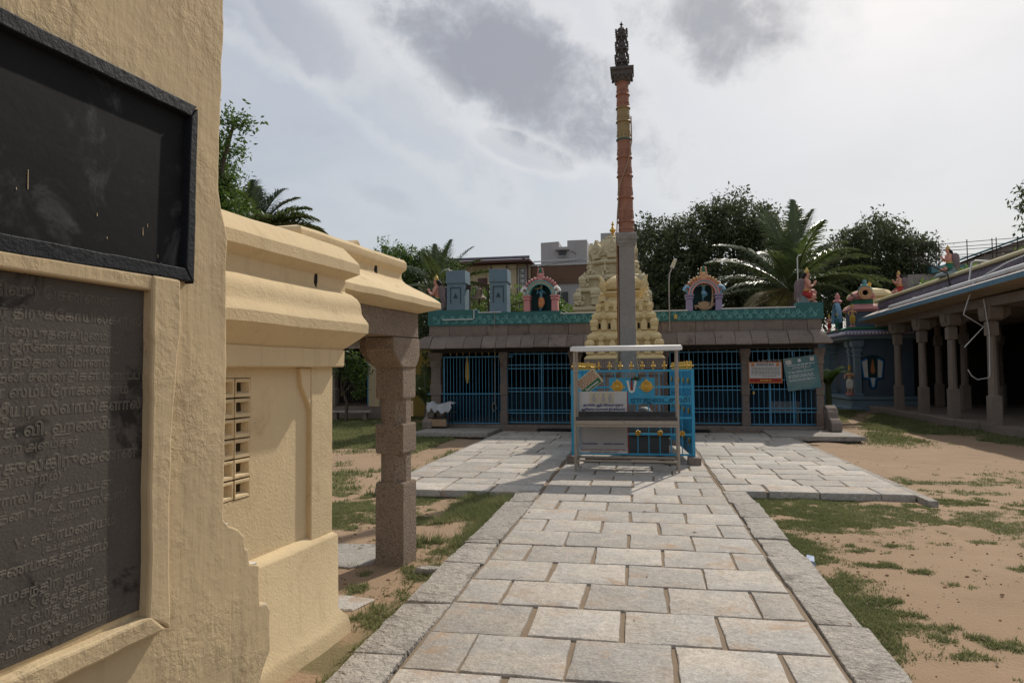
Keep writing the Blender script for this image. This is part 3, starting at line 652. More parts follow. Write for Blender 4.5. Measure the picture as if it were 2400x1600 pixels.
    for l1, l2 in ((pf-.29, pf+.005), (-4.5, -4.22)): B(LT).box(l1, l2, ps, e, 1.905, 2.135).jitter(.008, 5).build('beam', 'pillar_stone', t, bevel=.01)
    B(LT).box(-4.22, pf-.29, e-.30, e-.02, 1.91, 2.13).build('beam', 'pillar_stone', t, bevel=.01)
    B(LT).box(-4.2, pf-.29, ps, e-.3, 2.06, 2.10).build('ceiling_slab', 'pillar_stone', t)
    def pillar(l, s, w=.27, full=True):
        def sq(k, c=0.):   # square ring with chamfer c
            h = w*k/2; r = []
            for sx, sy in ((1, -1), (1, 1), (-1, 1), (-1, -1)):
                if sx*sy < 0: pts = [(sx*h-sx*c*0, sy*h) if c == 0 else (sx*(h-c), sy*h), (sx*h, sy*(h-c))] if sx > 0 else [(sx*(h-c), sy*h), (sx*h, sy*(h-c))]
                else: pts = [(sx*h, sy*(h-c)), (sx*(h-c), sy*h)]
                r += pts
            return r
        h = w/2; cl, cs = l-h, s+h
        def ring(k, c, z):
            hh = h*k; c = max(c, .004); pts = [(hh-c, -hh), (hh, -hh+c), (hh, hh-c), (hh-c, hh), (-hh+c, hh), (-hh, hh-c), (-hh, -hh+c), (-hh+c, -hh)]
            return [(cl+a, cs+d, z) for a, d in pts]
        p = B(LT); c = .075
        p.rings([ring(1, 0, -.2), ring(1, 0, .60), ring(.97, .01, .62), ring(.92, c, .622), ring(.92, c, .872), ring(.97, .01, .875), ring(1, 0, .89), ring(1, 0, 1.125), ring(.97, .01, 1.138), ring(.92, c, 1.14), ring(.92, c, 1.36), ring(.96, .01, 1.365), ring(.98, 0, 1.38), ring(.98, 0, 1.64)])
        po = p.jitter(.005, 9).build('pillar', 'pillar_stone', t, bevel=.006)
        b = B(LT); fn = lambda u, v, w_: (w_, u, v)
        b.prism([(cs-.32, 1.905), (cs-.32, 1.80), (cs-.29, 1.745), (cs-.21, 1.68), (cs-.15, 1.635), (cs+.12, 1.635), (cs+.17, 1.68), (cs+.21, 1.75), (cs+.21, 1.905)], fn, cl-.14, cl+.143)
        b.prism([(cl-.30, 1.903), (cl-.30, 1.80), (cl-.24, 1.70), (cl-.14, 1.637), (cl+.135, 1.637), (cl+.145, 1.80), (cl+.150, 1.903)], lambda u, v, w_: (u, w_, v), cs-.13, cs+.128)
        b.jitter(.007, 10).build('capital', 'pillar_stone', po, bevel=.012)
    pillar(-2.697, 5.484); pillar(-4.22, 5.484)
make_cream()
# ------------------------------------------------------------------ hall
HX0, HX1 = -5.92, 4.64
FY = 18.75
def spiral(b, cx, cz, r, turns, dirn, start, y, wd):
    pts = []; n = int(14*turns)+2
    for i in range(n+1):
        t = i/n; a = start+dirn*2*math.pi*turns*t; rr = r*(1-.82*t); pts.append((cx+rr*math.cos(a), cz+rr*math.sin(a)))
    ribbon(b, pts, y, wd)
def ribbon(b, pts, y, wd):
    L = []; Rr = []; k = len(pts)
    for i in range(k):
        a = pts[max(i-1, 0)]; c = pts[min(i+1, k-1)]; dx, dz = c[0]-a[0], c[1]-a[1]; q = math.hypot(dx, dz) or 1; w = wd*(1-.5*i/k)
        L.append((pts[i][0]-dz/q*w, y, pts[i][1]+dx/q*w)); Rr.append((pts[i][0]+dz/q*w, y, pts[i][1]-dx/q*w))
    b.add(L+Rr, [(i, i+1, k+i+1, k+i) for i in range(k-1)])
hall = thing('temple_hall', (-.6, 18.9, -.1), 'brown stone temple hall with curved eave, teal parapet and blue grille gates', 'temple')
def make_hall():
    t = hall
    B().box(HX0+.05, HX1-.03, 18.55, 31, -.2, .10).build('plinth', 'hall_stone', t, bevel=.02)
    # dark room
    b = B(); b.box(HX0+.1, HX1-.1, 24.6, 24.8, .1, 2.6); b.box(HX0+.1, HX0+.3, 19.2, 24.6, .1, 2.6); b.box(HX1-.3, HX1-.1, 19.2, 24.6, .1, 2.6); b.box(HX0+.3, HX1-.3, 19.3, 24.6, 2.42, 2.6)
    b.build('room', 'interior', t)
    # roof
    B().box(HX0+.1, HX1-.1, 19.1, 31, 2.62, 2.95).build('roof_slab', 'hall_stone', t)
    # lintel and pillars
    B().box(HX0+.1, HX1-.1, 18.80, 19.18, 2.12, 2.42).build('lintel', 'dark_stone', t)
    for x0, x1 in ((-5.91, -5.60), (-3.84, -3.70), (-1.9, -1.6), (.45, .74), (2.665, 2.79), (4.50, 4.64)):
        cx = (x0+x1)/2; w = max(.10, (x1-x0)/2); p = B()
        p.rings([[(cx-w*k, 18.98-.15*k, z), (cx+w*k, 18.98-.15*k, z), (cx+w*k, 18.98+.15*k, z), (cx-w*k, 18.98+.15*k, z)] for k, z in ((1.1, .10), (1.1, .45), (.9, .47), (.9, .9), (1.05, .92), (1.05, 1.2), (.9, 1.22), (.9, 1.7), (1.05, 1.72), (1.05, 1.9), (1.35, 2.02), (1.35, 2.13))])
        p.build('pillar', 'hall_stone', t, bevel=.01)
    # curved eave, stone by stone
    cuts = [-6.23, -5.75]; x = -5.75
    while x < 4.1: x += random.choice((.30, .36, .40, .46, .5)); cuts.append(min(x, 4.3))
    cuts = [c for c in cuts if c <= 4.3]; cuts[-1] = 4.3; cuts.append(4.77)
    prof = [(18.78, 2.60), (18.62, 2.585), (18.50, 2.53), (18.40, 2.45), (18.32, 2.36), (18.25, 2.29), (18.23, 2.235), (18.30, 2.215), (18.48, 2.27), (18.60, 2.33), (18.78, 2.36)]
    for i, (a, c) in enumerate(zip(cuts[:-1], cuts[1:])):
        b = B(); dz = random.uniform(-.006, .006); dy = random.uniform(-.008, .008); g = .005; e0 = e1 = 0
        ra, rb = [], []
        for y, z in prof:
            k = (18.78-y); ra.append((a+g+((.30-k*.55) if i == 0 else 0), y+dy, z+dz)); rb.append((c-g-((.32-k*.58) if i == len(cuts)-2 else 0), y+dy, z+dz))
        m = [[((p[0]*(1-u)+q[0]*u), p[1], p[2]) for p, q in zip(ra, rb)] for u in (0, .5, 1)]
        b.rings(m); b.jitter(.008, 6, i).build('eave_stone', 'hall_stone', t, smooth=35, bevel=.006)
    b = B()
    for s, x in ((-1, -6.2), (1, 4.74)): b.box(min(x, x-s*.5), max(x, x-s*.5), 18.8, 20.6, 2.24, 2.42, .04)
    b.build('side_eave', 'hall_stone', t)
    x = -5.92; i = 0
    while x < 4.6:
        L = random.choice((.9, 1.1, 1.25, 1.4, .6)); L = min(L, 4.63-x); B().box(x+.004, x+L-.004, FY+random.uniform(-.012, .012), 19.2, 2.59, 2.905+random.uniform(-.006, .0)).jitter(.006, 6, i).build('frieze_stone', 'hall_stone', t, bevel=.008); x += L; i += 1
    for x0, x1 in ((-5.92, -5.88), ): pass
    # painted parapet
    y0 = FY-.03; b = B()
    b.box(HX0-.02, -4.48, y0, 19.0, 2.895, 3.335); b.box(-4.48, -3.78, y0+.001, 19.0, 2.896, 3.235); b.box(-3.78, -2.12, y0, 19.0, 2.895, 3.245)
    b.box(-2.12, 1.28, y0+.001, 19.0, 2.886, 3.155); b.box(1.28, 2.15, y0, 19.0, 2.885, 3.15); b.box(2.15, 4.02, y0+.001, 19.0, 2.876, 3.175); b.box(4.02, HX1+.03, y0-.004, 19.05, 2.874, 3.30)
    par = b.build('parapet', 'teal', t)
    b = B(); b.box(-4.46, -3.80, y0-.01, 19.0, 3.237, 3.262); b.build('coping', 'white_edge', par)
    for x0, x1, z in ((-2.13, 1.28, 3.157), (2.15, 4.0, 3.177)): B().box(x0, x1, y0-.012, 19.01, z, z+.030).jitter(.004, 3).build('coping', 'white_edge', par)
    b = B(); y = y0-.009
    x = -5.75
    while x < 4.5:
        zb = 2.915+(.0 if x < -2 else -.008); hgt = .30 if x < -4.6 or x > 4.1 else .24
        zc = zb+hgt*.52; d = random.choice((-1, 1)); r = random.uniform(.050, .068)
        spiral(b, x, zc+.055, r, 1.35, d, random.uniform(0, 6), y, .0085); spiral(b, x+.13, zc-.065, r*.85, 1.3, -d, random.uniform(0, 6), y, .0085)
        ribbon(b, [(x-.02+.03*i, zc+.045*math.sin(i*1.25+d)) for i in range(9)], y, .009)
        for k in range(3): ribbon(b, [(x+.06*k, zb+.03), (x+.06*k+.02, zb+.055), (x+.06*k+.05, zb+.05)], y, .007)
        x += random.uniform(.24, .30)
    o = b.build('scroll_ornament', 'scroll_paint', par); o['kind'] = 'stuff'
    # gates
    def gate(x0, x1, z0, z1, pitch, horiz, mesh, mids=(), spear=2, top=True):
        g = B(); r = .016
        for x in (x0, x1)+tuple(mids): g.box(x-r, x+r, 18.885, 18.915, z0, z1)
        for z in (z0+.01, z1-.01): g.box(x0, x1, 18.888, 18.912, z-.014, z+.014)
        for z in horiz: g.box(x0, x1, 18.880, 18.890, z-.012, z+.012)
        go = g.build('gate', 'grille_blue', t)
        g = B(); n = int((x1-x0)/pitch); pitch = (x1-x0)/n; s = B()
        for i in range(1, n):
            x = x0+i*pitch; g.bar((x, 18.90, z0), (x, 18.90, z1+(.03 if i % spear == 0 else 0)), .0085)
            if i % spear == 0: s.lathe([(.004, 0), (.014, .012), (.008, .03), (.024, .055), (.018, .075), (.003, .12)], (x, 18.90, z1+.02), 6)
        o = g.build('gate_bars', 'grille_blue', go); o['kind'] = 'stuff'; o = s.build('spear_tips', 'gold_dull', go); o['kind'] = 'stuff'
        if mesh:
            g = B(); zt = mesh
            x = x0+.03
            while x < x1: g.box(x-.0022, x+.0022, 18.917, 18.919, z0, zt); x += .034
            z = z0+.03
            while z < zt: g.box(x0, x1, 18.920, 18.922, z-.0022, z+.0022); z += .034
            o = g.build('wire_mesh', 'mesh_wire', go); o['kind'] = 'stuff'
        return go
    gate(-5.52, -3.74, .12, 2.02, .092, (.95,), .93, (-3.86,)); gate(-3.68, -1.75, .15, 2.08, .121, (1.76, 1.66, 1.11, 1.02, .50, .42), 1.02, (-2.70,), 2)
    gate(.80, 2.645, .15, 2.07, .121, (1.72, 1.62, 1.14, 1.04, .55, .46), 1.04, (1.30,), 2); gate(2.80, 4.49, .13, 2.07, .128, (1.30, 1.06, .56, .46), 1.05, (3.35, 3.92), 2)
    b = B(); b.bar((-5.95, 18.86, 2.0), (-3.5, 18.86, 2.0), .018, n=6); b.bar((-6.0, 18.86, .955), (-3.72, 18.86, .955), .018, n=6); b.build('rail', 'grille_blue', t)
    text('lettering', 'VKRTS', 'ink_white', t, (3.05, 18.87, 1.715), (1, 0, 0), (0, 0, 1), .17, bold=.02, width=.60)
    # bright yellow flag strip hanging behind left grille
    b = B(); b.rings([[(-4.93+a*k, 19.25+c, z) for a, c in ((-.05, -.01), (.05, -.01), (.04, .02), (-.04, .02))] for k, z in ((.5, 1.25), (1.1, 1.45), (.9, 1.8), (.3, 2.05))]); o = b.build('cloth_garland', 'paint_yellow'); tag(o, 'yellow cloth garland hanging behind the left blue grille', 'garland')
    # pipe and small lamp on parapet
    b = B(); b.tube([(-5.5, y0-.03, 3.06), (-4.63, y0-.03, 3.06), (-4.58, y0-.03, 3.09), (-4.58, y0-.03, 3.32), (-4.5, y0-.0, 3.34)], .016, 6); o = b.build('water_pipe', 'plastic_pipe'); tag(o, 'thin white pipe bent along the teal parapet under the blue boxes', 'pipe')
    b = B(); b.bar((-3.98, 18.68, 3.27), (-4.0, 18.70, .75), .007, n=5); b.tube([(-4.0, 18.7, .75), (-4.08, 18.7, .62), (-4.03, 18.7, .45), (-3.96, 18.7, .55), (-4.0, 18.7, .72)], .010, 5); o = b.build('bell_rope', 'rope'); tag(o, 'thin bell rope hanging down in front of the left grille', 'rope')
make_hall()
o = B().box(3.45, 4.25, 19.7, 20.0, .42, .70).build('shelf_rack', 'banner_grey'); tag(o, 'pale rack standing inside behind the right gate mesh', 'rack')
for xx in (3.5, 4.2): B().box(xx-.02, xx+.02, 19.75, 19.95, .10, .42).build('leg', 'steel', o)
def stone_rail(x, sgn, lab):
    t = thing('stone_balustrade', (x, 17.9, .0), lab, 'balustrade'); g = lambda u, v, w: (x+w, v and (18.7-u) or 18.7-u, v)
    b = B(); b.prism([(0, .05), (0, .62), (.14, .66), (.30, .60), (.40, .50), (.45, .38), (.62, .33), (.74, .24), (.76, .05)], lambda u, v, w: (x+w, 18.62-u, v), -.13, .13); b.jitter(.02, 5, x); b.build('body', 'hall_stone', t, bevel=.03)
    for s in (-1, 1):
        q = B(); pts = [(18.62-.18-.11*math.cos(a)*(1-a/14), .42+.12*math.sin(a)*(1-a/14)) for a in [i*.5 for i in range(16)]]
        q.tube([(x+s*.135, y, z) for y, z in pts], .022, 5); q.build('scroll', 'hall_stone', t)
stone_rail(-5.72, -1, 'worn carved stone balustrade block left of the grilles by the steel pot'); stone_rail(4.70, 1, 'worn carved stone balustrade block at the right end of the hall')
def threshold(x0, x1, y0, y1, lab):
    o = slab(x0, x1, y0, y1, .045, .10, 'granite_kerb', None, 'stone_step', .03, .004); tag(o, lab, 'step')
    b = B(); b.box(x0+.08, x1-.08, y0+.12, y1-.05, -.2, -.045); b.build('footing', 'hall_stone', o)
threshold(-5.75, -3.75, 16.75, 18.4, 'low stone step slab in front of the left grille, under the pot stand'); threshold(3.0, 5.0, 16.7, 18.4, 'low stone step slab in front of the right gate with the signs')
for x0, x1, lab in ((-2.75, -1.55, 'black mat lying before the gate left of the cage'), (.95, 1.75, 'black mat lying before the gate right of the cage')):
    o = B().box(x0, x1, 18.05, 18.5, .012, .03, .02).jitter(.006, 6).build('door_mat', 'rubber', bevel=.004); tag(o, lab, 'mat')
def pot_stand():
    x, y = -5.42, 18.2; t = thing('pot_stand', (x, y, .1), 'small iron stand holding a vessel in front of the left grille', 'stand')
    for a in (-.28, .28):
        for c in (-.2, .2): B().bar((x+a, y+c, .10), (x+a, y+c, .74 if a < 0 else .50), .014).build('leg', 'dark_iron', t)
    b = B(); b.box(x-.29, x+.29, y-.21, y+.21, .33, .35); b.build('shelf', 'dark_iron', t); b = B(); b.bar((x-.28, y-.2, .5), (x+.5, y-.2, .5), .012); b.build('rail', 'dark_iron', t)
    o = B().lathe([(.12, 0), (.135, .02), (.135, .28), (.145, .30), (.12, .30), (.11, .06)], (x+.02, y, .352), 18).build('steel_pot', 'steel', smooth=40); tag(o, 'round steel pot standing on the small iron stand', 'pot')
    o = B().box(x-.27, x+.25, y-.30, y-.235, .11, .30, .01).jitter(.006, 8).build('wooden_box', 'wood', bevel=.01); tag(o, 'rusty tan box at the foot of the iron pot stand', 'box')
    # pale cloth thrown over the stand
    n = 18; k = 12; vs = []; fs = []
    for i in range(n+1):
        u = i/n; top = .76-.07*math.exp(-((u-.40)/.20)**2)+.012*math.sin(u*17)-.10*max(0, u-.9)*10*(u-.9); hang = .24+.05*math.sin(u*9+1)+.035*math.sin(u*23)-.10*math.exp(-((u-.18)/.10)**2); xx = x-.34+.72*u
        for j in range(k+1):
            v = j/k
            if v < .4: w_ = v/.4; p = (xx+.02*math.sin(7*u+5*w_), y+.18-.42*w_, top-.03*math.sin(math.pi*w_)+.012*math.sin(19*u+6*w_))
            else: w_ = (v-.4)/.6; p = (xx-.05*w_*(u-.5)+.015*math.sin(8*w_+9*u), y-.24-.03*math.sin(14*u)*w_-.02*w_, top-hang*w_)
            vs.append(p)
    for i in range(n):
        for j in range(k): a = i*(k+1)+j; fs.append((a, a+1, a+k+2, a+k+1))
    o = B().add(vs, fs).build('draped_cloth', 'tarp', smooth=60); md = o.modifiers.new('s', 'SOLIDIFY'); md.thickness = .006; tag(o, 'crumpled pale grey cloth draped over the pot stand', 'cloth')
pot_stand()
# signs on the right gate
def sign_flat(name, lab, c, w, h, rz, m, y, th=.012):
    T = Matrix.Translation((c[0], y, c[1])) @ Matrix.Rotation(rz, 4, 'Y'); o = B(T).box(-w/2, w/2, 0, th, -h/2, h/2).build(name, m, None, origin=(c[0], y, c[1])); tag(o, lab, 'sign'); return o, T
def lines(o, T, rows, m, x0, x1, h=.006, y=-.004, gap=.02):
    b = B(T)
    for z in rows:
        x = x0+random.uniform(0, .03)
        while x < x1-.03: L = min(random.uniform(.03, .09), x1-x); b.add([(x, y, z-h), (x+L, y, z-h), (x+L, y, z+h), (x, y, z+h)], [(0, 1, 2, 3)]); x += L+random.uniform(.012, gap)
    q = b.build('text_lines', m, o); q['kind'] = 'stuff'
def hall_signs():
    o, T = sign_flat('notice_sign', 'white notice board with orange border and red foot band hanging on the right gate', (3.225, 1.50), .84, .56, 0, 'sign_orange', 18.82)
    B(T).box(-.395, .395, -.004, 0, -.15, .255).build('sheet', 'banner_white', o); B(T).box(-.395, .395, -.004, 0, -.255, -.16).build('foot_band', 'ink_red', o)
    for x in (-.35, .27): B(T).box(x, x+.08, -.008, -.004, .155, .245).build('emblem', 'paint_orange', o)
    lines(o, T, [.225, .185], 'ink_dark', -.24, .24, .010, -.006); lines(o, T, [.12, .085, .05, .015, -.02, -.055], 'ink_dark', -.36, .37, .006, -.006); lines(o, T, [-.10, ], 'ink_dark', -.1, .3, .006, -.006); lines(o, T, [-.208], 'paint_yellow', -.15, .15, .014, -.006)
    o, T = sign_flat('notice_sign', 'tilted teal green notice sheet with white lettering at the right end of the gates', (4.13, 1.48), .83, .85, R(-7.5), 'sign_teal', 18.80, .006)
    B(T).box(-.36, -.22, -.004, 0, .26, .37).build('emblem', 'banner_white', o); B(T).box(.24, .34, -.004, 0, .28, .38).build('emblem', 'banner_white', o); B(T).lathe([(.045, 0), (.045, .003)], (0, 0, 0), 16)
    q = B(T @ Matrix.Translation((-.02, -.003, .33)) @ Matrix.Rotation(R(90), 4, 'X')).lathe([(.045, 0), (.045, .002)], (0, 0, 0), 16); q.build('emblem', 'ink_white', o)
    lines(o, T, [.225], 'ink_white', -.34, .34, .010, -.004); X = T.to_3x3() @ Vector((1, 0, 0)); Z = T.to_3x3() @ Vector((0, 0, 1))
    text('lettering', 'அன்னதானத் திட்டம்', 'ink_white', o, T @ Vector((0, -.004, .13)), X, Z, .09, align='CENTER', bold=.03, width=.46)
    lines(o, T, [.06, .03, -.03, -.06, -.09, -.15, -.18], 'ink_white', -.36, .30, .006, -.004, .03)
    b = B(); b.tube([(2.86, 18.84, 1.20), (2.90, 18.82, 1.1), (2.93, 18.82, 1.02)], .014, 5); o = b.build('gate_latch', 'grille_blue'); o.name = 'gate_latch'; tag(o, 'small blue latch hanging at the corner of the right gate', 'latch')
    o = B().box(2.90, 2.95, 18.815, 18.84, .93, 1.0).build('padlock', 'gold_dull', bevel=.006); tag(o, 'small brass padlock on the right gate', 'padlock')
hall_signs()
# ------------------------------------------------------------------ on the hall roof
def blue_box(x0, x1, lab):
    y0 = 18.76; z0 = 3.337 if x0 < -5 else 3.247; t = thing('roof_box', ((x0+x1)/2, 19, z0), lab, 'turret', 'blue box turrets beside the roof bell')
    b = B(); b.box(x0, x1, y0, y0+.55, z0, 4.10, .01); b.build('body', 'slate_blue', t, bevel=.006); b = B(); b.box(x0-.02, x1+.02, y0-.02, y0+.57, 4.102, 4.47, .01); b.build('cap', 'slate_blue', t, bevel=.006)
    cx = (x0+x1)/2
    b = B()
    for a, c, e, f in ((cx-.155, cx-.135, 3.52, 3.97), (cx+.135, cx+.155, 3.52, 3.97), (cx-.155, cx+.155, 3.97, 3.99)): b.box(a, c, y0-.010, y0+.03, e, f)
    b.build('panel_frame', 'slate_dark', t)
    b = B(); b.prism([(cx-.065, 3.68), (cx+.065, 3.68), (cx, 3.82)], lambda u, v, w: (u, w, v), y0-.012, y0+.03); b.build('triangle_opening', 'slate_dark', t)
blue_box(-5.40, -4.86, 'left slate blue box turret with triangular opening, beside the kneeling figure'); blue_box(-4.14, -3.64, 'right slate blue box turret with triangular opening, beside the arched niche')
def bell():
    t = thing('bell_gantry', (-4.45, 18.95, 3.25), 'dark iron gantry standing between the two blue turrets', 'gantry')
    for x in (-4.76, -4.22): B().bar((x, 18.95, 3.25), (x, 18.95, 4.06), .022).build('post', 'dark_iron', t)
    B().bar((-4.86, 18.95, 4.05), (-4.12, 18.95, 4.05), .022).build('crossbar', 'dark_iron', t); B().box(-4.88, -4.72, 18.9, 19.0, 3.94, 4.02).build('bracket', 'dark_iron', t)
    B().bar((-4.49, 18.95, 4.06), (-4.49, 18.95, 4.24), .012).build('hook', 'dark_iron', t)
    t = thing('bell', (-4.49, 18.95, 3.6), 'old bronze bell hanging between the two blue turrets', 'bell')
    B().lathe([(.20, 0), (.205, .012), (.17, .06), (.125, .13), (.11, .20), (.112, .26), (.095, .30), (.03, .325), (.02, .38)], (-4.49, 18.95, 3.64), 24).build('body', 'bell_bronze', t, smooth=40)
    B().tube([(-4.49, 18.95, 3.72), (-4.49, 18.95, 3.56), (-4.49, 18.95, 3.47)], [.012, .03, .012], 8).build('clapper', 'dark_iron', t)
bell()
# ------------------------------------------------------------------ painted figures
def person_mesh(name, m, parent, parts, voxel=.014):
    b = B()
    for kind, a in parts:
        if kind == 't': b.tube(a[0], a[1], 10)
        else: b.ell(a[0], a[1], 12, 9)
    o = b.build(name, m, parent); md = o.modifiers.new('r', 'REMESH'); md.mode = 'VOXEL'; md.voxel_size = voxel
    md = o.modifiers.new('s', 'SMOOTH'); md.iterations = 3; md.factor = .5
    bpy.context.view_layer.update(); return bake(o, 80)
def fingers(x, y, z, s, up=(.35, 0, .94)):
    out = []; u = Vector(up).normalized(); sd = Vector((u.z, 0, -u.x))
    for k, L in enumerate((.060, .068, .063, .050)): p = Vector((x, y, z))+sd*(.024-.016*k); out.append(('t', ([p, p+u*L*.55, p+u*L+Vector((0, -s*.004, 0))], [.0095, .009, .006])))
    p = Vector((x, y, z))-u*.03-sd*.02; out.append(('t', ([p, p-sd*.022+u*.03, p-sd*.024+u*.05], [.010, .010, .006]))); return out
def winged_figure(lab, dhoti, loc, facing, scale=1., raised=True):
    """kneeling winged attendant with joined palms, facing local +X"""
    t = thing('winged_statue', (0, 0, 0), lab, 'statue')
    sk = [('t', ([(0, 0, .24), (.005, 0, .34), (.015, 0, .44), (.02, 0, .53), (.02, 0, .60), (.022, 0, .64), (.03, 0, .70)], [.11, .095, .10, .12, .115, .06, .042])),
          ('e', ((.045, 0, .765), (.062, .055, .078))), ('e', ((.10, 0, .755), (.022, .012, .014))), ('e', ((.03, .056, .755), (.016, .010, .022))), ('e', ((.03, -.056, .755), (.016, .010, .022))), ('e', ((.085, 0, .715), (.026, .028, .02)))]
    for s in (-1, 1):
        sk += [('e', ((.015, s*.12, .60), .05)), ('t', ([(.015, s*.125, .60), (.045, s*.16, .50), (.075, s*.155, .42)], [.046, .042, .036])), ('t', ([(.075, s*.155, .42), (.15, s*.09, .45), (.215, s*.028, .50)], [.036, .032, .024])),
               ('e', ((.232, s*.017, .525), (.026, .014, .036)))]+fingers(.245, s*.013, .55, s)
    if raised:
        sk += [('t', ([(0, .07, .24), (.13, .10, .30), (.26, .12, .33)], [.085, .078, .058])), ('t', ([(.26, .12, .33), (.24, .12, .19), (.20, .11, .06)], [.056, .05, .034])), ('t', ([(.18, .11, .035), (.25, .11, .035), (.32, .115, .025)], [.034, .036, .022])),
               ('t', ([(0, -.07, .24), (.10, -.12, .19), (.21, -.15, .15)], [.085, .078, .058])), ('t', ([(.21, -.15, .15), (.12, -.10, .09), (.0, -.05, .06)], [.056, .05, .034])), ('t', ([(0, -.05, .05), (-.05, -.04, .05), (-.10, -.04, .04)], [.034, .034, .022]))]
    else:
        for s in (-1, 1): sk += [('t', ([(0, s*.07, .20), (.12, s*.13, .15), (.24, s*.16, .10)], [.085, .078, .056])), ('t', ([(.24, s*.16, .10), (.20, s*.04, .08), (.16, -s*.06, .06)], [.05, .046, .034])), ('t', ([(.16, -s*.06, .05), (.19, -s*.11, .05), (.22, -s*.14, .04)], [.034, .034, .022]))]
    bd = person_mesh('body', 'skin_pink', t, sk, .0125)
    d = [('t', ([(0, 0, .20), (0, 0, .27), (.004, 0, .335)], [.128, .128, .108]))]
    if raised: d += [('t', ([(0, .07, .24), (.11, .10, .295), (.17, .11, .315)], [.10, .094, .084])), ('t', ([(0, -.07, .24), (.08, -.115, .20), (.13, -.13, .18)], [.10, .092, .082]))]
    else:
        for s in (-1, 1): d += [('t', ([(0, s*.07, .20), (.12, s*.13, .15), (.17, s*.145, .13)], [.10, .092, .078]))]
    person_mesh('dhoti', dhoti, t, d, .014)
    b = B(); b.lathe([(.062, 0), (.068, .01), (.066, .03), (.058, .07), (.045, .10), (.03, .115), (.034, .125), (.012, .14), (.014, .15), (.003, .175)], (.035, 0, .805), 14); b.build('crown', 'gold_dull', t, smooth=40)
    b = B(); b.ell((.0, 0, .78), (.062, .062, .062)); b.tube([(-.03, 0, .77), (-.07, 0, .71), (-.09, 0, .65), (-.085, 0, .61)], [.052, .055, .045, .02], 8); b.build('hair', 'hair_black', t, smooth=60)
    b = B()
    for r, z, x in ((.075, .615, .05), (.095, .575, .06), (.10, .53, .065)): b.tube([(x*.5+.02+r*.75*math.cos(a)*.8, r*math.sin(a), z+.05-.05*math.cos(a)) for a in [i*.35-1.75 for i in range(11)]], .010, 5)
    b.build('necklace', 'gold_dull', t)
    b = B(); b.lathe([(.112, 0), (.118, .015), (.108, .03)], (.002, 0, .325), 16); b.build('belt', 'paint_yellow', t)
    b = B(); b.rings([[(a*k-.05, c*k, z) for a, c in ((-.10, -.10), (.12, -.10), (.12, .10), (-.10, .10))] for k, z in ((1.1, 0), (1.0, .10), (.6, .24), (.5, .36))]); b.build('support', 'plinth_grey', t, bevel=.01)
    for s in (-1, 1):
        wp = [(-.03, .60), (-.10, .66), (-.18, .655), (-.235, .60), (-.26, .50), (-.255, .36), (-.24, .20), (-.215, .05), (-.19, .03), (-.15, .18), (-.10, .30), (-.06, .42)]
        b = B(); yy = lambda u: s*(.07+.10*min(1, -u/.25)); b.prism(wp, lambda u, v, w: (u, yy(u)+w, v), -.016, .016); wo = b.build('wing', 'wing_grey', t, bevel=.01)
        b = B()
        for k in range(7):
            u0 = -.07-.022*k; b.tube([(u0, yy(u0)+s*.018, .60-.02*k), (u0-.03-.004*k, yy(u0-.03)+s*.019, .42-.02*k), (u0-.05, yy(u0-.06)+s*.018, .30-.035*k)], [.012, .013, .004], 5); b.tube([(u0, yy(u0)-s*.018, .60-.02*k), (u0-.03-.004*k, yy(u0-.03)-s*.019, .42-.02*k), (u0-.05, yy(u0-.06)-s*.018, .30-.035*k)], [.012, .013, .004], 5)
        o = b.build('feathers', 'wing_grey', wo); o['kind'] = 'stuff'
    t.location = loc; t.rotation_euler = (0, 0, facing); t.scale = (scale,)*3
    return t
winged_figure('kneeling winged statue with green lower garment at the left end of the teal parapet', 'paint_green', (-5.72, 18.95, 3.335), math.pi, 1.10)
winged_figure('kneeling winged statue with red lower garment at the right end of the teal parapet', 'paint_red', (4.30, 18.92, 3.30), 0, .97)
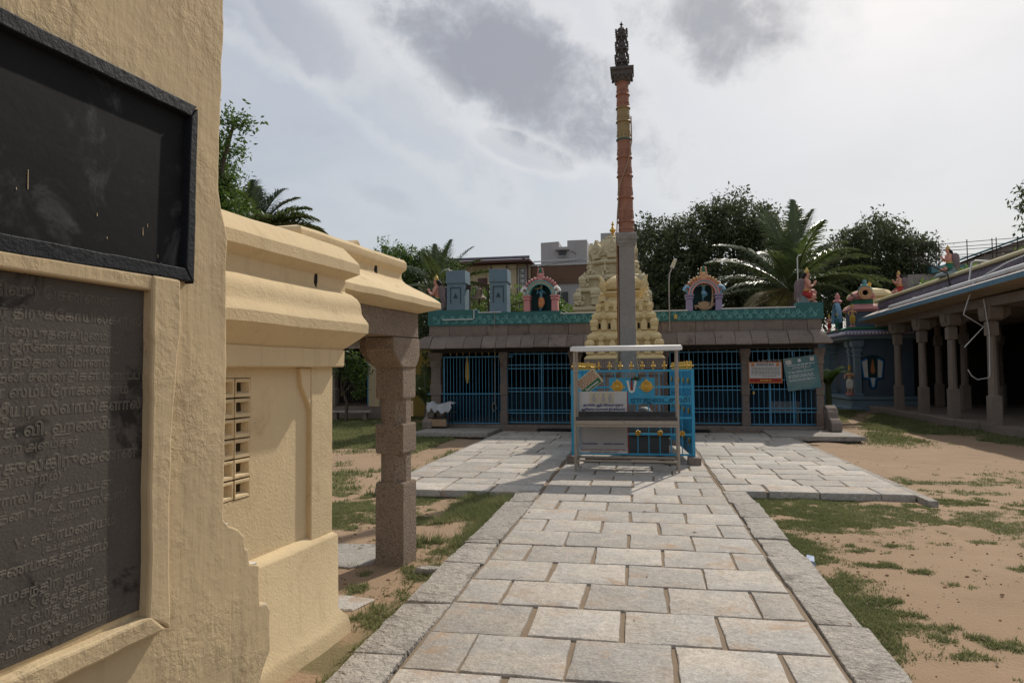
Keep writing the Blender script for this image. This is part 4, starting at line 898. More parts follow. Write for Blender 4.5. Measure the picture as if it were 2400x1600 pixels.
def niche(cx, z0, W, H, lab, cols, petals):
    """arched shrine niche on the parapet"""
    y0 = 18.70; t = thing('arched_niche', (cx, 18.95, z0), lab, 'niche'); h = W/2; pz = z0+H*.36
    B().box(cx-h*.80, cx+h*.80, y0+.34, y0+.42, z0, pz+h*.75).build('back_panel', 'niche_dark', t)
    for s in (-1, 1):
        x = cx+s*h*.80; p = B(); p.box(x-h*.18, x+h*.18, y0+.05, y0+.34, z0, pz-.12, .005); po = p.build('pillar', cols[0], t, bevel=.006)
        b = B(); b.box(x-h*.22, x+h*.22, y0+.02, y0+.36, pz-.118, pz-.07); b.box(x-h*.17, x+h*.17, y0+.04, y0+.345, pz-.07, pz-.04); b.box(x-h*.25, x+h*.25, y0+.01, y0+.37, pz-.04, pz); b.build('capital', cols[0], po, bevel=.006)
    def arc(r0, r1, ya, yb, m, nm, rz=1.):
        b = B(); n = 20; poly = []
        for i in range(n+1): a = math.pi*i/n; poly.append((cx+r0*math.cos(a), pz+.0+r0*math.sin(a)*rz))
        for i in range(n, -1, -1): a = math.pi*i/n; poly.append((cx+r1*math.cos(a), pz+.0+r1*math.sin(a)*rz))
        k = n+1; vs = [(u, w, v) for w in (ya, yb) for u, v in poly]; fs = []
        for i in range(n):
            a, c, d, e = i, i+1, 2*k-2-i, 2*k-1-i; o = 2*k; fs += [(a, c, d, e), (o+a, o+e, o+d, o+c), (a, o+a, o+c, c), (e, d, o+d, o+e)]
        fs += [(0, 2*k-1, 4*k-1, 2*k), (n, 2*k+n, 2*k+n+1, n+1)]
        b.add(vs, fs); b.build(nm, m, t)
    arc(h*.62, h*.70, y0+.02, y0+.34, cols[1], 'arch_band'); arc(h*.702, h*.78, y0+.04, y0+.34, cols[2], 'arch_band'); arc(h*.782, h*.86, y0+.02, y0+.33, cols[3], 'arch_band')
    n = petals
    for i in range(n):
        a = R(20)+(math.pi-R(40))*i/(n-1)
        if abs(a-math.pi/2) < .2: continue
        px, pzz = cx+h*.98*math.cos(a), pz+h*.98*math.sin(a); T = Matrix.Translation((px, y0+.16, pzz)) @ Matrix.Rotation(math.pi/2-a, 4, 'Y')
        b = B(T); b.ell((0, 0, 0), (h*.085, .07, h*.16), 8, 6); b.ell((0, -.05, .03), (h*.05, .04, h*.07), 6, 5); b.build('petal', cols[4] if i % 2 else cols[5], t, smooth=60)
    for s in (-1, 1):   # swan scrolls at the springing
        b = B(); pts = [(cx+s*(h*.88+.10*math.cos(a)*(1-a/9)), y0+.06, pz+.10+.13*math.sin(a)*(1-a/9)) for a in [i*.55 for i in range(13)]]; b.tube(pts, [.05-.003*i for i in range(13)], 6); b.build('swan_scroll', cols[6], t, smooth=60)
    zt = pz+h*.86
    b = B(); b.ell((cx, y0+.12, zt+.03), (.12, .09, .07)); b.ell((cx-.08, y0+.08, zt+.06), .05); b.ell((cx+.08, y0+.08, zt+.06), .05); b.ell((cx, y0+.10, zt+.13), (.075, .07, .09)); b.build('crest_mask', cols[5], t, smooth=60)
    b = B(); b.ell((cx, y0+.10, zt+.22), (.055, .05, .10)); b.ell((cx, y0+.10, zt+.31), (.03, .03, .05)); b.build('crest_leaf', 'paint_green', t, smooth=60)
    b = B()
    for s in (-1, 1):
        for k in range(3): b.ell((cx+s*(.075-.012*k), y0+.10, zt+.16+.07*k), (.03, .03, .036), 7, 5)
    b.build('crest_beads', cols[5], t, smooth=60)
niche(-2.69, 3.247, .98, 1.24, 'arched niche with pink pillars and pink petals, left of the cream towers', ['paint_pink', 'paint_aqua', 'paint_peach', 'paint_aqua', 'paint_pink', 'paint_pink', 'paint_white'], 15)
niche(1.71, 3.152, .94, 1.24, 'arched niche with lilac pillars and orange petals, right of the cream towers', ['paint_lilac', 'paint_pink', 'paint_aqua', 'paint_pink', 'paint_peach', 'paint_peach', 'paint_sky'], 15)
def niche_figures():
    y = 18.9
    x, z = -2.69, 3.247; t = thing('niche_statue', (x, y, z), 'small blue painted flute player statue in orange cloth inside the pink niche', 'statue'); q = lambda a, b, c: (x+a, y+b, z+c)
    sk = [('t', ([q(0, 0, .36), q(0, 0, .46), q(.005, 0, .55), q(.01, 0, .60), q(.012, 0, .65)], [.05, .048, .065, .035, .022])), ('e', (q(.015, -.01, .69), (.034, .036, .045))), ('e', (q(.015, -.048, .685), (.008, .014, .008))),
          ('t', ([q(-.02, 0, .38), q(-.035, -.01, .22), q(-.03, 0, .05)], [.045, .036, .022])), ('t', ([q(.03, 0, .38), q(.06, -.03, .24), q(0, -.05, .07)], [.045, .036, .022])), ('t', ([q(-.03, -.03, .03), q(-.03, -.08, .02)], [.022, .018])), ('t', ([q(0, -.06, .05), q(-.03, -.09, .02)], [.02, .016]))]
    for s in (-1, 1): sk += [('t', ([q(s*.065, 0, .575), q(s*.12, -.02, .50), q(s*.07-.02, -.07, .58), q(s*.03-.04, -.08, .635)], [.026, .023, .019, .015])), ('e', (q(s*.03-.04, -.085, .645), (.016, .012, .018)))]
    person_mesh('body', 'skin_blue', t, sk, .011)
    person_mesh('garment', 'paint_orange', t, [('t', ([q(0, 0, .30), q(0, 0, .40)], [.075, .065])), ('t', ([q(-.02, 0, .36), q(-.035, -.01, .22), q(-.03, 0, .10)], [.06, .05, .038])), ('t', ([q(.03, 0, .36), q(.06, -.03, .24), q(.01, -.05, .11)], [.06, .052, .038]))], .012)
    b = B(); b.lathe([(.036, 0), (.04, .02), (.02, .07), (.004, .10)], q(.012, 0, .715), 10); b.build('crown', 'gold_dull', t); b = B(); b.bar(q(-.15, -.10, .625), q(.05, -.10, .665), .008, n=6); b.build('flute', 'gold_dull', t)
    b = B(); b.ell(q(.015, .018, .70), (.040, .034, .046)); b.build('hair', 'hair_black', t, smooth=60)
    x, z = 1.71, 3.152; t = thing('niche_statue', (x, y, z), 'small blue painted dancing statue on a many-headed cobra inside the lilac niche', 'statue')
    sk = [('t', ([q(0, 0, .50), q(0, 0, .60), q(.005, 0, .68), q(.01, 0, .73), q(.012, 0, .78)], [.05, .045, .062, .035, .022])), ('e', (q(.015, -.01, .82), (.034, .036, .045))), ('e', (q(.015, -.048, .815), (.008, .014, .008))),
          ('t', ([q(-.02, 0, .50), q(-.015, -.02, .40), q(-.02, 0, .30)], [.044, .034, .022])), ('t', ([q(.03, 0, .50), q(.08, -.06, .44), q(-.01, -.08, .37)], [.044, .034, .022])), ('t', ([q(-.02, -.02, .29), q(-.02, -.07, .28)], [.022, .018])), ('t', ([q(-.01, -.08, .37), q(-.05, -.10, .35)], [.02, .016])),
          ('t', ([q(-.06, 0, .70), q(-.14, -.02, .68), q(-.22, -.03, .66)], [.026, .022, .016])), ('t', ([q(.065, 0, .70), q(.14, -.02, .71), q(.22, -.03, .69)], [.026, .022, .016])), ('e', (q(-.235, -.03, .655), (.018, .012, .015))), ('e', (q(.235, -.03, .685), (.018, .012, .015)))]
    person_mesh('body', 'skin_blue', t, sk, .011)
    person_mesh('garment', 'paint_sky', t, [('t', ([q(0, 0, .46), q(0, 0, .54)], [.066, .06])), ('t', ([q(.02, 0, .50), q(.06, -.05, .455)], [.056, .044]))], .012)
    b = B(); b.lathe([(.036, 0), (.04, .02), (.02, .08), (.004, .11)], q(.012, 0, .845), 10); b.build('crown', 'gold_dull', t)
    b = B(); b.tube([q(.05, -.05, .74), q(.04, -.06, .70), q(.0, -.06, .66), q(-.04, -.05, .70), q(-.05, -.04, .74)], .010, 5); b.build('necklace', 'paint_yellow', t)
    b = B(); b.tube([q(-.20, -.05, .06), q(-.24, -.05, .14), q(-.14, -.06, .13), q(-.06, -.03, .06), q(.06, -.03, .05), q(.18, -.06, .10), q(.25, -.06, .18), q(.18, -.05, .10), q(.23, -.03, .30), q(.24, -.02, .50), q(.22, -.02, .66)], [.03, .038, .042, .05, .05, .045, .04, .04, .032, .026, .016], 8)
    for k in range(-3, 4): b.tube([q(k*.012, -.05, .05), q(k*.038, -.08, .17), q(k*.045, -.11, .26-.012*abs(k))], [.035, .036, .02], 7)
    b.build('cobra', 'snake', t, smooth=60)
niche_figures()
def roof_lamp():
    t = thing('lamp_post', (.80, 18.85, 2.9), 'slim metal lamp post with tilted flood lamp on the teal parapet', 'lamp')
    B().tube([(.80, 18.66, 2.62), (.80, 18.66, 3.9), (.82, 18.66, 4.15), (.90, 18.66, 4.34)], .018, 6).build('pole', 'steel', t)
    T = Matrix.Translation((.93, 18.66, 4.42)) @ Matrix.Rotation(R(22), 4, 'Y'); B(T).box(-.055, .055, -.07, .07, -.11, .14, .015).build('lamp_head', 'plastic_pipe', t, bevel=.01); B(T).box(-.045, .045, -.075, -.07, -.08, .11).build('lens', 'sign_cream', t)
    o = B().box(.92, 1.0, 18.62, 18.70, 2.94, 3.06).build('junction_box', 'gold_dull', bevel=.008); tag(o, 'small yellow junction box on the teal parapet beside the lamp post', 'box')
roof_lamp()
b = B(); b.tube([(4.12, 18.95, 3.3), (4.12, 18.95, 4.50), (4.15, 18.95, 4.56), (4.22, 18.95, 4.58)], .014, 6); o = b.build('vent_pipe', 'plastic_pipe'); tag(o, 'thin white pipe with bent top behind the right kneeling statue', 'pipe')
# ------------------------------------------------------------------ flag column
def make_pole():
    x, y = -.215, 13.3; t = thing('flag_column', (x, y, 0), 'tall slender temple flag column, grey stone below and banded copper above', 'column')
    lean = lambda z: (x-.045*max(0, z-4.1)/4.3, y, z)
    s = B(); h = .148
    s.rings([[(x+a*h*k, y+c*h*k, z) for a, c in ((-.86, -1), (.86, -1), (1, -.86), (1, .86), (.86, 1), (-.86, 1), (-1, .86), (-1, -.86))] for k, z in ((1.25, 0), (1.25, .3), (1.04, .34), (1.02, 2.), (.98, 3.96))])
    so = s.build('stone_shaft', 'altar_stone', t, bevel=.004); so.data.materials[0] = M['shaft_stone']
    b = B(); b.rings([[(x+a*k, y+c*k, z) for a, c in ((-1, -1), (1, -1), (1, 1), (-1, 1))] for k, z in ((.15, 3.96), (.155, 4.0), (.175, 4.02), (.175, 4.07), (.195, 4.10), (.20, 4.19), (.17, 4.22), (.15, 4.225))]); b.build('stone_capital', 'shaft_stone', so, bevel=.006)
    # copper sleeve sections
    zs = [4.225, 4.47, 4.93, 5.36, 5.72, 6.08, 6.43, 6.70, 6.96, 7.20]; mats = ['copper', 'copper', 'copper', 'copper', 'copper', 'brass_dull', 'brass_dull', 'copper', 'copper']
    for i in range(9):
        z0, z1 = zs[i], zs[i+1]; r = .150-.004*i; c0, c1 = lean(z0), lean(z1); b = B(); n = 20; rings = []
        for k, z in ((1, z0+.002), (1, z0+.03), (.97, z0+.04), (.985, (z0+z1)/2-.05), (1.02, (z0+z1)/2-.045), (1.02, (z0+z1)/2-.03), (.985, (z0+z1)/2-.02), (.97, z1-.05), (1, z1-.035)):
            c = lean(z); rings.append([(c[0]+r*k*math.cos(2*math.pi*j/n), y+r*k*math.sin(2*math.pi*j/n), z) for j in range(n)])
        b.rings(rings); so = b.build('metal_section', mats[i], t, smooth=30)
        b = B(); c = lean(z1-.02); b.lathe([(r*.99, -.018), (r*1.10, -.012), (r*1.14, .0), (r*1.10, .014), (r*.99, .02)], c, 24); b.build('band', 'verdigris' if i == 4 else mats[i], so, smooth=50)
        q = B(); k = 10
        for j in range(k):
            a = 2*math.pi*j/k; c = lean(z0+.05); e = lean((z0+z1)/2-.06); q.tube([(c[0]+r*.985*math.cos(a), y+r*.985*math.sin(a), c[2]), (e[0]+r*.99*math.cos(a), y+r*.99*math.sin(a), e[2])], [.016, .004], 4)
        o = q.build('embossing', mats[i], so); o['kind'] = 'stuff'
    X = lean(7.3)[0]
    b = B(); b.rings([[(X+a*k, y+c*k, z) for a, c in ((-1, -1), (1, -1), (1, 1), (-1, 1))] for k, z in ((.12, 7.19), (.15, 7.22), (.16, 7.28), (.19, 7.30), (.19, 7.37), (.225, 7.39), (.225, 7.44), (.13, 7.46))]); fo = b.build('platform', 'dark_bronze', t, bevel=.004)
    for i in range(8):
        a = 2*math.pi*(i+.5)/8; B().lathe([(.004, -.11), (.012, -.105), (.026, -.09), (.02, -.04), (.006, -.02), (.005, .0)], (X+.20*math.cos(a), y+.20*math.sin(a), 7.34), 7).build('small_bell', 'dark_bronze', fo)
    for i, z in enumerate((7.46, 7.72, 7.98)):
        k = 1-.08*i; b = B(); b.rings([[(X+a*q*k, y+c*q*k, zz) for a, c in ((-1, -1), (1, -1), (1, 1), (-1, 1))] for q, zz in ((.075, z), (.07, z+.10), (.11, z+.115), (.115, z+.14), (.085, z+.19), (.07, z+.26))]); co = b.build('tier', 'dark_bronze', t, bevel=.004)
        for s in ((1, 0), (-1, 0), (0, 1), (0, -1), (1, 1), (-1, 1), (1, -1), (-1, -1)):
            for zz, q in ((z+.03, .105), (z+.16, .12)): B().lathe([(.012, 0), (.024, .02), (.018, .06), (.026, .075), (.004, .10)], (X+s[0]*q*k, y+s[1]*q*k, zz), 6).build('tier_finial', 'dark_bronze', co)
    B().lathe([(.06, 0), (.085, .03), (.075, .07), (.04, .09), (.02, .11), (.022, .13), (.012, .14), (.036, .165), (.012, .195), (.003, .23)], (X, y, 8.20), 12).build('finial', 'dark_bronze', t, smooth=50)
    b = B(); b.tube([(lean(6.7)[0]+.15, y-.06, 6.5), (lean(6)[0]+.15, y-.09, 6.0), (lean(5.6)[0]+.06, y-.155, 5.55), (lean(5.2)[0]-.10, y-.145, 5.15), (lean(4.6)[0]-.16, y-.05, 4.6), (x-.19, y-.05, 4.05), (x-.172, y-.05, 3.2), (x-.17, y-.05, 2.2), (x-.175, y-.05, 1.2)], .012, 5); o = b.build('flag_rope', 'wood', None); tag(o, 'worn rope winding down the flag column', 'rope')
    # copper downpipe-like rod beside the stone shaft
    b = B(); b.tube([(x-.178, y+.02, .3), (x-.176, y+.02, 4.0)], .028, 8)
    for z in (1.6, 2.2, 2.8, 3.4, 3.9): b.lathe([(.028, -.02), (.04, 0), (.028, .02)], (x-.177, y+.02, z), 8)
    b.build('copper_rod', 'copper_dark', t)
mat('shaft_stone', (.24, .22, .20), .85, .2, 3, .4, 60, .008, speck=(.13, .12, .11), ss=70, dirt=(.17, .15, .13), dl=(.55, .75), ds=2)
mat('copper_dark', (.22, .07, .035), .5, .3, 6, .2, metal=.4)
make_pole()
def make_altar():
    x, y = .06, 12.75; t = thing('stone_altar', (x, y, 0), 'low dark stone altar block standing inside the blue cage', 'altar')
    b = B(); b.rings([[(x+a*k, y+c*k*.9, z) for a, c in ((-1, -1), (1, -1), (1, 1), (-1, 1))] for k, z in ((.42, 0), (.42, .40), (.44, .42), (.50, .47), (.50, .56), (.46, .60), (.44, .64), (.47, .66), (.47, .74), (.30, .76))]); b.build('body', 'altar_stone', t, bevel=.012)
    b = B(); b.lathe([(.28, .762), (.30, .79), (.26, .82), (.14, .84), (.10, .90), (.04, .92)], (x, y, 0), 20); b.build('lotus_top', 'altar_stone', t, smooth=40)
    x, y = .30, 12.45; b = B(); b.lathe([(.07, 0), (.08, .02), (.03, .05), (.025, .55), (.05, .58), (.10, .62), (.11, .66), (.08, .67), (.03, .70), (.015, .80)], (x, y, .0), 14); o = b.build('oil_lamp', 'gold', smooth=40); tag(o, 'brass oil lamp on a stem inside the blue cage', 'lamp')
make_altar()
# ------------------------------------------------------------------ blue cage round the column
CX0, CX1, CY0, CY1 = -1.165, .87, 11.92, 15.0
RX = .66
def make_cage():
    t = thing('blue_cage', (-.15, 13, 0), 'bright blue steel enclosure with gold spear tips and emblems round the flag column', 'enclosure')
    b = B()
    for x, y in ((CX0, CY0), (CX1, CY0), (-.95, CY1), (RX, CY1), (.5, CY0+.0)): B().box(x-.11, x+.11, y-.13, y+.13, .0, .13).jitter(.012, 6, x).build('base_block', 'hall_stone', t, bevel=.012)
    B().box(CX0+.2, CX1-.45, 12.0, 12.16, .0, .09).jitter(.008, 5).build('base_kerb', 'hall_stone', t, bevel=.012)
    # front frame
    f = B(); z0, z1 = .16, 1.60
    for x in (CX0, CX1): f.box(x-.022, x+.022, CY0-.022, CY0+.022, .13, z1)
    for z in (z0, .50, .78, 1.30, z1-.02): f.box(CX0, CX1, CY0-.014, CY0+.014, z-.016, z+.016)
    fr = f.build('front_frame', 'cage_blue', t)
    g = B(); n = 11; s = B(); d = B()
    for i in range(1, n):
        x = CX0+(CX1-CX0)*i/n; g.bar((x, CY0, z0), (x, CY0, z1), .0085, n=5)
        for zz, rr in ((.52, .045), ):
            if i % 2 == 0:
                for k in range(8): a = math.pi*k/4; d.ell((x+.034*math.cos(a), CY0-.02, zz+.034*math.sin(a)), (.017, .012, .017), 6, 4)
                d.ell((x, CY0-.026, zz), .020, 7, 5)
    o = g.build('front_bars', 'cage_blue', fr); o['kind'] = 'stuff'; o = d.build('rosettes', 'gold', fr); o['kind'] = 'stuff'
    def tips(p, q, n, nm='spear_tip'):
        for i in range(n):
            u = (i+.5)/n; x = p[0]+(q[0]-p[0])*u; y = p[1]+(q[1]-p[1])*u
            k = B().lathe([(.010, 0), (.016, .01), (.010, .03), (.026, .055), (.024, .07), (.012, .09), (.02, .105), (.003, .15)], (x, y, p[2]), 6); k.ell((x-.03, y, p[2]+.06), (.016, .01, .014), 5, 3); k.ell((x+.03, y, p[2]+.06), (.016, .01, .014), 5, 3)
            k.build(nm, 'gold', t)
    tips((CX0, CY0, z1), (CX1, CY0, z1), 11)
    # solid side panels with rosettes, ribbed
    for (xa, xb, nm) in ((CX0, -.95, 'left'), (CX1, RX, 'right')):
        A = Vector((xa, CY0, 0)); Bv = Vector((xb, CY1, 0)); dv = (Bv-A); L = dv.length; dv.normalize(); nv = Vector((-dv.y, dv.x, 0))
        if nv.x > 0 and xa > 0: nv = -nv
        if nv.x < 0 and xa < 0: nv = -nv
        T = Matrix(((dv.x, nv.x, 0, A.x), (dv.y, nv.y, 0, A.y), (0, 0, 1, 0), (0, 0, 0, 1)))
        p = B(T)
        for z in (.15, .53, 1.16, 1.585): p.box(0, L, -.02, .025, z-.018, z+.018)
        for k in range(4): xx = L*k/3; p.box(xx-.02, xx+.02, -.022, .027, .13, 1.60)
        po = p.build('side_panel', 'cage_blue', t)
        q = B(T); m = 28
        for k in range(m): q.box(L*k/m+.004, L*(k+1)/m-.004, -.008+(.006 if k % 2 else 0), .012+(.006 if k % 2 else 0), .16, 1.58)
        o = q.build('ribbed_sheet', 'cage_blue', po); o['kind'] = 'stuff'
        for z in (.36, .88, 1.40):
            for k in range(5):
                xx = L*(k+.5)/5; r = B(T)
                for j in range(8): a = math.pi*j/4; r.ell((xx+.05*math.cos(a), .035, z+.036*math.sin(a)), (.024, .012, .018), 6, 4)
                r.ell((xx, .042, z), (.026, .014, .022), 7, 5); r.build('rosette', 'gold', po)
        e = A+dv*L; tips((A.x, A.y+.1, 1.60), (e.x, e.y, 1.60), 15)
    f = B(); f.box(-.95, RX, CY1-.014, CY1+.014, .14, .18); f.box(-.95, RX, CY1-.014, CY1+.014, 1.56, 1.60)
    for i in range(10): xx = -.95+(RX+.95)*i/9; f.bar((xx, CY1, .15), (xx, CY1, 1.58), .008)
    f.build('rear_grille', 'cage_blue', t)
    # emblem board and lettered boards on the front
    yb = CY0-.030
    bo = B().box(-.53, .24, yb, yb+.012, 1.16, 1.46).build('emblem_board', 'cage_blue', t)
    def disc(cx, cz, k):
        q = B(); Tm = Matrix.Translation((cx, yb-.004, cz)) @ Matrix.Rotation(R(90), 4, 'X'); q.T = Tm
        q.lathe([(.098, -.004), (.098, .006), (.088, .014), (.078, .008), (.06, .016), (.045, .010), (.02, .022)], (0, 0, 0), 28); q.T = Matrix()
        for a in range(0, 360, 90):
            dx, dz = math.cos(R(a+90)), math.sin(R(a+90)); px, pz = cx+dx*.105, cz+dz*.105
            q.add([(px-.03*abs(dz)-.012*abs(dx), yb-.012, pz-.012*abs(dz)-.03*abs(dx)), (px+.03*abs(dz)+.012*abs(dx), yb-.012, pz-.012*abs(dz)-.03*abs(dx)), (px+dx*.018+.006, yb-.010, pz+dz*.018), (px+dx*.018-.006, yb-.010, pz+dz*.018)], [(0, 1, 2, 3)])
        q.build('emblem_disc', 'gold', bo, smooth=40)
        if k: q = B(); q.tube([(cx+.03*math.cos(a)*(1-a/12), yb-.022, cz+.035*math.sin(a)*(1-a/12)) for a in [i*.6 for i in range(14)]], .006, 5); q.build('emblem_relief', 'gold', bo)
        else: q = B(); q.tube([(cx-.02, yb-.02, cz-.045), (cx+.012, yb-.02, cz-.01), (cx-.005, yb-.02, cz+.03), (cx+.02, yb-.02, cz+.05)], .009, 5); q.build('emblem_relief', 'gold', bo)
    disc(-.385, 1.315, 1); disc(.105, 1.315, 0)
    q = B(); fn = lambda u, v, w: (u, w, v)
    q.prism([(-.235, 1.41), (-.195, 1.42), (-.165, 1.245), (-.125, 1.245), (-.095, 1.42), (-.055, 1.41), (-.095, 1.235), (-.13, 1.205), (-.16, 1.205), (-.195, 1.235)], fn, yb-.008, yb-.001); q.build('white_mark', 'paint_white', bo)
    q = B(); q.prism([(-.158, 1.43), (-.132, 1.43), (-.128, 1.25), (-.162, 1.25)], fn, yb-.010, yb-.001); q.build('red_mark', 'ink_red', bo)
    bo = B().box(CX0+.02, CX1-.03, yb, yb+.010, 1.015, 1.155).build('letter_board', 'cage_blue', t)
    text('lettering', 'டிகோரம் ராஜலட்சுமி', 'letter_metal', bo, (CX1-.05, yb-.006, 1.045), (1, 0, 0), (0, 0, 1), .115, align='RIGHT', bold=.022, width=1.75)
    bo = B().box(-.72, .40, yb, yb+.010, .80, .885).build('letter_board', 'cage_blue', t)
    text('lettering', 'திருப்பணி', 'letter_metal', bo, (.36, yb-.006, .815), (1, 0, 0), (0, 0, 1), .07, align='RIGHT', bold=.035, width=.62)
    # small garland over the emblem
    b = B()
    for i in range(60): a = random.uniform(0, 6.3); b.ell((-.08+random.gauss(0, .05), yb-.02+random.uniform(-.02, .02), 1.455+random.gauss(0, .018)), (.012, .010, .010), 5, 3)
    o = b.build('dried_garland', 'leaf_dark'); tag(o, 'small dark dried leaf garland on the cage emblem board', 'garland')
    b = B()
    for i in range(70): a = random.uniform(0, 6.3); p0 = Vector((-.215+random.choice((-.2, .16)), 13.2, 1.75+random.uniform(-.1, .35))); b.bar(p0, p0+Vector((random.gauss(0, .07), random.gauss(0, .05), random.uniform(-.28, -.1))), .003, n=3)
    o = b.build('straw_bundle', 'roof_yellow'); tag(o, 'dry straw tied round the flag column just above the cage', 'straw')
make_cage()
# ------------------------------------------------------------------ lamp tray stand
def make_stand():
    t = thing('lamp_stand', (-.22, 11.1, 0), 'steel lamp stand with black soot tray and white sheet roof before the cage', 'stand')
    X0, X1, Y0, Y1 = -1.03, .57, 10.92, 11.38
    for x in (X0, X1):
        for y in (Y0, Y1): B().box(x-.018, x+.018, y-.018, y+.018, 0, 1.90).build('post', 'steel', t, bevel=.004)
    for z in (.17, .72):
        for y in (Y0, Y1): B().box(X0+.019, X1-.019, y-.016, y+.016, z-.016, z+.016).build('rail', 'steel', t)
        for x in (X0, X1): B().box(x-.015, x+.015, Y0+.019, Y1-.019, z-.0155, z+.0155).build('rail', 'steel', t)
    b = B(); b.box(X0+.0, X1-.0, Y0-.035, Y0-.019, .745, .800); b.build('tray_rim', 'steel', t)
    b = B(); b.box(X0+.02, X1-.02, Y0-.03, Y1-.02, .775, .785); b.box(X0+.02, X1-.02, Y1-.03, Y1-.019, .785, .92); b.box(X0+.02, X1-.02, Y0-.034, Y0-.026, .802, .86); b.build('tray', 'tray_black', t)
    n = 12; vs = []; fs = []
    for i in range(n+1):
        u = i/n; y = Y0-.10+(Y1-Y0+.2)*u; z = 1.915+.075*math.sin(math.pi*u)
        for x in (X0-.05, X1+.07): vs += [(x, y, z)]
    for i in range(n): a = i*2; fs.append((a, a+1, a+3, a+2))
    o = B().add(vs, fs).build('sheet_roof', 'white_sheet', t, smooth=50); md = o.modifiers.new('s', 'SOLIDIFY'); md.thickness = .012
    b = B(); b.box(X0-.055, X1+.075, Y0-.108, Y0-.10, 1.90, 1.965); b.build('roof_lip', 'white_sheet', t)
    # banner tied behind the tray
    y = Y1+.03; q = thing('printed_banner', (-.6, y, .2), 'pale printed banner with blue lettering and two small pictures, tied to the lamp stand', 'banner')
    B().box(-1.005, -.22, y, y+.012, .23, 1.245).build('sheet', 'banner_white', q); B().box(-1.0, -.225, y-.003, y, .30, .76).build('lower_print', 'banner_grey', q); B().box(-.215, -.200, y-.004, y+.014, .23, 1.24).build('edge_strip', 'ink_red', q)
    for x0, x1 in ((-.83, -.685), (-.665, -.435)):
        po = B().box(x0, x1, y-.005, y-.001, 1.055, 1.225).build('picture', 'sign_cream', q); p = B()
        for cx in ([(x0+x1)/2] if x1-x0 < .2 else [x0+.06, x1-.06]): p.ell((cx, y-.006, 1.12), (.035, .003, .055), 8, 5); p.ell((cx, y-.006, 1.19), (.020, .003, .022), 8, 5)
        o = p.build('picture_shapes', 'banner_grey', po); o['kind'] = 'stuff'
    def tx(s, x, z, h, m, w, al='CENTER', bold=.03): text('lettering', s, m, q, (x, y-.006, z), (1, 0, 0), (0, 0, 1), h, align=al, bold=bold, width=w)
    tx('அருள்மிகு ஆதிபுரீஸ்வரர் மற்றும்', -.61, 1.005, .052, 'ink_blue', .66); tx('ஆதிகேசவப் பெருமாள் திருக்கோயில்', -.61, .935, .052, 'ink_blue', .72)
    tx('பொது நன்கொடை', -.83, .375, .034, 'ink_blue', .26); tx('அன்னதானம் நன்கொடை', -.44, .375, .034, 'ink_blue', .34); tx('ARULMIGU ADHIPURESHWARAR & ATHIKESAVAPERUMAL TEMPLE', -.615, .275, .034, 'ink_red', .74); tx('CHINDATHRIPET, CHENNAI - 600 002', -.615, .242, .026, 'ink_dark', .46)
    # tilted sign
    T = Matrix.Translation((-.84, Y1+.055, 1.405)) @ Matrix.Rotation(R(-38), 4, 'Y'); q = thing('tilted_placard', (-.84, Y1+.055, 1.3), 'tilted cream placard with orange lines and a green lettered strip, on the lamp stand', 'placard')
    B(T).box(-.19, .19, 0, .008, -.135, .135).build('sheet', 'sign_cream', q); B(T).box(-.19, .19, -.003, 0, -.125, -.04).build('green_strip', 'sign_green', q)
    X = T.to_3x3() @ Vector((1, 0, 0)); Z = T.to_3x3() @ Vector((0, 0, 1))
    text('lettering', 'கோசாலை', 'ink_white', q, T @ Vector((0, -.005, -.105)), X, Z, .055, align='CENTER', bold=.04, width=.26)
    o = q; b = B(T)
    for z in (.10, .07, .04, .01, -.02): 
        x = -.17
        while x < .15: L = random.uniform(.02, .06); b.add([(x, -.002, z-.006), (x+L, -.002, z-.006), (x+L, -.002, z+.006), (x, -.002, z+.006)], [(0, 1, 2, 3)]); x += L+.012
    k = b.build('text_lines', 'ink_red', q); k['kind'] = 'stuff'
    B(T).box(.17, .20, -.006, .012, -.14, .14).build('edge_strip', 'sign_cream', q)
make_stand()
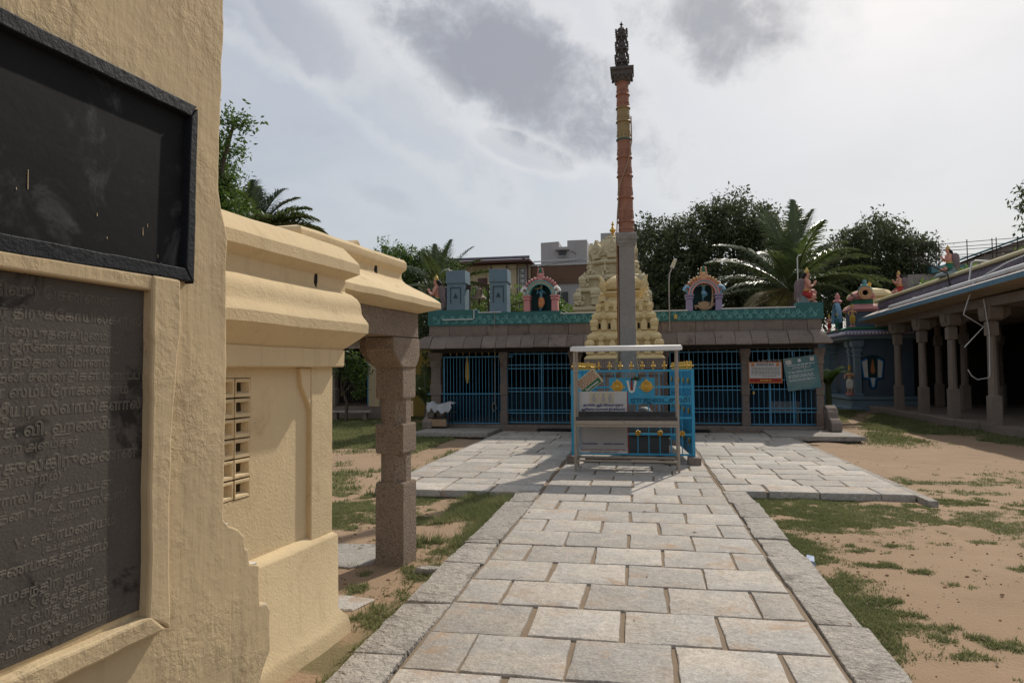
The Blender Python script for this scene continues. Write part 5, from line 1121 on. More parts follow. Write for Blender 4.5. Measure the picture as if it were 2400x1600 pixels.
# ------------------------------------------------------------------ front shrine with cream tower
def kuta(b, x, y, z, w, h):
    b.box(x-w*.42, x+w*.42, y-w*.42, y+w*.42, z, z+h*.40); b.rings([[(x+a*w*k, y+c*w*k, z+h*v) for a, c in ((-1, -1), (1, -1), (1, 1), (-1, 1))] for k, v in ((.52, .40), (.54, .46), (.46, .50), (.46, .54), (.53, .60), (.54, .70), (.46, .84), (.26, .93), (.08, 1.0))])
def shala(b, x, y0, z, w, h, front=-1):
    n = 8; poly = [(x-w/2, z)]+[(x-w/2+w*(.5-.5*math.cos(math.pi*i/n)), z+h*.55+h*.45*math.sin(math.pi*i/n)) for i in range(n+1)]+[(x+w/2, z)]
    b.prism(poly, lambda u, v, q: (u, q, v), y0, y0+.16)
def make_shrine():
    cx, cy = -.355, 17.0; t = thing('garuda_shrine', (cx, cy, 0), 'small shrine with brown stone base and cream tiered tower right behind the flag column', 'shrine')
    def sqr(b, lst, n=None): b.rings([[(cx+a*k, cy+c*k, z) for a, c in ((-1, -1), (1, -1), (1, 1), (-1, 1))] for k, z in lst])
    b = B(); sqr(b, [(.98, 0), (.98, .18), (.90, .22), (.90, .35), (.95, .38), (.95, .48), (.82, .50), (.82, 1.45), (.88, 1.48), (.88, 1.60), (.93, 1.62), (.93, 1.855)]); b.build('stone_base', 'hall_stone', t, bevel=.012)
    for i in range(4): B().box(cx-.93+i*.47, cx-.93+(i+1)*.465, cy-.945, cy-.92, 1.63, 1.85).build('cornice_stone', 'hall_stone', t, bevel=.008)
    b = B(); sqr(b, [(.93, 1.857), (.93, 1.89), (.90, 1.90), (.88, 1.94), (.84, 1.95), (.84, 1.975), (.77, 1.98), (.77, 2.27), (.79, 2.275), (.79, 2.295), (.83, 2.30), (.84, 2.32), (.84, 2.335), (.86, 2.34), (.86, 2.40), (.83, 2.43), (.80, 2.45), (.80, 2.47), (.75, 2.475), (.75, 2.52), (.71, 2.53), (.69, 2.54), (.68, 2.77), (.70, 2.775), (.70, 2.79), (.73, 2.80), (.75, 2.83), (.75, 2.90), (.71, 2.94), (.68, 2.95), (.68, 2.97), (.63, 2.98), (.60, 2.99), (.59, 3.08), (.61, 3.085), (.63, 3.11), (.63, 3.18), (.58, 3.22), (.55, 3.225), (.50, 3.27), (.42, 3.28), (.38, 3.29), (.36, 3.36), (.40, 3.38), (.44, 3.43), (.47, 3.45), (.47, 3.49), (.40, 3.50), (.36, 3.52)]); b.build('tower', 'vimana', t, bevel=.01)
    for (zt, hw, hh, w, k) in ((1.975, .80, .36, .21, 7), (2.535, .70, .29, .185, 7), (2.985, .60, .20, .13, 7)):
        for sx in range(k):
            u = -hw+2*hw*sx/(k-1)
            for sy in (-1, 1, 0):
                if sy == 0 and sx not in (0, k-1): continue
                b = B()
                if sx in (0, k-1) and sy != 0: kuta(b, cx+u, cy+sy*hw, zt, w, hh); nm = 'corner_aedicule'
                elif sy == 0: kuta(b, cx+u, cy, zt, w, hh*.95); nm = 'side_aedicule'
                else: shala(b, cx+u, cy+sy*hw-.08, zt, w*.72, hh*.92); nm = 'panel_aedicule'
                b.build(nm, 'vimana', t, bevel=.006)
    for (z, hw, n) in ((2.36, .885, 3), (2.88, .785, 3), (3.16, .635, 2)):
        for i in range(n):
            u = -hw*.6+1.2*hw*i/(n-1); b = B(Matrix.Translation((cx+u, cy-hw-.005, z+.01)) @ Matrix.Rotation(R(90), 4, 'X')); b.lathe([(.085, 0), (.085, .02), (.065, .035), (.05, .02), (.03, .03)], (0, 0, 0), 16); b.build('roundel', 'vimana', t, smooth=40)
    for z, hw in ((2.57, .68), (2.02, .77)):
        for u in (-.70, -.42, -.14, .14, .42, .70): B().box(cx+u*hw*1.2-.028, cx+u*hw*1.2+.028, cy-hw-.012, cy-hw+.05, z, z+.13, .005).build('opening', 'interior', t)  # solid near-black boxes set on the tiers as painted recess shade
    # four-sided dome with horseshoe gables
    b = B(); n = 8; lst = []
    for k, z in ((.34, 3.52), (.42, 3.55), (.445, 3.62), (.43, 3.71), (.36, 3.80), (.26, 3.87), (.14, 3.92), (.05, 3.97)):
        r = [];
        for a, c in ((-1, -1), (0, -1.06), (1, -1), (1.06, 0), (1, 1), (0, 1.06), (-1, 1), (-1.06, 0)): r.append((cx+a*k, cy+c*k, z))
        lst.append(r)
    b.rings(lst); do = b.build('dome', 'vimana', t, smooth=35)
    q = B()
    for i in range(-3, 4):
        for s in (-1, 1): q.tube([(cx+i*.12-s*.10, cy-.462, 3.57), (cx+i*.12+s*.10, cy-.455, 3.74)], .008, 4)
    o = q.build('lattice_relief', 'vimana', do); o['kind'] = 'stuff'
    for sx, sy in ((1, -1), (-1, -1), (1, 1), (-1, 1)):
        p = Vector((cx+sx*.46, cy+sy*.46, 3.52)); B().tube([p, p+Vector((sx*.06, sy*.05, .10)), p+Vector((sx*.04, sy*.04, .22)), p+Vector((sx*.11, sy*.08, .34))], [.07, .085, .06, .008], 7).build('corner_horn', 'vimana', do, smooth=60)
    B().lathe([(.03, 0), (.05, .03), (.02, .06), (.05, .12), (.05, .16), (.015, .20), (.02, .23), (.003, .34)], (cx, cy, 3.97), 12).build('finial', 'gold', t, smooth=40)
    for sx in (-1, 1):
        b = B(); x = cx+sx*.52; b.tube([(x, cy-.60, 3.25), (x, cy-.62, 3.36)], [.10, .09], 8); b.ell((x, cy-.63, 3.40), (.05, .05, .06)); b.build('seated_beast', 'vimana', t, smooth=60)
make_shrine()
def make_vimana():
    cx, cy = -1.12, 31.2; t = thing('main_tower', (cx, cy, 2.9), 'large cream sculpted tower with gold finial rising behind the hall roof', 'tower')
    def oct_(k, z, n=8, sq=0.): return [(cx+k*math.cos(2*math.pi*(j+.5)/n)/math.cos(math.pi/n), cy+k*math.sin(2*math.pi*(j+.5)/n)/math.cos(math.pi/n), z) for j in range(n)]
    def s4(k, z): return [(cx+a*k, cy+c*k, z) for a, c in ((-1, -1), (1, -1), (1, 1), (-1, 1))]
    b = B(); b.rings([s4(k, z) for k, z in ((1.62, 2.9), (1.62, 4.15), (1.72, 4.2), (1.72, 4.32), (1.5, 4.40), (1.42, 4.42), (1.40, 4.95), (1.56, 5.0), (1.58, 5.10), (1.4, 5.2), (1.22, 5.22), (1.2, 5.55), (1.36, 5.60), (1.38, 5.68), (1.2, 5.78), (1.0, 5.8), (1.0, 5.88))]); b.build('square_tiers', 'vimana_rear', t, bevel=.015)
    b = B(); b.rings([oct_(k, z) for k, z in ((1.0, 5.88), (.98, 6.25), (1.12, 6.3), (1.16, 6.38), (1.02, 6.46), (.92, 6.48), (.9, 6.62))]); b.build('neck', 'vimana_rear', t, bevel=.01)
    b = B(); n = 24; b.lathe([(.92, 6.62), (1.02, 6.66), (1.05, 6.74), (.98, 6.86), (.92, 7.0), (.82, 7.18), (.66, 7.36), (.46, 7.50), (.40, 7.53), (.44, 7.56), (.30, 7.62), (.20, 7.66), (.22, 7.70), (.12, 7.74), (.06, 7.76)], (cx, cy, 0), n); do = b.build('dome', 'vimana_rear', t, smooth=30)
    q = B()
    for j in range(24):
        a = 2*math.pi*j/24; q.tube([(cx+r*math.cos(a+d), cy+r*math.sin(a+d), z) for r, z, d in ((.95, 6.95, 0), (.84, 7.16, .12), (.68, 7.35, .24), (.48, 7.5, .36))], .012, 4); q.tube([(cx+r*math.cos(a-d), cy+r*math.sin(a-d), z) for r, z, d in ((.95, 6.95, 0), (.84, 7.16, .12), (.68, 7.35, .24), (.48, 7.5, .36))], .012, 4)
    o = q.build('lattice_relief', 'vimana_rear', do); o['kind'] = 'stuff'
    B().lathe([(.08, 0), (.10, .02), (.05, .06), (.05, .09), (.11, .13), (.15, .18), (.13, .24), (.05, .28), (.045, .30), (.08, .32), (.04, .36), (.03, .42), (.075, .45), (.05, .50), (.003, .62)], (cx, cy, 7.75), 14).build('finial', 'gold', t, smooth=40)
    for j in range(8):      # horseshoe gables round the dome
        a = 2*math.pi*j/8-math.pi/2; r = 1.0; T = Matrix.Translation((cx+r*math.cos(a), cy+r*math.sin(a), 6.55)) @ Matrix.Rotation(a+math.pi/2, 4, 'Z')
        b = B(T); b.box(-.22, .22, -.08, .12, 0, .18); b.rings([[(x*k, y, z) for x, y in ((-1, -.06), (1, -.06), (1, .10), (-1, .10))] for k, z in ((.28, .18), (.36, .26), (.34, .42), (.24, .56), (.12, .66), (.10, .70), (.03, .84))]); b.T = T @ Matrix.Translation((0, -.07, .38)) @ Matrix.Rotation(R(90), 4, 'X'); b.lathe([(.15, 0), (.15, .03), (.10, .04), (.07, .01)], (0, 0, 0), 12); b.build('gable', 'vimana_rear', t, bevel=.008)
    def fig(x, y, z, s, face, arms=1):
        T = Matrix.Translation((x, y, z)) @ Matrix.Rotation(face, 4, 'Z') @ Matrix.Scale(s, 4); b = B(T)
        b.tube([(0, 0, .22), (0, 0, .40), (0, 0, .55), (0, 0, .64)], [.14, .10, .13, .06], 8); b.ell((0, -.01, .73), (.075, .075, .09), 8, 6); b.lathe([(.075, 0), (.06, .08), (.01, .18)], (0, 0, .79), 8)
        for q in (-1, 1):
            b.tube([(q*.13, 0, .56), (q*.24, -.05, .46), (q*.20, -.12, .58 if arms else .38)], [.05, .045, .035], 6); b.tube([(q*.07, 0, .22), (q*.22, -.14, .16), (q*.05, -.18, .06)], [.085, .075, .05], 6)
        b.build('seated_figure', 'vimana_rear', t, smooth=60)
    for i in range(5):
        u = -1.4+.7*i
        if i in (1, 3):
            b = B(); kuta(b, cx+u, cy-1.5, 4.42, .46, .78); b.build('aedicule', 'vimana_rear', t, bevel=.01)
        else: fig(cx+u, cy-1.58, 4.36, .80, 0, i % 2)
    for i in range(4): fig(cx-1.2+.8*i, cy-1.35, 5.2, .72, 0, i % 2)
    for i in range(4): fig(cx-.95+.63*i, cy-1.12, 5.80, .66, 0, (i+1) % 2)
    for s in (-1, 1):
        for k, (yy, z, hw) in enumerate(((-.8, 4.36, 1.6), (0., 4.36, 1.6), (-.5, 5.2, 1.35), (-.3, 5.8, 1.08))): fig(cx+s*hw, cy+yy, z, .75, s*math.pi/2, k % 2)
        b = B(); kuta(b, cx+s*1.5, cy-1.5, 4.42, .34, .6); b.build('aedicule', 'vimana_rear', t, bevel=.01)
        b = B(); kuta(b, cx+s*1.3, cy-1.3, 5.2, .30, .55); b.build('aedicule', 'vimana_rear', t, bevel=.01)
make_vimana()
# ------------------------------------------------------------------ right: long pillared mandapa
def make_mandapa():
    t = thing('pillared_mandapa', (11, 22, -.1), 'long brown stone pillared hall with painted roof edge on the right', 'hall')
    PX = 8.9
    b = B(); b.box(PX-.05, 15.5, 13, 31, -.2, .10); b.build('platform', 'mandapa_stone', t)
    y = 20.15
    for L in (1.0, 1.5, 1.25, 1.6, 1.3, 1.45):
        B().box(PX-.30, PX-.052, y+.008, y+L-.008, -.2, .125+random.uniform(-.01, .02)).jitter(.012, 4, y).build('plinth_stone', 'mandapa_stone', t, bevel=.015); y += L
    def pil(x, y, z0, h=.125, z1=2.95, cap=True):
        def ring(k, c, z): hh = h*k; c = max(c, .006); return [(x+a, y+d, z) for a, d in ((hh-c, -hh), (hh, -hh+c), (hh, hh-c), (hh-c, hh), (-hh+c, hh), (-hh, hh-c), (-hh, -hh+c), (-hh+c, -hh))]
        p = B(); p.rings([ring(1.05, 0, z0), ring(1.05, 0, z0+.85), ring(.92, .07, z0+.87), ring(.86, .08, 2.40), ring(1, 0, 2.42), ring(1, 0, 2.75), ring(.8, .05, 2.80), ring(.8, .05, z1)])
        po = p.jitter(.008, 5, y).build('pillar', 'mandapa_stone', t, bevel=.01)
        if cap:
            b = B()
            b.prism([(-.20, 2.80), (.20, 2.80), (.27, 2.84), (.30, 2.95), (.30, 3.15), (-.30, 3.15), (-.30, 2.95), (-.27, 2.84)], lambda u, v, w: (x+w, y+u, v), -.17, .17); b.prism([(-.17, 2.81), (.2, 2.81), (.40, 2.95), (.40, 3.148), (-.24, 3.148), (-.24, 2.95)], lambda u, v, w: (x+u, y+w, v), -.16, .16); b.build('capital', 'mandapa_stone', po, bevel=.015)
    for y in (19.85, 22.2, 24.35, 26.5, 17.4, 15.0): pil(PX+.16, y, -.02 if y == 19.85 else .10)
    for y in (19.85, 22.2, 24.35, 26.5, 17.4, 28.6):
        for x in (11.2, 13.3): pil(x, y, .10, cap=False, z1=3.15)
    B().box(PX, PX+.36, 13, 28.3, 3.152, 3.40).build('beam', 'mandapa_stone', t, bevel=.01)
    for x in (11.05, 13.15): B().box(x, x+.3, 13, 30.5, 3.152, 3.40).build('beam', 'mandapa_stone', t)
    for y in (19.85, 22.2, 24.35, 26.5, 17.4): B().box(PX+.36, 15.3, y-.14, y+.14, 3.16, 3.39).build('beam', 'mandapa_stone', t)
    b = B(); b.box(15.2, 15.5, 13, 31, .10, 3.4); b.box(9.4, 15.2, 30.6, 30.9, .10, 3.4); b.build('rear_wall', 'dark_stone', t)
    B().box(PX+.37, 15.4, 13, 30.8, 3.402, 3.52).build('ceiling', 'mandapa_stone', t)
    # sloping eave: cream underside, cement top, blue edge line; the roof sinks slightly towards the far end
    YF = 28.2; x0 = PX-.62; SH = Matrix(((1, 0, 0, 0), (0, 1, 0, 0), (0, -.018, 1, .36), (0, 0, 0, 1)))
    ex = lambda u, v, w: (u, w, v)
    b = B(SH); b.prism([(PX+.36, 3.402), (x0, 3.49), (x0, 3.52), (PX+.3, 3.93)], ex, 13, YF); b.build('eave', 'beam_cream', t)
    b = B(SH); b.prism([(x0+.02, 3.625), (PX+.15, 3.945), (PX+.15, 3.90), (x0+.02, 3.53)], ex, 13, YF+.02); b.build('eave_top', 'roof_cement', t)
    y = 13.
    while y < YF:
        L = min(random.uniform(2.2, 3.0), YF-y); B(SH).box(x0-.015, x0+.018, y+.008, y+L-.008, 3.50, 3.625).build('edge_strip', 'roof_blue', t); y += L
    b = B(SH); b.box(PX+.14, PX+.5, 13, YF+.1, 3.85, 4.235); b.build('parapet', 'roof_purple', t)
    q = B(SH); y = 13.
    while y < YF: q.tube([(PX+.15, y, 3.98), (PX+.105, y, 4.10), (PX+.13, y, 4.21)], [.05, .055, .03], 6); y += .125
    o = q.build('fluted_frieze', 'roof_purple', t, smooth=60); o['kind'] = 'stuff'
    b = B(SH); b.prism([(PX+.02, 4.237), (PX+.54, 4.237), (PX+.54, 4.36), (PX+.10, 4.36), (PX+.06, 4.31), (PX+.02, 4.30)], ex, 13, YF+.15); b.build('coping', 'roof_yellow', t, bevel=.01)
    B(SH).box(PX+.5, 15.4, 13, 30.8, 3.60, 4.0).build('roof_slab', 'roof_cement', t)
    def pipe(name, pts, r, lab, m='plastic_pipe', cat='pipe'):
        b = B(SH); b.tube(pts, r, 8); o = b.build(name, m, smooth=60); tag(o, lab, cat); return o
    X = PX-.30; dp = pipe('drain_pipe', [(X, 14, 3.84), (X, 17, 3.83), (X+.02, 20, 3.82), (X, 22, 3.81), (X-.02, 24, 3.80), (X, 25.8, 3.80)], .062, 'thick white plastic pipe lying along the pillared hall roof edge')
    for y in (16.6, 19, 21.4, 23.6): B(SH).tube([(X+.01, y-.07, 3.825), (X+.01, y+.07, 3.822)], .072, 10).build('pipe_socket', 'plastic_pipe', dp, smooth=60)
    yp = 19.55
    pipe('bent_pipe', [(PX-.34, yp, 3.80), (PX-.42, yp, 3.55), (PX-.62, yp, 2.95), (PX-.15, yp+.02, 2.62), (PX-.62, yp, 2.10)], .014, 'thin white pipe bent in a zigzag hanging beside the nearest pillar')
    pipe('bent_pipe', [(PX-.1, 19.62, 3.35), (PX+.0, 19.62, 2.5), (PX-.03, 19.60, 1.35), (PX-.1, 19.58, 1.30), (PX-.35, 19.55, 1.26), (PX-.48, 19.55, 1.36), (PX-.56, 19.55, 1.52)], .013, 'thin white pipe running down the nearest pillar and hooking left')
    pipe('vent_pipe', [(PX-.15, 20.3, 3.80), (PX-.05, 20.3, 4.42), (PX+.05, 20.3, 4.46), (PX+.35, 20.2, 4.42)], .022, 'short white pipe hooked over the yellow roof coping')
    pipe('roof_bracket', [(PX+.05, 21.9, 3.95), (PX-.0, 21.9, 4.36), (PX-.75, 22.0, 4.86)], .022, 'dark iron bracket arm sticking up from the purple roof frieze', 'dark_iron', 'bracket')
    pipe('roof_hose', [(PX-.3, 19.0, 3.90), (PX-.2, 18.2, 4.06), (PX-.1, 17.0, 4.15), (PX-.05, 15, 4.17)], .016, 'thin pale hose curving along the pillared hall roof', cat='hose')
make_mandapa()
winged_figure('seated winged statue with red garment on the far end of the pillared hall roof', 'paint_red', (9.93, 28.6, 4.42), math.pi, .96, False)
winged_figure('seated winged statue with green garment on the near part of the pillared hall roof', 'paint_green', (9.16, 22.4, 4.42), math.pi, .86, False)
for (x, y, z0, z1, lab) in ((9.95, 28.6, 3.82, 4.42, 'grey block under the far seated winged statue'), (9.18, 22.4, 4.30, 4.42, 'grey block under the near seated winged statue')):
    o = B().rings([[(x+a*k, y+c*k, z) for a, c in ((-.36, -.30), (.30, -.30), (.30, .30), (-.36, .30))] for k, z in ((1.0, z0), (.9, z0+.08), (.8, z1))]).build('statue_block', 'plinth_grey', bevel=.02); tag(o, lab, 'pedestal')
def make_blue_shrine():
    t = thing('blue_shrine', (9.0, 30, -.1), 'slate blue shrine with a white and blue emblem wall and sculpted roof', 'shrine')
    x0, x1, y0, y1 = 8.42, 10.6, 29.35, 33.2
    def ringb(b, lst): b.rings([[(x0-k, y0-k, z), (x1+k, y0-k, z), (x1+k, y1+k, z), (x0-k, y1+k, z)] for k, z in lst])
    b = B(); ringb(b, [(.32, -.2), (.32, .0), (.20, .06), (.18, .30), (.26, .34), (.26, .44), (.10, .46)]); b.build('base', 'shrine_light', t, bevel=.015)
    B().box(x0+.30, x1, y0, y1-.0, .46, 2.80).build('wall', 'shrine_blue', t)
    for (x, y) in ((x0+.12, y0+.05), (x0+.12, y0+.75), (x0+.12, y1-.2), (x0-.28, y1-.2)):
        p = B(); p.rings([[(x+a*k, y+c*k, z) for a, c in ((-1, -1), (1, -1), (1, 1), (-1, 1))] for k, z in ((.17, .44), (.17, .56), (.125, .60), (.115, 2.0), (.14, 2.04), (.14, 2.10), (.11, 2.14), (.16, 2.26), (.17, 2.30), (.12, 2.36), (.20, 2.46), (.22, 2.56), (.22, 2.70))]); p.build('pilaster', 'shrine_light', t, bevel=.01)
    B().box(x0-.75, x0-.05, y1-.5, y1+.1, -.1, .42).build('side_base', 'shrine_light', t, bevel=.02); B().box(x0-.36, x0-.02, y1-.34, y1-.05, .42, 2.72).build('side_wall', 'shrine_light', t)
    b = B(); ringb(b, [(.05, 2.70), (.30, 2.74), (.34, 2.80), (.34, 2.86)]); b.build('cornice', 'shrine_light', t)
    b = B(); ringb(b, [(.30, 2.862), (.42, 2.88), (.40, 2.98), (.28, 3.08), (.20, 3.10)]); b.build('painted_cornice', 'paint_lilac', t, bevel=.01)
    b = B(); ringb(b, [(.26, 3.102), (.27, 3.16), (.18, 3.22), (.1, 3.24)]); b.build('green_band', 'paint_green', t)
    q = B(); x = x0-.3
    while x < x1+.3: q.ell((x, y0-.385, 2.95), (.05, .04, .06), 6, 4); x += .13
    y = y0-.3
    while y < y1: q.ell((x0-.385, y, 2.95), (.04, .05, .06), 6, 4); y += .13
    o = q.build('petal_trim', 'paint_white', t, smooth=60); o['kind'] = 'stuff'
    # painted emblem: black outline, blue outline, white U, dark field, red flame
    cx = 9.09; fn = lambda u, v, w: (cx+u, w, v)
    def emb(s, dz=0.): return [(-.43*s, 1.92), (-.20*s, 2.05), (0, 2.10), (.20*s, 2.05), (.43*s, 1.92), (.37*s, 1.14-.0), (.17, 1.12), (.12, .80), (.06, .74), (-.06, .74), (-.12, .80), (-.17, 1.12), (-.37*s, 1.14)]
    def inset(poly, d):
        c = (0, 1.45); return [(u-d*(1 if u > 0 else -1 if u < 0 else 0)*min(1, abs(u)/.08), v-d*(1 if v > c[1] else -1)) for u, v in poly]
    p0 = emb(1.08); yb = y0
    em = B().prism(p0, fn, yb-.012, yb-.001).build('emblem', 'soot', t); B().prism(inset(p0, .035), fn, yb-.018, yb-.0125).build('emblem_blue', 'namam_blue', em); B().prism(inset(p0, .085), fn, yb-.024, yb-.0185).build('emblem_white', 'paint_white', em)
    B().prism([(-.20, 2.07), (0, 2.10), (.20, 2.07), (.17, 1.20), (-.17, 1.20)], fn, yb-.030, yb-.0245).build('emblem_field', 'niche_dark', em)
    B().prism([(0, 1.98), (.05, 1.75), (.085, 1.48), (.06, 1.38), (0, 1.35), (-.06, 1.38), (-.085, 1.48), (-.05, 1.75)], fn, yb-.036, yb-.0305).build('emblem_flame', 'sign_orange', em)
    # roof: small tower with vaulted top, side arch
    b = B(); b.box(x0+.02, x0+1.0, y0+.1, y0+1.0, 3.24, 3.85); b.build('roof_cell', 'shrine_blue', t)
    b = B(); b.rings([[(x0+.5+a*k, y0+.55+c*k, z) for a, c in ((-1, -1), (1, -1), (1, 1), (-1, 1))] for k, z in ((.50, 3.852), (.52, 3.90), (.60, 3.94), (.52, 4.06), (.40, 4.14), (.34, 4.16), (.33, 4.36), (.42, 4.40), (.42, 4.44))]); b.build('roof_tiers', 'paint_pink', t, bevel=.01)
    B().box(x0+.16, x0+.84, y0+.205, y0+.89, 4.17, 4.35).build('roof_green', 'paint_green', t)
    n = 10; b = B(); b.prism([(.36*math.cos(math.pi*i/n), 4.445+.30*math.sin(math.pi*i/n)) for i in range(n+1)], lambda u, v, w: (x0+.5+u, w, v), y0+.06, y0+1.1); b.build('vault', 'paint_pink', t, smooth=40)
    b = B(Matrix.Translation((x0+.5, y0+.06, 4.60)) @ Matrix.Rotation(R(90), 4, 'X')); b.lathe([(.24, -.03), (.27, .02), (.25, .06), (.20, .04), (.17, .07), (.12, .05), (.10, .0)], (0, 0, 0), 18); b.build('gable_ring', 'paint_peach', t, smooth=40)
    b = B(); 
    for i in range(9): a = math.pi*(.12+.76*i/8); b.ell((x0+.5+.28*math.cos(a), y0+.04, 4.60+.28*math.sin(a)), (.04, .04, .04), 6, 5)
    b.build('gable_petals', 'paint_aqua', t, smooth=60)
    b = B(); b.lathe([(.10, 0), (.14, .05), (.06, .12), (.10, .20), (.02, .32)], (x0+.5, y0+.1, 4.84), 10); b.build('gable_crest', 'paint_aqua', t, smooth=60)
    # side arch over the doorway, facing -X
    b = B(); n = 14; cy = y0+1.9
    for r, w in ((.62, .09), (.48, .06)): b.tube([(x0-.1, cy+r*math.cos(math.pi*i/n)*.8, 3.5+r*1.35*math.sin(math.pi*i/n)) for i in range(n+1)], w, 6)
    b.build('side_arch', 'paint_sky', t, smooth=60); B().box(x0-.05, x0+.02, cy-.45, cy+.45, 3.24, 3.9).build('arch_field', 'niche_dark', t)
    B().lathe([(.16, 0), (.2, .06), (.08, .16), (.12, .26), (.02, .42)], (x0-.05, cy, 4.38), 10).build('arch_crest', 'paint_pink', t, smooth=60)
    # guardian and roof figures
    def fig(x, y, z, s, face, c1, c2, lab):
        T = Matrix.Translation((x, y, z)) @ Matrix.Rotation(face, 4, 'Z') @ Matrix.Scale(s, 4); g = thing('guardian_statue', (x, y, z), lab, 'statue')
        sk = [('t', ([T @ Vector(p) for p in ((0, 0, .50), (0, 0, .62), (0, 0, .74), (0, 0, .80), (0, 0, .85))], [.09*s, .08*s, .11*s, .06*s, .035*s])), ('e', (T @ Vector((0, -.01, .91)), (.055*s, .055*s, .065*s)))]
        for q in (-1, 1): sk += [('t', ([T @ Vector(p) for p in ((q*.11, 0, .77), (q*.19, -.03, .64), (q*.13, -.14, .62+.08*q))], [.042*s, .036*s, .028*s])), ('t', ([T @ Vector(p) for p in ((q*.05, 0, .5), (q*.07, -.02, .28), (q*.06, 0, .07))], [.07*s, .055*s, .038*s])), ('t', ([T @ Vector(p) for p in ((q*.06, 0, .06), (q*.07, -.10, .05))], [.038*s, .03*s]))]
        person_mesh('body', c1, g, sk, .018*s); person_mesh('garment', c2, g, [('t', ([T @ Vector(p) for p in ((0, 0, .40), (0, 0, .54))], [.12*s, .10*s]))]+[('t', ([T @ Vector(p) for p in ((q*.05, 0, .5), (q*.07, -.02, .30), (q*.06, 0, .16))], [.085*s, .07*s, .055*s])) for q in (-1, 1)], .02*s)
        b = B(); b.T = T; b.lathe([(.06, .94), (.065, .97), (.04, 1.06), (.008, 1.14)], (0, 0, 0), 10); b.build('crown', 'paint_yellow', g, smooth=50); b = B(); b.T = T; b.lathe([(.16, -.10), (.18, -.04), (.14, 0), (.15, .02)], (0, 0, 0), 14); b.build('pedestal', 'paint_pink', g, smooth=50)
    fig(x0-.18, y0+.0, .60, 1.02, R(-35), 'paint_peach', 'paint_white', 'standing painted guardian statue at the near corner of the blue shrine'); fig(x0-.85, y1-.35, .60, 1.02, R(-35), 'paint_peach', 'paint_orange', 'standing painted guardian statue at the far corner of the blue shrine')
    fig(x0-.02, y0-.02, 3.28, .78, R(-20), 'paint_peach', 'paint_yellow', 'golden crowned painted figure on the near roof corner of the blue shrine'); fig(x0-.25, y0+1.3, 3.20, .62, R(-60), 'skin_blue', 'paint_green', 'green painted figure under the side arch on the blue shrine roof'); fig(x0-.25, y0+2.5, 3.20, .66, R(-60), 'skin_pink', 'paint_red', 'red painted figure beyond the side arch on the blue shrine roof')
make_blue_shrine()
def rear_dome():
    x, y = 10.35, 33.5; t = thing('cream_dome', (x, y, 3.2), 'small cream dome with gold finial behind the pillared hall roof', 'dome')
    b = B(); b.rings([[(x+a*k, y+c*k, z) for a, c in ((-1, -.6), (-.6, -1), (.6, -1), (1, -.6), (1, .6), (.6, 1), (-.6, 1), (-1, .6))] for k, z in ((.9, 3.3), (.9, 4.1), (1.02, 4.2), (.98, 4.35), (.74, 4.5), (.70, 4.72), (.86, 4.78), (.84, 4.9), (.66, 5.08), (.4, 5.16), (.25, 5.20))]); b.build('body', 'vimana', t, bevel=.02)
    B().lathe([(.08, 0), (.12, .05), (.04, .12), (.10, .22), (.04, .32), (.06, .36), (.005, .62)], (x, y, 5.18), 12).build('finial', 'gold', t, smooth=50)
    x, y = 9.3, 29.9; b = B(); b.ell((x, y, 3.5), (.30, .2, .26)); b.ell((x-.15, y-.15, 3.72), .12); o = b.build('beast_statue', 'vimana', smooth=60); tag(o, 'small cream crouching beast statue on the blue shrine cornice', 'statue')
rear_dome()
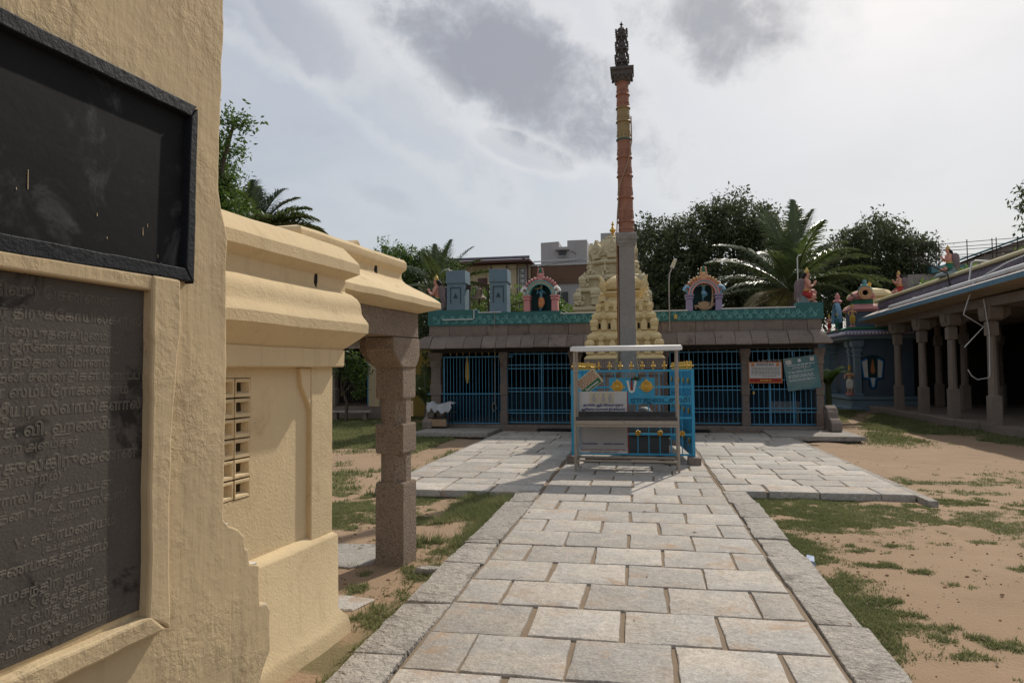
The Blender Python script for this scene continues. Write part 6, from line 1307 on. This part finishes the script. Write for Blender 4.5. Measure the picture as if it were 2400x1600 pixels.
# ------------------------------------------------------------------ background buildings
def make_houses():
    Y = 42.
    t = thing('grey_house', (-4.4, Y, 0), 'pale grey house with notched roof parapet and brown panel front behind the hall', 'house')
    b = B(); b.box(-6.5, 2.0, Y, Y+8, -.1, 8.1); b.build('wall', 'house_grey', t)
    B().box(-6.55, -2.72, Y-.12, Y-.001, 6.98, 8.08).build('brown_front', 'house_brown', t); B().box(-6.56, 2.0, Y-.18, Y-.1, 8.10, 8.2).build('ledge', 'house_white', t)
    b = B(); x0, x1 = -5.98, -3.1; b.prism([(x0, 8.1), (x1, 8.1), (x1, 9.66), (-4.32, 9.66), (-4.32, 9.28), (-4.85, 9.28), (-4.85, 9.62), (x0, 9.58)], lambda u, v, w: (u, w, v), Y+.1, Y+3.6); b.build('roof_room', 'house_grey', t)
    b = B(); b.box(-4.85, -4.4, Y+.03, Y+.12, 8.72, 9.0); wo = b.build('window', 'window_dark', t); B().box(-5.05, -4.2, Y-.25, Y+.099, 9.04, 9.10).build('sunshade', 'house_grey', wo); B().box(-4.92, -4.33, Y+.02, Y+.099, 8.64, 8.715).build('sill', 'house_grey', wo)
    b = B(); b.prism([(-4.1, 9.0), (-3.9, 8.92), (-3.75, 8.78), (-3.78, 8.76), (-3.92, 8.88), (-4.1, 8.96)], lambda u, v, w: (u, w, v), Y+.08, Y+.099); b.build('crack', 'house_maroon', t)
    b = B(); b.box(-5.2, -4.3, Y-.05, Y-.001, 5.6, 6.45); wo = b.build('window', 'window_dark', t); B().box(-4.77, -4.73, Y-.07, Y-.051, 5.6, 6.45).build('mullion', 'house_grey', wo)
    B().box(-2.3, .4, Y+1.0, Y+5, 8.1, 10.2).build('rear_tower', 'house_grey', t)
    b = B(); b.prism([(-4.6, 4.2), (-2.6, 5.6), (-2.6, 4.2)], lambda u, v, w: (u, w, v), Y-1.5, Y-.3); b.build('brown_lean_to', 'house_brown', t); B().box(-5.4, -5.0, Y-.6, Y-.2, 3, 5.5).build('white_pier', 'house_white', t)
    b = B(); b.tube([(-6.4, Y-.25, 8.35), (-2.8, Y-.25, 8.42)], .04, 6); b.build('pipe', 'plastic_pipe', t)
    b = B(); b.lathe([(.55, 0), (.58, .1), (.58, .7), (.3, .9), (.2, 1.0)], (-.6, Y+2.4, 10.2), 16); b.build('water_tank', 'soot', t, smooth=40)
    for x0_, z0_ in ((-6.1, 5.4), (-3.6, 5.6)): wo = B().box(x0_, x0_+.7, Y-.04, Y-.001, z0_, z0_+.9).build('window', 'window_dark', t); B().box(x0_-.1, x0_+.8, Y-.3, Y-.041, z0_+.95, z0_+1.0).build('sunshade', 'house_grey', wo); B().box(x0_-.04, x0_+.74, Y-.1, Y-.041, z0_-.06, z0_-.001).build('sill', 'house_white', wo)
    for x_ in (-3.3, -2.85): B().tube([(x_, Y-.06, 8.1), (x_, Y-.06, 4.5)], .035, 6).build('downpipe', 'plastic_pipe', t)
    t = thing('cream_house', (-9, Y-.5, 0), 'cream house with overhanging roof and white lattice strip behind the blue turrets', 'house'); Y = 41.5
    B().box(-12.2, -6.60, Y, Y+6, -.1, 8.2).build('wall', 'house_cream', t); B().box(-9.2, -7.4, Y-.35, Y-.001, 5.4, 8.15).build('bay', 'house_cream', t)
    B().box(-12.4, -6.45, Y-1.0, Y+6, 8.22, 8.36).build('roof', 'house_maroon', t); b = B(); b.tube([(-12.4, Y-1.02, 8.46), (-6.45, Y-1.02, 8.46)], .09, 8); b.build('gutter', 'roof_purple', t)
    for x in (-9.0, -8.0): B().box(x, x+.07, Y-.42, Y-.351, 7.5, 8.1).build('bracket', 'house_maroon', t)
    q = B(); x0, x1, z0, z1 = -7.28, -6.84, 5.0, 7.95
    q.box(x0-.05, x0, Y-.10, Y-.03, z0, z1); q.box(x1, x1+.05, Y-.10, Y-.03, z0, z1)
    for i in range(5): u = x0+(x1-x0)*i/4; q.box(u-.012, u+.012, Y-.09, Y-.04, z0, z1)
    for j in range(28): v = z0+(z1-z0)*j/27; q.box(x0, x1, Y-.095, Y-.045, v-.014, v+.014)
    for j in range(9): q.ell(((x0+x1)/2, Y-.08, z0+.16+(z1-z0)*j/9), (.11, .03, .11), 8, 5)
    q.build('lattice_strip', 'house_white', t); B().box(x0-.02, x1+.02, Y-.022, Y-.001, z0, z1).build('dark_gap', 'window_dark', t)
    b = B(); b.tube([(-6.72, Y-.15, 8.3), (-6.72, Y-.15, 3)], .06, 6); b.tube([(-6.72, Y-.15, 8.25), (-6.9, Y-.6, 8.45), (-6.9, Y-.9, 8.5)], .06, 6); b.build('downpipe', 'house_maroon', t)
    B().box(-9.9, -9.3, Y-.03, Y-.001, 5.9, 7.4).build('window', 'house_maroon', t); B().box(-8.6, -7.4, Y-.8, Y-.36, 4.6, 5.5, .05).build('awning', 'house_maroon', t)
    for k, (x, c, lab) in enumerate(((-10.6, 'ink_dark', 'dark cloth hanging to dry on the cream house balcony'), (-10.2, 'ink_blue', 'blue cloth hanging to dry on the cream house balcony'), (-11.0, 'ink_red', 'red cloth hanging to dry on the cream house balcony'))):
        o = B().box(x, x+.3, Y-.25, Y-.22, 5.9, 6.8, .02).jitter(.03, 3, k).build('hanging_cloth', c); tag(o, lab, 'cloth')
make_houses()
for i, (p, q, lab) in enumerate((((-11.5, 41., 8.0), (-2.9, 40.5, 8.3), 'thin black cable sagging across the grey house front'), ((-6.6, 41., 7.2), (1.5, 40.5, 7.6), 'thin black cable sagging below the brown house panel'))):
    P_, Q_ = Vector(p), Vector(q); o = B().tube([P_.lerp(Q_, k/8)-Vector((0, 0, .35*math.sin(math.pi*k/8))) for k in range(9)], .012, 4).build('overhead_cable', 'dark_iron'); tag(o, lab, 'cable')
def make_left_back():
    o = B().box(-8.6, -7.0, 25.2, 25.5, -.15, 2.55).build('yellow_wall', 'yellow_wall'); tag(o, 'yellow wall behind the small palm left of the hall', 'wall')
    t = thing('side_hall', (-10.4, 23.5, -.1), 'dark stone side hall with iron grille in the far left yard', 'hall')
    B().box(-14, -8.9, 23.0, 27, -.2, .38).build('plinth', 'mandapa_stone', t); B().box(-14.3, -8.8, 22.7, 27, 2.72, 3.1).build('roof', 'mandapa_stone', t); B().box(-14, -8.95, 25.5, 25.7, .38, 2.72).build('rear_wall', 'interior', t)
    B().box(-14.2, -8.9, 22.95, 23.2, 2.45, 2.72).build('lintel', 'beam_cream', t)
    for x in (-10.95, -12.8): B().rings([[(x+a*k, 23.15+c*k, z) for a, c in ((-1, -1), (1, -1), (1, 1), (-1, 1))] for k, z in ((.19, .38), (.19, 1.0), (.15, 1.03), (.15, 2.2), (.22, 2.35), (.22, 2.45))]).build('pillar', 'mandapa_stone', t, bevel=.01)
    g = B(); 
    for i in range(16): g.bar((-10.72+i*.09, 23.2, .4), (-10.72+i*.09, 23.2, 2.4), .010)
    for z in (.45, 1.4, 2.3): g.box(-10.75, -9.3, 23.19, 23.21, z-.015, z+.015)
    o = g.build('grille', 'dark_iron', t); o['kind'] = 'stuff'; B().box(-9.62, -9.56, 23.15, 23.2, .4, 2.4).build('blue_post', 'grille_blue', t); B().box(-9.50, -9.1, 22.98, 23.3, .38, 2.45).build('cream_pier', 'house_cream', t)
    o = B().box(-10.7, -9.2, 22.3, 22.6, .20, .26).build('stone_bench', 'granite'); tag(o, 'low pale stone bench before the far left side hall', 'bench')
    for x in (-10.5, -9.4): B().box(x-.08, x+.08, 22.35, 22.55, -.12, .2).build('leg', 'mandapa_stone', o)
make_left_back()
def make_shed():
    t = thing('rear_shed', (18, 40, 0), 'grey weathered rooftop shed with thin rusty rails behind the pillared hall', 'shed'); Y = 40.
    B().box(14.3, 24, Y, Y+6, -.1, 6.6).build('lower_wall', 'shed_wall', t); b = B(); b.prism([(16.0, 6.6), (24, 6.6), (24, 9.6), (20.2, 8.35), (18.2, 7.55), (16.4, 6.9)], lambda u, v, w: (u, w, v), Y+.5, Y+5); b.build('sloping_wall', 'shed_wall', t)
    b = B(); b.prism([(15.9, 6.9), (24, 9.75), (24, 9.85), (15.9, 7.0)], lambda u, v, w: (u, w, v), Y+.1, Y+5.2); b.build('tin_roof', 'shed_teal', t)
    B().box(15.4, 17.2, Y-.2, Y+.6, 6.62, 7.0).build('teal_tank', 'shed_teal', t)
    for i, x in enumerate((14.5, 15.7, 15.82, 17.2, 18.4, 18.6, 19.6, 20.0, 21.5)): B().bar((x, Y-.1, 6.6), (x, Y-.1, 8.3+.02*i+(.25 if i == 7 else 0)), .025).build('rail_post', 'dark_iron', t)
    for k, (z0, z1) in enumerate(((8.1, 8.45), (7.95, 8.2), (7.75, 8.0), (7.55, 7.6), (7.2, 7.9))): B().bar((14.5 if k != 1 else 15.8, Y-.1, z0), (22, Y-.1, z1), .02).build('rail', 'dark_iron', t)
    B().bar((15.7, Y-.1, 8.3), (14.4, Y-1.2, 8.05), .02).build('rail', 'dark_iron', t)
make_shed()
# ------------------------------------------------------------------ vegetation
def leaf_cloud(lobes, nclump, per, spread, size, seed, flat=.0, gap=.0):
    r = np.random.default_rng(seed); vol = np.array([l[3]*l[4]*l[5] for l in lobes])**.7; pr = vol/vol.sum()
    k = r.choice(len(lobes), nclump, p=pr); L = np.array(lobes)[k]
    d = r.normal(size=(nclump, 3)); d /= np.linalg.norm(d, axis=1)[:, None]; rad = r.uniform(.25, 1.0, nclump)**.45*(1+.12*r.normal(size=nclump))
    c = L[:, :3]+d*rad[:, None]*L[:, 3:6]
    sz = r.uniform(.5, 1.5, nclump)
    C = np.repeat(c, per, 0)+r.normal(size=(nclump*per, 3))*spread*np.repeat(sz, per)[:, None]*np.array([1, 1, .7]); n = len(C)
    a = r.normal(size=(n, 3)); a[:, 2] -= .25; a /= np.linalg.norm(a, axis=1)[:, None]
    b = np.cross(a, r.normal(size=(n, 3))+np.array([0, 0, .6])); b /= np.linalg.norm(b, axis=1)[:, None]
    ln = size*r.uniform(.5, 1.4, n)[:, None]; w = ln*r.uniform(.15, .26, n)[:, None]
    v = np.stack([C, C+a*ln*.45+b*w, C+a*ln, C+a*ln*.45-b*w], 1).reshape(-1, 3)
    return v, c
def np_part(name, v, n, m, parent, origin):
    me = fast_mesh(name, v-np.array(origin), n, np.arange(len(v))); me.materials.append(M[m]); o = bpy.data.objects.new(name, me); col.objects.link(o); place(o, Vector(origin), parent); return o
def tree(name, lab, x, y, trunk_h, tr, lobes, nclump, per, spread, size, m, seed, group=None):
    t = thing(name, (x, y, -.1), lab, 'tree', group); rr = random.Random(seed)
    v, c = leaf_cloud(lobes, nclump, per, spread, size, seed)
    b = B(); top = Vector((x+rr.uniform(-.3, .3), y, trunk_h)); b.tube([(x, y, -.2), (x+rr.uniform(-.15, .15), y, trunk_h*.5), top], [tr*1.25, tr, tr*.8], 8)
    for l in lobes:
        e = Vector(l[:3]); mid = top.lerp(e, .5)+Vector((rr.uniform(-.3, .3), rr.uniform(-.3, .3), rr.uniform(-.1, .4))); b.tube([top-Vector((0, 0, .3)), mid, e], [tr*.6, tr*.4, tr*.15], 6)
    for i in range(0, len(c), max(1, len(c)//70)):
        p = Vector(c[i]); l = min(lobes, key=lambda l: (Vector(l[:3])-p).length); e = Vector(l[:3]); b.tube([e, e.lerp(p, .55)+Vector((0, 0, .1)), p], [tr*.16, tr*.10, tr*.04], 4)
    b.build('trunk', 'bark', t, smooth=60); np_part('crown', v, 4, m, t, (x, y, trunk_h))
    if m == 'leaf_dark' and nclump > 500:
        k = [c[i] for i in range(0, len(c), 37) if c[i][1] < y+.3]; sp = [(p[0], p[1]-.2, p[2]+.1, .18, .18, .12) for p in k]; v2, _ = leaf_cloud(sp, len(sp)*2, 26, .10, .15, seed+1); np_part('new_leaf_sprays', v2, 4, 'leaf_bright', t, (x, y, trunk_h))
    return t
def frond_mesh(L, e0, droop, nl, seed, m='leaf_palm', ll=.55):
    r = random.Random(seed); pts = []; p = Vector((0, 0, 0)); N = 16; e = e0
    for i in range(N+1):
        pts.append(p.copy()); e = e0-droop*(i/N)**1.3; p = p+Vector((math.cos(e), 0, math.sin(e)))*L/N
    b = B(); b.tube(pts, [.035*(1-.85*i/N)+.004 for i in range(N+1)], 5); vs = []; fs = []
    for i in range(nl):
        u = .14+.86*i/(nl-1); f = u*N; k = min(N-1, int(f)); q = pts[k].lerp(pts[k+1], f-k); tg = (pts[k+1]-pts[k]).normalized(); up = Vector((-tg.z, 0, tg.x))
        le = ll*(math.sin(math.pi*min(1, .22+.78*u))**.6*(1-.15*u))*r.uniform(.85, 1.12)+.06; wd = .020*r.uniform(.8, 1.2)
        for s in (-1, 1):
            dr = tg*(.55+.35*u)+Vector((0, s*(.85-.3*u), 0))+up*r.uniform(.05, .30); dr.normalize(); a = q; mid = a+dr*le*.55; tip = mid+(dr+Vector((0, 0, -r.uniform(.35, 1.0)))).normalized()*le*.5
            sd = dr.cross(up).normalized() if dr.cross(up).length > .01 else tg; o = len(vs); sd = (sd+up*.5).normalized()
            vs += [a-sd*wd*.5, a+sd*wd*.5, mid+sd*wd, mid-sd*wd, tip]; fs += [(o, o+1, o+2, o+3), (o+3, o+2, o+4)]
    b.add(vs, fs); me = bpy.data.meshes.new('frond'); me.from_pydata([tuple(v) for v in b.v], [], b.f); me.materials.append(M[m]); return me
def palm(lab, x, y, zc, L, fr, tr=.14, lean=(0, 0), seed=1, group='coconut palms', ll=.58, nl=72):
    t = thing('coconut_palm', (x+lean[0], y+lean[1], -.1), lab, 'palm tree', group)
    B().tube([(x+lean[0], y+lean[1], -.2), (x+lean[0]*.4, y+lean[1]*.4, zc*.55), (x, y, zc-.05)], [tr*1.3, tr, tr*.75], 9).build('trunk', 'palm_bark', t, smooth=60)
    cache = {}
    for i, (az, e, dr, sc_, dry) in enumerate(fr):
        key = (round(e/12), round(dr/12), dry)
        if key not in cache: cache[key] = frond_mesh(L, R(e), R(dr), nl, seed*50+i, 'leaf_palm_dry' if dry else 'leaf_palm', ll)
        o = bpy.data.objects.new('frond', cache[key]); col.objects.link(o); place(o, Vector((x, y, zc)), t); o.rotation_euler = (random.uniform(-.15, .15), 0, R(az)); o.scale = (sc_,)*3
    b = B()
    for i in range(7): a = i*.9; b.ell((x+.16*math.cos(a), y+.16*math.sin(a), zc-.18), (.08, .08, .10), 7, 5)
    return t
# big dark trees behind the hall on the right
tree('shade_tree', 'big dark leafy tree rising behind the hall, right of the flag column', 3.6, 39, 4.2, .45, [(1.0, 39, 7.9, 1.75, 2.0, 1.9), (3.0, 38.5, 8.9, 2.0, 2.2, 1.7), (5.2, 38.6, 9.5, 2.0, 2.2, 1.5), (6.6, 39, 8.0, 1.6, 2, 1.9), (3.6, 38, 6.2, 3.6, 2.2, 2.0), (1.2, 38, 5.2, 1.8, 2, 1.6), (6.2, 38, 5.2, 2.0, 2, 1.8), (2.0, 38.4, 3.4, 2.2, 1.6, 1.0), (5.4, 38.4, 3.4, 2.4, 1.6, 1.0)], 1150, 62, .25, .21, 'leaf_dark', 3)
tree('shade_tree', 'dark leafy tree behind the blue shrine, right of the large palm', 13.2, 42, 4.0, .4, [(11.6, 42, 7.4, 1.6, 2, 1.7), (13.4, 42, 8.6, 1.7, 2, 1.7), (14.9, 42, 7.6, 1.4, 2, 1.5), (13.2, 41.5, 5.8, 2.8, 2, 1.7), (9.6, 41.5, 5.6, 1.8, 2, 2.2), (15, 41.5, 5.6, 1.4, 1.6, 1.3)], 800, 56, .25, .21, 'leaf_dark', 5)
tree('garden_tree', 'fresh green tree behind the kneeling figure left of the hall', -10.6, 32.5, 2.6, .22, [(-11.9, 32, 7.0, 1.0, 1.4, 1.1), (-11.0, 32.2, 6.4, 1.4, 1.5, 1.3), (-9.7, 32, 6.3, 1.1, 1.4, 1.1), (-9.0, 32, 4.9, 1.3, 1.5, 1.3), (-11.2, 32, 4.4, 1.8, 1.5, 1.4), (-9.6, 31.6, 3.2, 1.7, 1.4, 1.1)], 600, 46, .21, .17, 'leaf_green', 7)
tree('garden_tree', 'green tree showing above the cream shrine behind the gateway wall', -10.4, 14.2, 3.2, .22, [(-10.2, 14, 6.6, 1.05, 1.2, .9), (-9.75, 14, 5.6, .75, 1.0, .7), (-10.3, 14, 4.9, 1.15, 1.2, .8), (-9.05, 14, 7.35, .22, .3, .25), (-10.6, 14, 7.6, .8, .9, .5), (-9.55, 14, 4.5, .7, .8, .5)], 560, 46, .15, .12, 'leaf_green', 9)
tree('shade_tree', 'dark bushy tree between the porch pillar and the hall', -7.3, 24.2, 1.6, .16, [(-7.4, 24, 3.1, .9, 1, 1.0), (-6.9, 24.2, 2.0, .7, .9, .9), (-7.7, 24, 4.2, .8, .9, .8)], 120, 36, .18, .17, 'leaf_dark', 11)
tree('young_tree', 'slender young tree in front of the far left side hall', -9.75, 21.6, 1.1, .05, [(-9.9, 21.6, 1.9, .7, .6, .55), (-9.4, 21.6, 1.55, .4, .4, .4), (-9.2, 21.5, 1.0, .12, .12, .45)], 60, 24, .11, .14, 'leaf_green', 13)
tree('garden_tree', 'tree at the right picture edge with only a few leaf sprays showing', 15.9, 30, 4, .25, [(15.7, 30, 8.3, .9, 1.1, .7), (16.4, 30, 7.2, 1.2, 1.2, 1.2)], 90, 34, .22, .22, 'leaf_dark', 15)
tree('garden_tree', 'broad green tree filling behind the hall roof bell', -5.6, 36.5, 2.4, .2, [(-6.2, 36, 4.6, 1.6, 1.4, 1.3), (-4.5, 36, 4.3, 1.3, 1.3, 1.0), (-7.6, 36, 5.2, 1.2, 1.2, 1.2)], 130, 34, .25, .24, 'leaf_bright', 17)
def shrub(lab, x, y, z, rx, ry, rz, n, m, seed, size=.16):
    t = thing('shrub', (x, y, z), lab, 'shrub'); v, c = leaf_cloud([(x, y, z+rz*.5, rx, ry, rz)], n, 30, .14, size, seed); np_part('crown', v, 4, m, t, (x, y, z))
    b = B()
    for i in range(0, len(c), 6): b.tube([(x, y, z), tuple(c[i])], [.02, .006], 4)
    b.build('stems', 'bark', t)
shrub('leafy green shrub growing on the wall behind the near seated winged statue', 10.8, 25.0, 3.9, .95, .5, .62, 44, 'leaf_bright', 21); shrub('small bright shrub on the roof left of the near seated winged statue', 9.75, 25.2, 4.0, .35, .3, .35, 22, 'leaf_bright', 22); shrub('green shrub at the far right on the roof edge', 13.2, 25.5, 4.9, .6, .5, .7, 36, 'leaf_bright', 23)
# palms
palm('large coconut palm with wide glossy fronds behind the right end of the hall', 5.65, 27., 4.42, 3.65, [(90+a, e, d, s, dry) for a, e, d, s, dry in ((-80, 30, 65, .95, 0), (-95, 24, 48, .95, 0), (-70, 46, 55, 1.0, 0), (-25, 74, 45, 1.1, 0), (5, 84, 30, 1.12, 0), (25, 72, 42, 1.12, 0), (72, 44, 58, 1.0, 0), (85, 28, 62, 1.0, 0), (96, 12, 50, .95, 0), (150, -5, 50, .8, 1), (-130, 20, 55, .8, 0), (60, 60, 60, 1.05, 0), (-50, 62, 60, 1.05, 0), (150, 48, 70, .95, 0), (-150, 48, 70, .95, 0), (180, 20, 65, .85, 0), (135, 5, 60, .9, 1), (-145, 14, 60, .8, 0), (-170, 66, 60, .95, 0), (165, -18, 40, .85, 1), (-20, 40, 80, .9, 0), (105, 22, 70, .9, 0), (-105, 34, 50, .85, 0), (88, -14, 45, .85, 1), (12, 78, 35, 1.1, 0), (-12, 80, 35, 1.1, 0), (38, 66, 40, 1.05, 0), (-38, 68, 40, 1.05, 0))], seed=2, lean=(.4, 1), ll=.70, nl=84)
palm('coconut palm with upright fronds behind the left kneeling statue', -8.35, 28., 5.0, 2.55, [(90+a, e, d, s, 0) for a, e, d, s in ((-15, 80, 25, 1), (15, 78, 25, .95), (-70, 55, 45, .95), (-50, 68, 35, 1), (-95, 25, 65, .95), (-110, 0, 60, .9), (70, 52, 50, .95), (95, 20, 65, .85), (180, 60, 50, .9), (-150, 40, 60, .9), (40, 70, 40, 1), (-78, 36, 50, 1.15))], seed=3, tr=.11, lean=(.3, .6))
palm('coconut palm showing above the cream shrine cornice', -10.35, 17., 5.35, 1.75, [(90+a, e, d, s, 0) for a, e, d, s in ((5, 84, 20, 1), (-38, 64, 45, 1), (-60, 52, 55, 1.0), (-95, 34, 60, 1.15), (-80, 22, 50, 1.15), (50, 60, 50, 1), (90, 30, 60, .9), (180, 60, 50, .9), (-150, 40, 60, .9), (-20, 74, 35, 1.0), (30, 76, 30, 1.0))], seed=4, tr=.10, lean=(.2, .4))
palm('young palm beside the yellow wall left of the hall', -7.45, 23.2, .45, 1.55, [(90+a, e, d, s, 0) for a, e, d, s in ((0, 80, 30, 1), (-40, 66, 45, 1), (-75, 50, 60, 1), (40, 64, 45, 1), (80, 46, 60, 1), (180, 50, 60, .9), (-110, 30, 60, .9), (-15, 74, 40, 1.05))], seed=5, tr=.06, group=None, ll=.4, nl=30)
palm('palm with low drooping fronds seen between the two blue turrets', -5.75, 25.5, 3.05, 1.9, [(90+a, e, d, s, 0) for a, e, d, s in ((-60, 60, 55, 1.1), (-90, 30, 70, 1.0), (-30, 66, 60, 1.15), (-100, 10, 50, .9), (60, 50, 60, .9), (170, 40, 60, .8), (-75, 44, 60, 1))], seed=6, tr=.1)
def banana():
    x, y = 5.95, 23.5; t = thing('banana_plant', (x, y, -.1), 'banana plant with broad torn leaves right of the hall corner', 'plant')
    B().tube([(x, y, -.2), (x, y, 1.3)], [.11, .07], 9).build('stem', 'leaf_dark', t, smooth=60)
    for i, (az, e, L) in enumerate(((20, 78, 1.0), (80, 70, .9), (150, 76, 1.0), (200, 60, .8), (-60, 76, .9), (-20, 66, .8), (110, 40, .6))):
        vs = []; fs = []; N = 10
        for k in range(N+1):
            u = k/N; ee = R(e)-R(75)*u**1.6; rr = L*u; w = .19*math.sin(math.pi*min(1, .08+.92*u))**.7; c = Vector((rr*math.cos(R(e)-.5*u), 0, 1.2+rr*math.sin(R(e))*(1-.45*u*u))); Rz = Matrix.Rotation(R(az), 3, 'Z')
            for s in (-1, 0, 1): q = Rz @ (c+Vector((0, s*w, -.06*abs(s)))); vs.append((x+q.x, y+q.y, q.z-.1))
        for k in range(N): a = k*3; fs += [(a, a+1, a+4, a+3), (a+1, a+2, a+5, a+4)]
        B().add(vs, fs).build('leaf', 'leaf_green', t, smooth=60)
banana()
o = B().box(-22, -8.75, 29.5, 29.8, -.2, 2.6).build('compound_wall', 'yellow_wall'); tag(o, 'long yellow compound wall behind the far left side hall', 'wall')
o = B().box(-18.3, -18.0, -4, 29.4, -.2, 2.6).build('compound_wall', 'yellow_wall'); tag(o, 'yellow compound wall along the left side of the yard', 'wall')
tree('shade_tree', 'dark tree beyond the left compound wall near the side hall', -16.5, 34, 3, .3, [(-17, 34, 5.2, 2.4, 2, 2.0), (-14.8, 34, 4.6, 2.0, 2, 1.8), (-19.5, 34, 4.4, 2.2, 2, 1.8)], 420, 42, .26, .24, 'leaf_dark', 41)
tree('shade_tree', 'dark tree beyond the left compound wall nearer the gateway', -22, 20, 3, .3, [(-22, 20, 5.4, 2.2, 2.6, 2.0), (-22, 16.5, 4.6, 2.0, 2.2, 1.8), (-22, 24, 4.8, 2.0, 2.4, 1.8)], 380, 42, .26, .24, 'leaf_dark', 43)
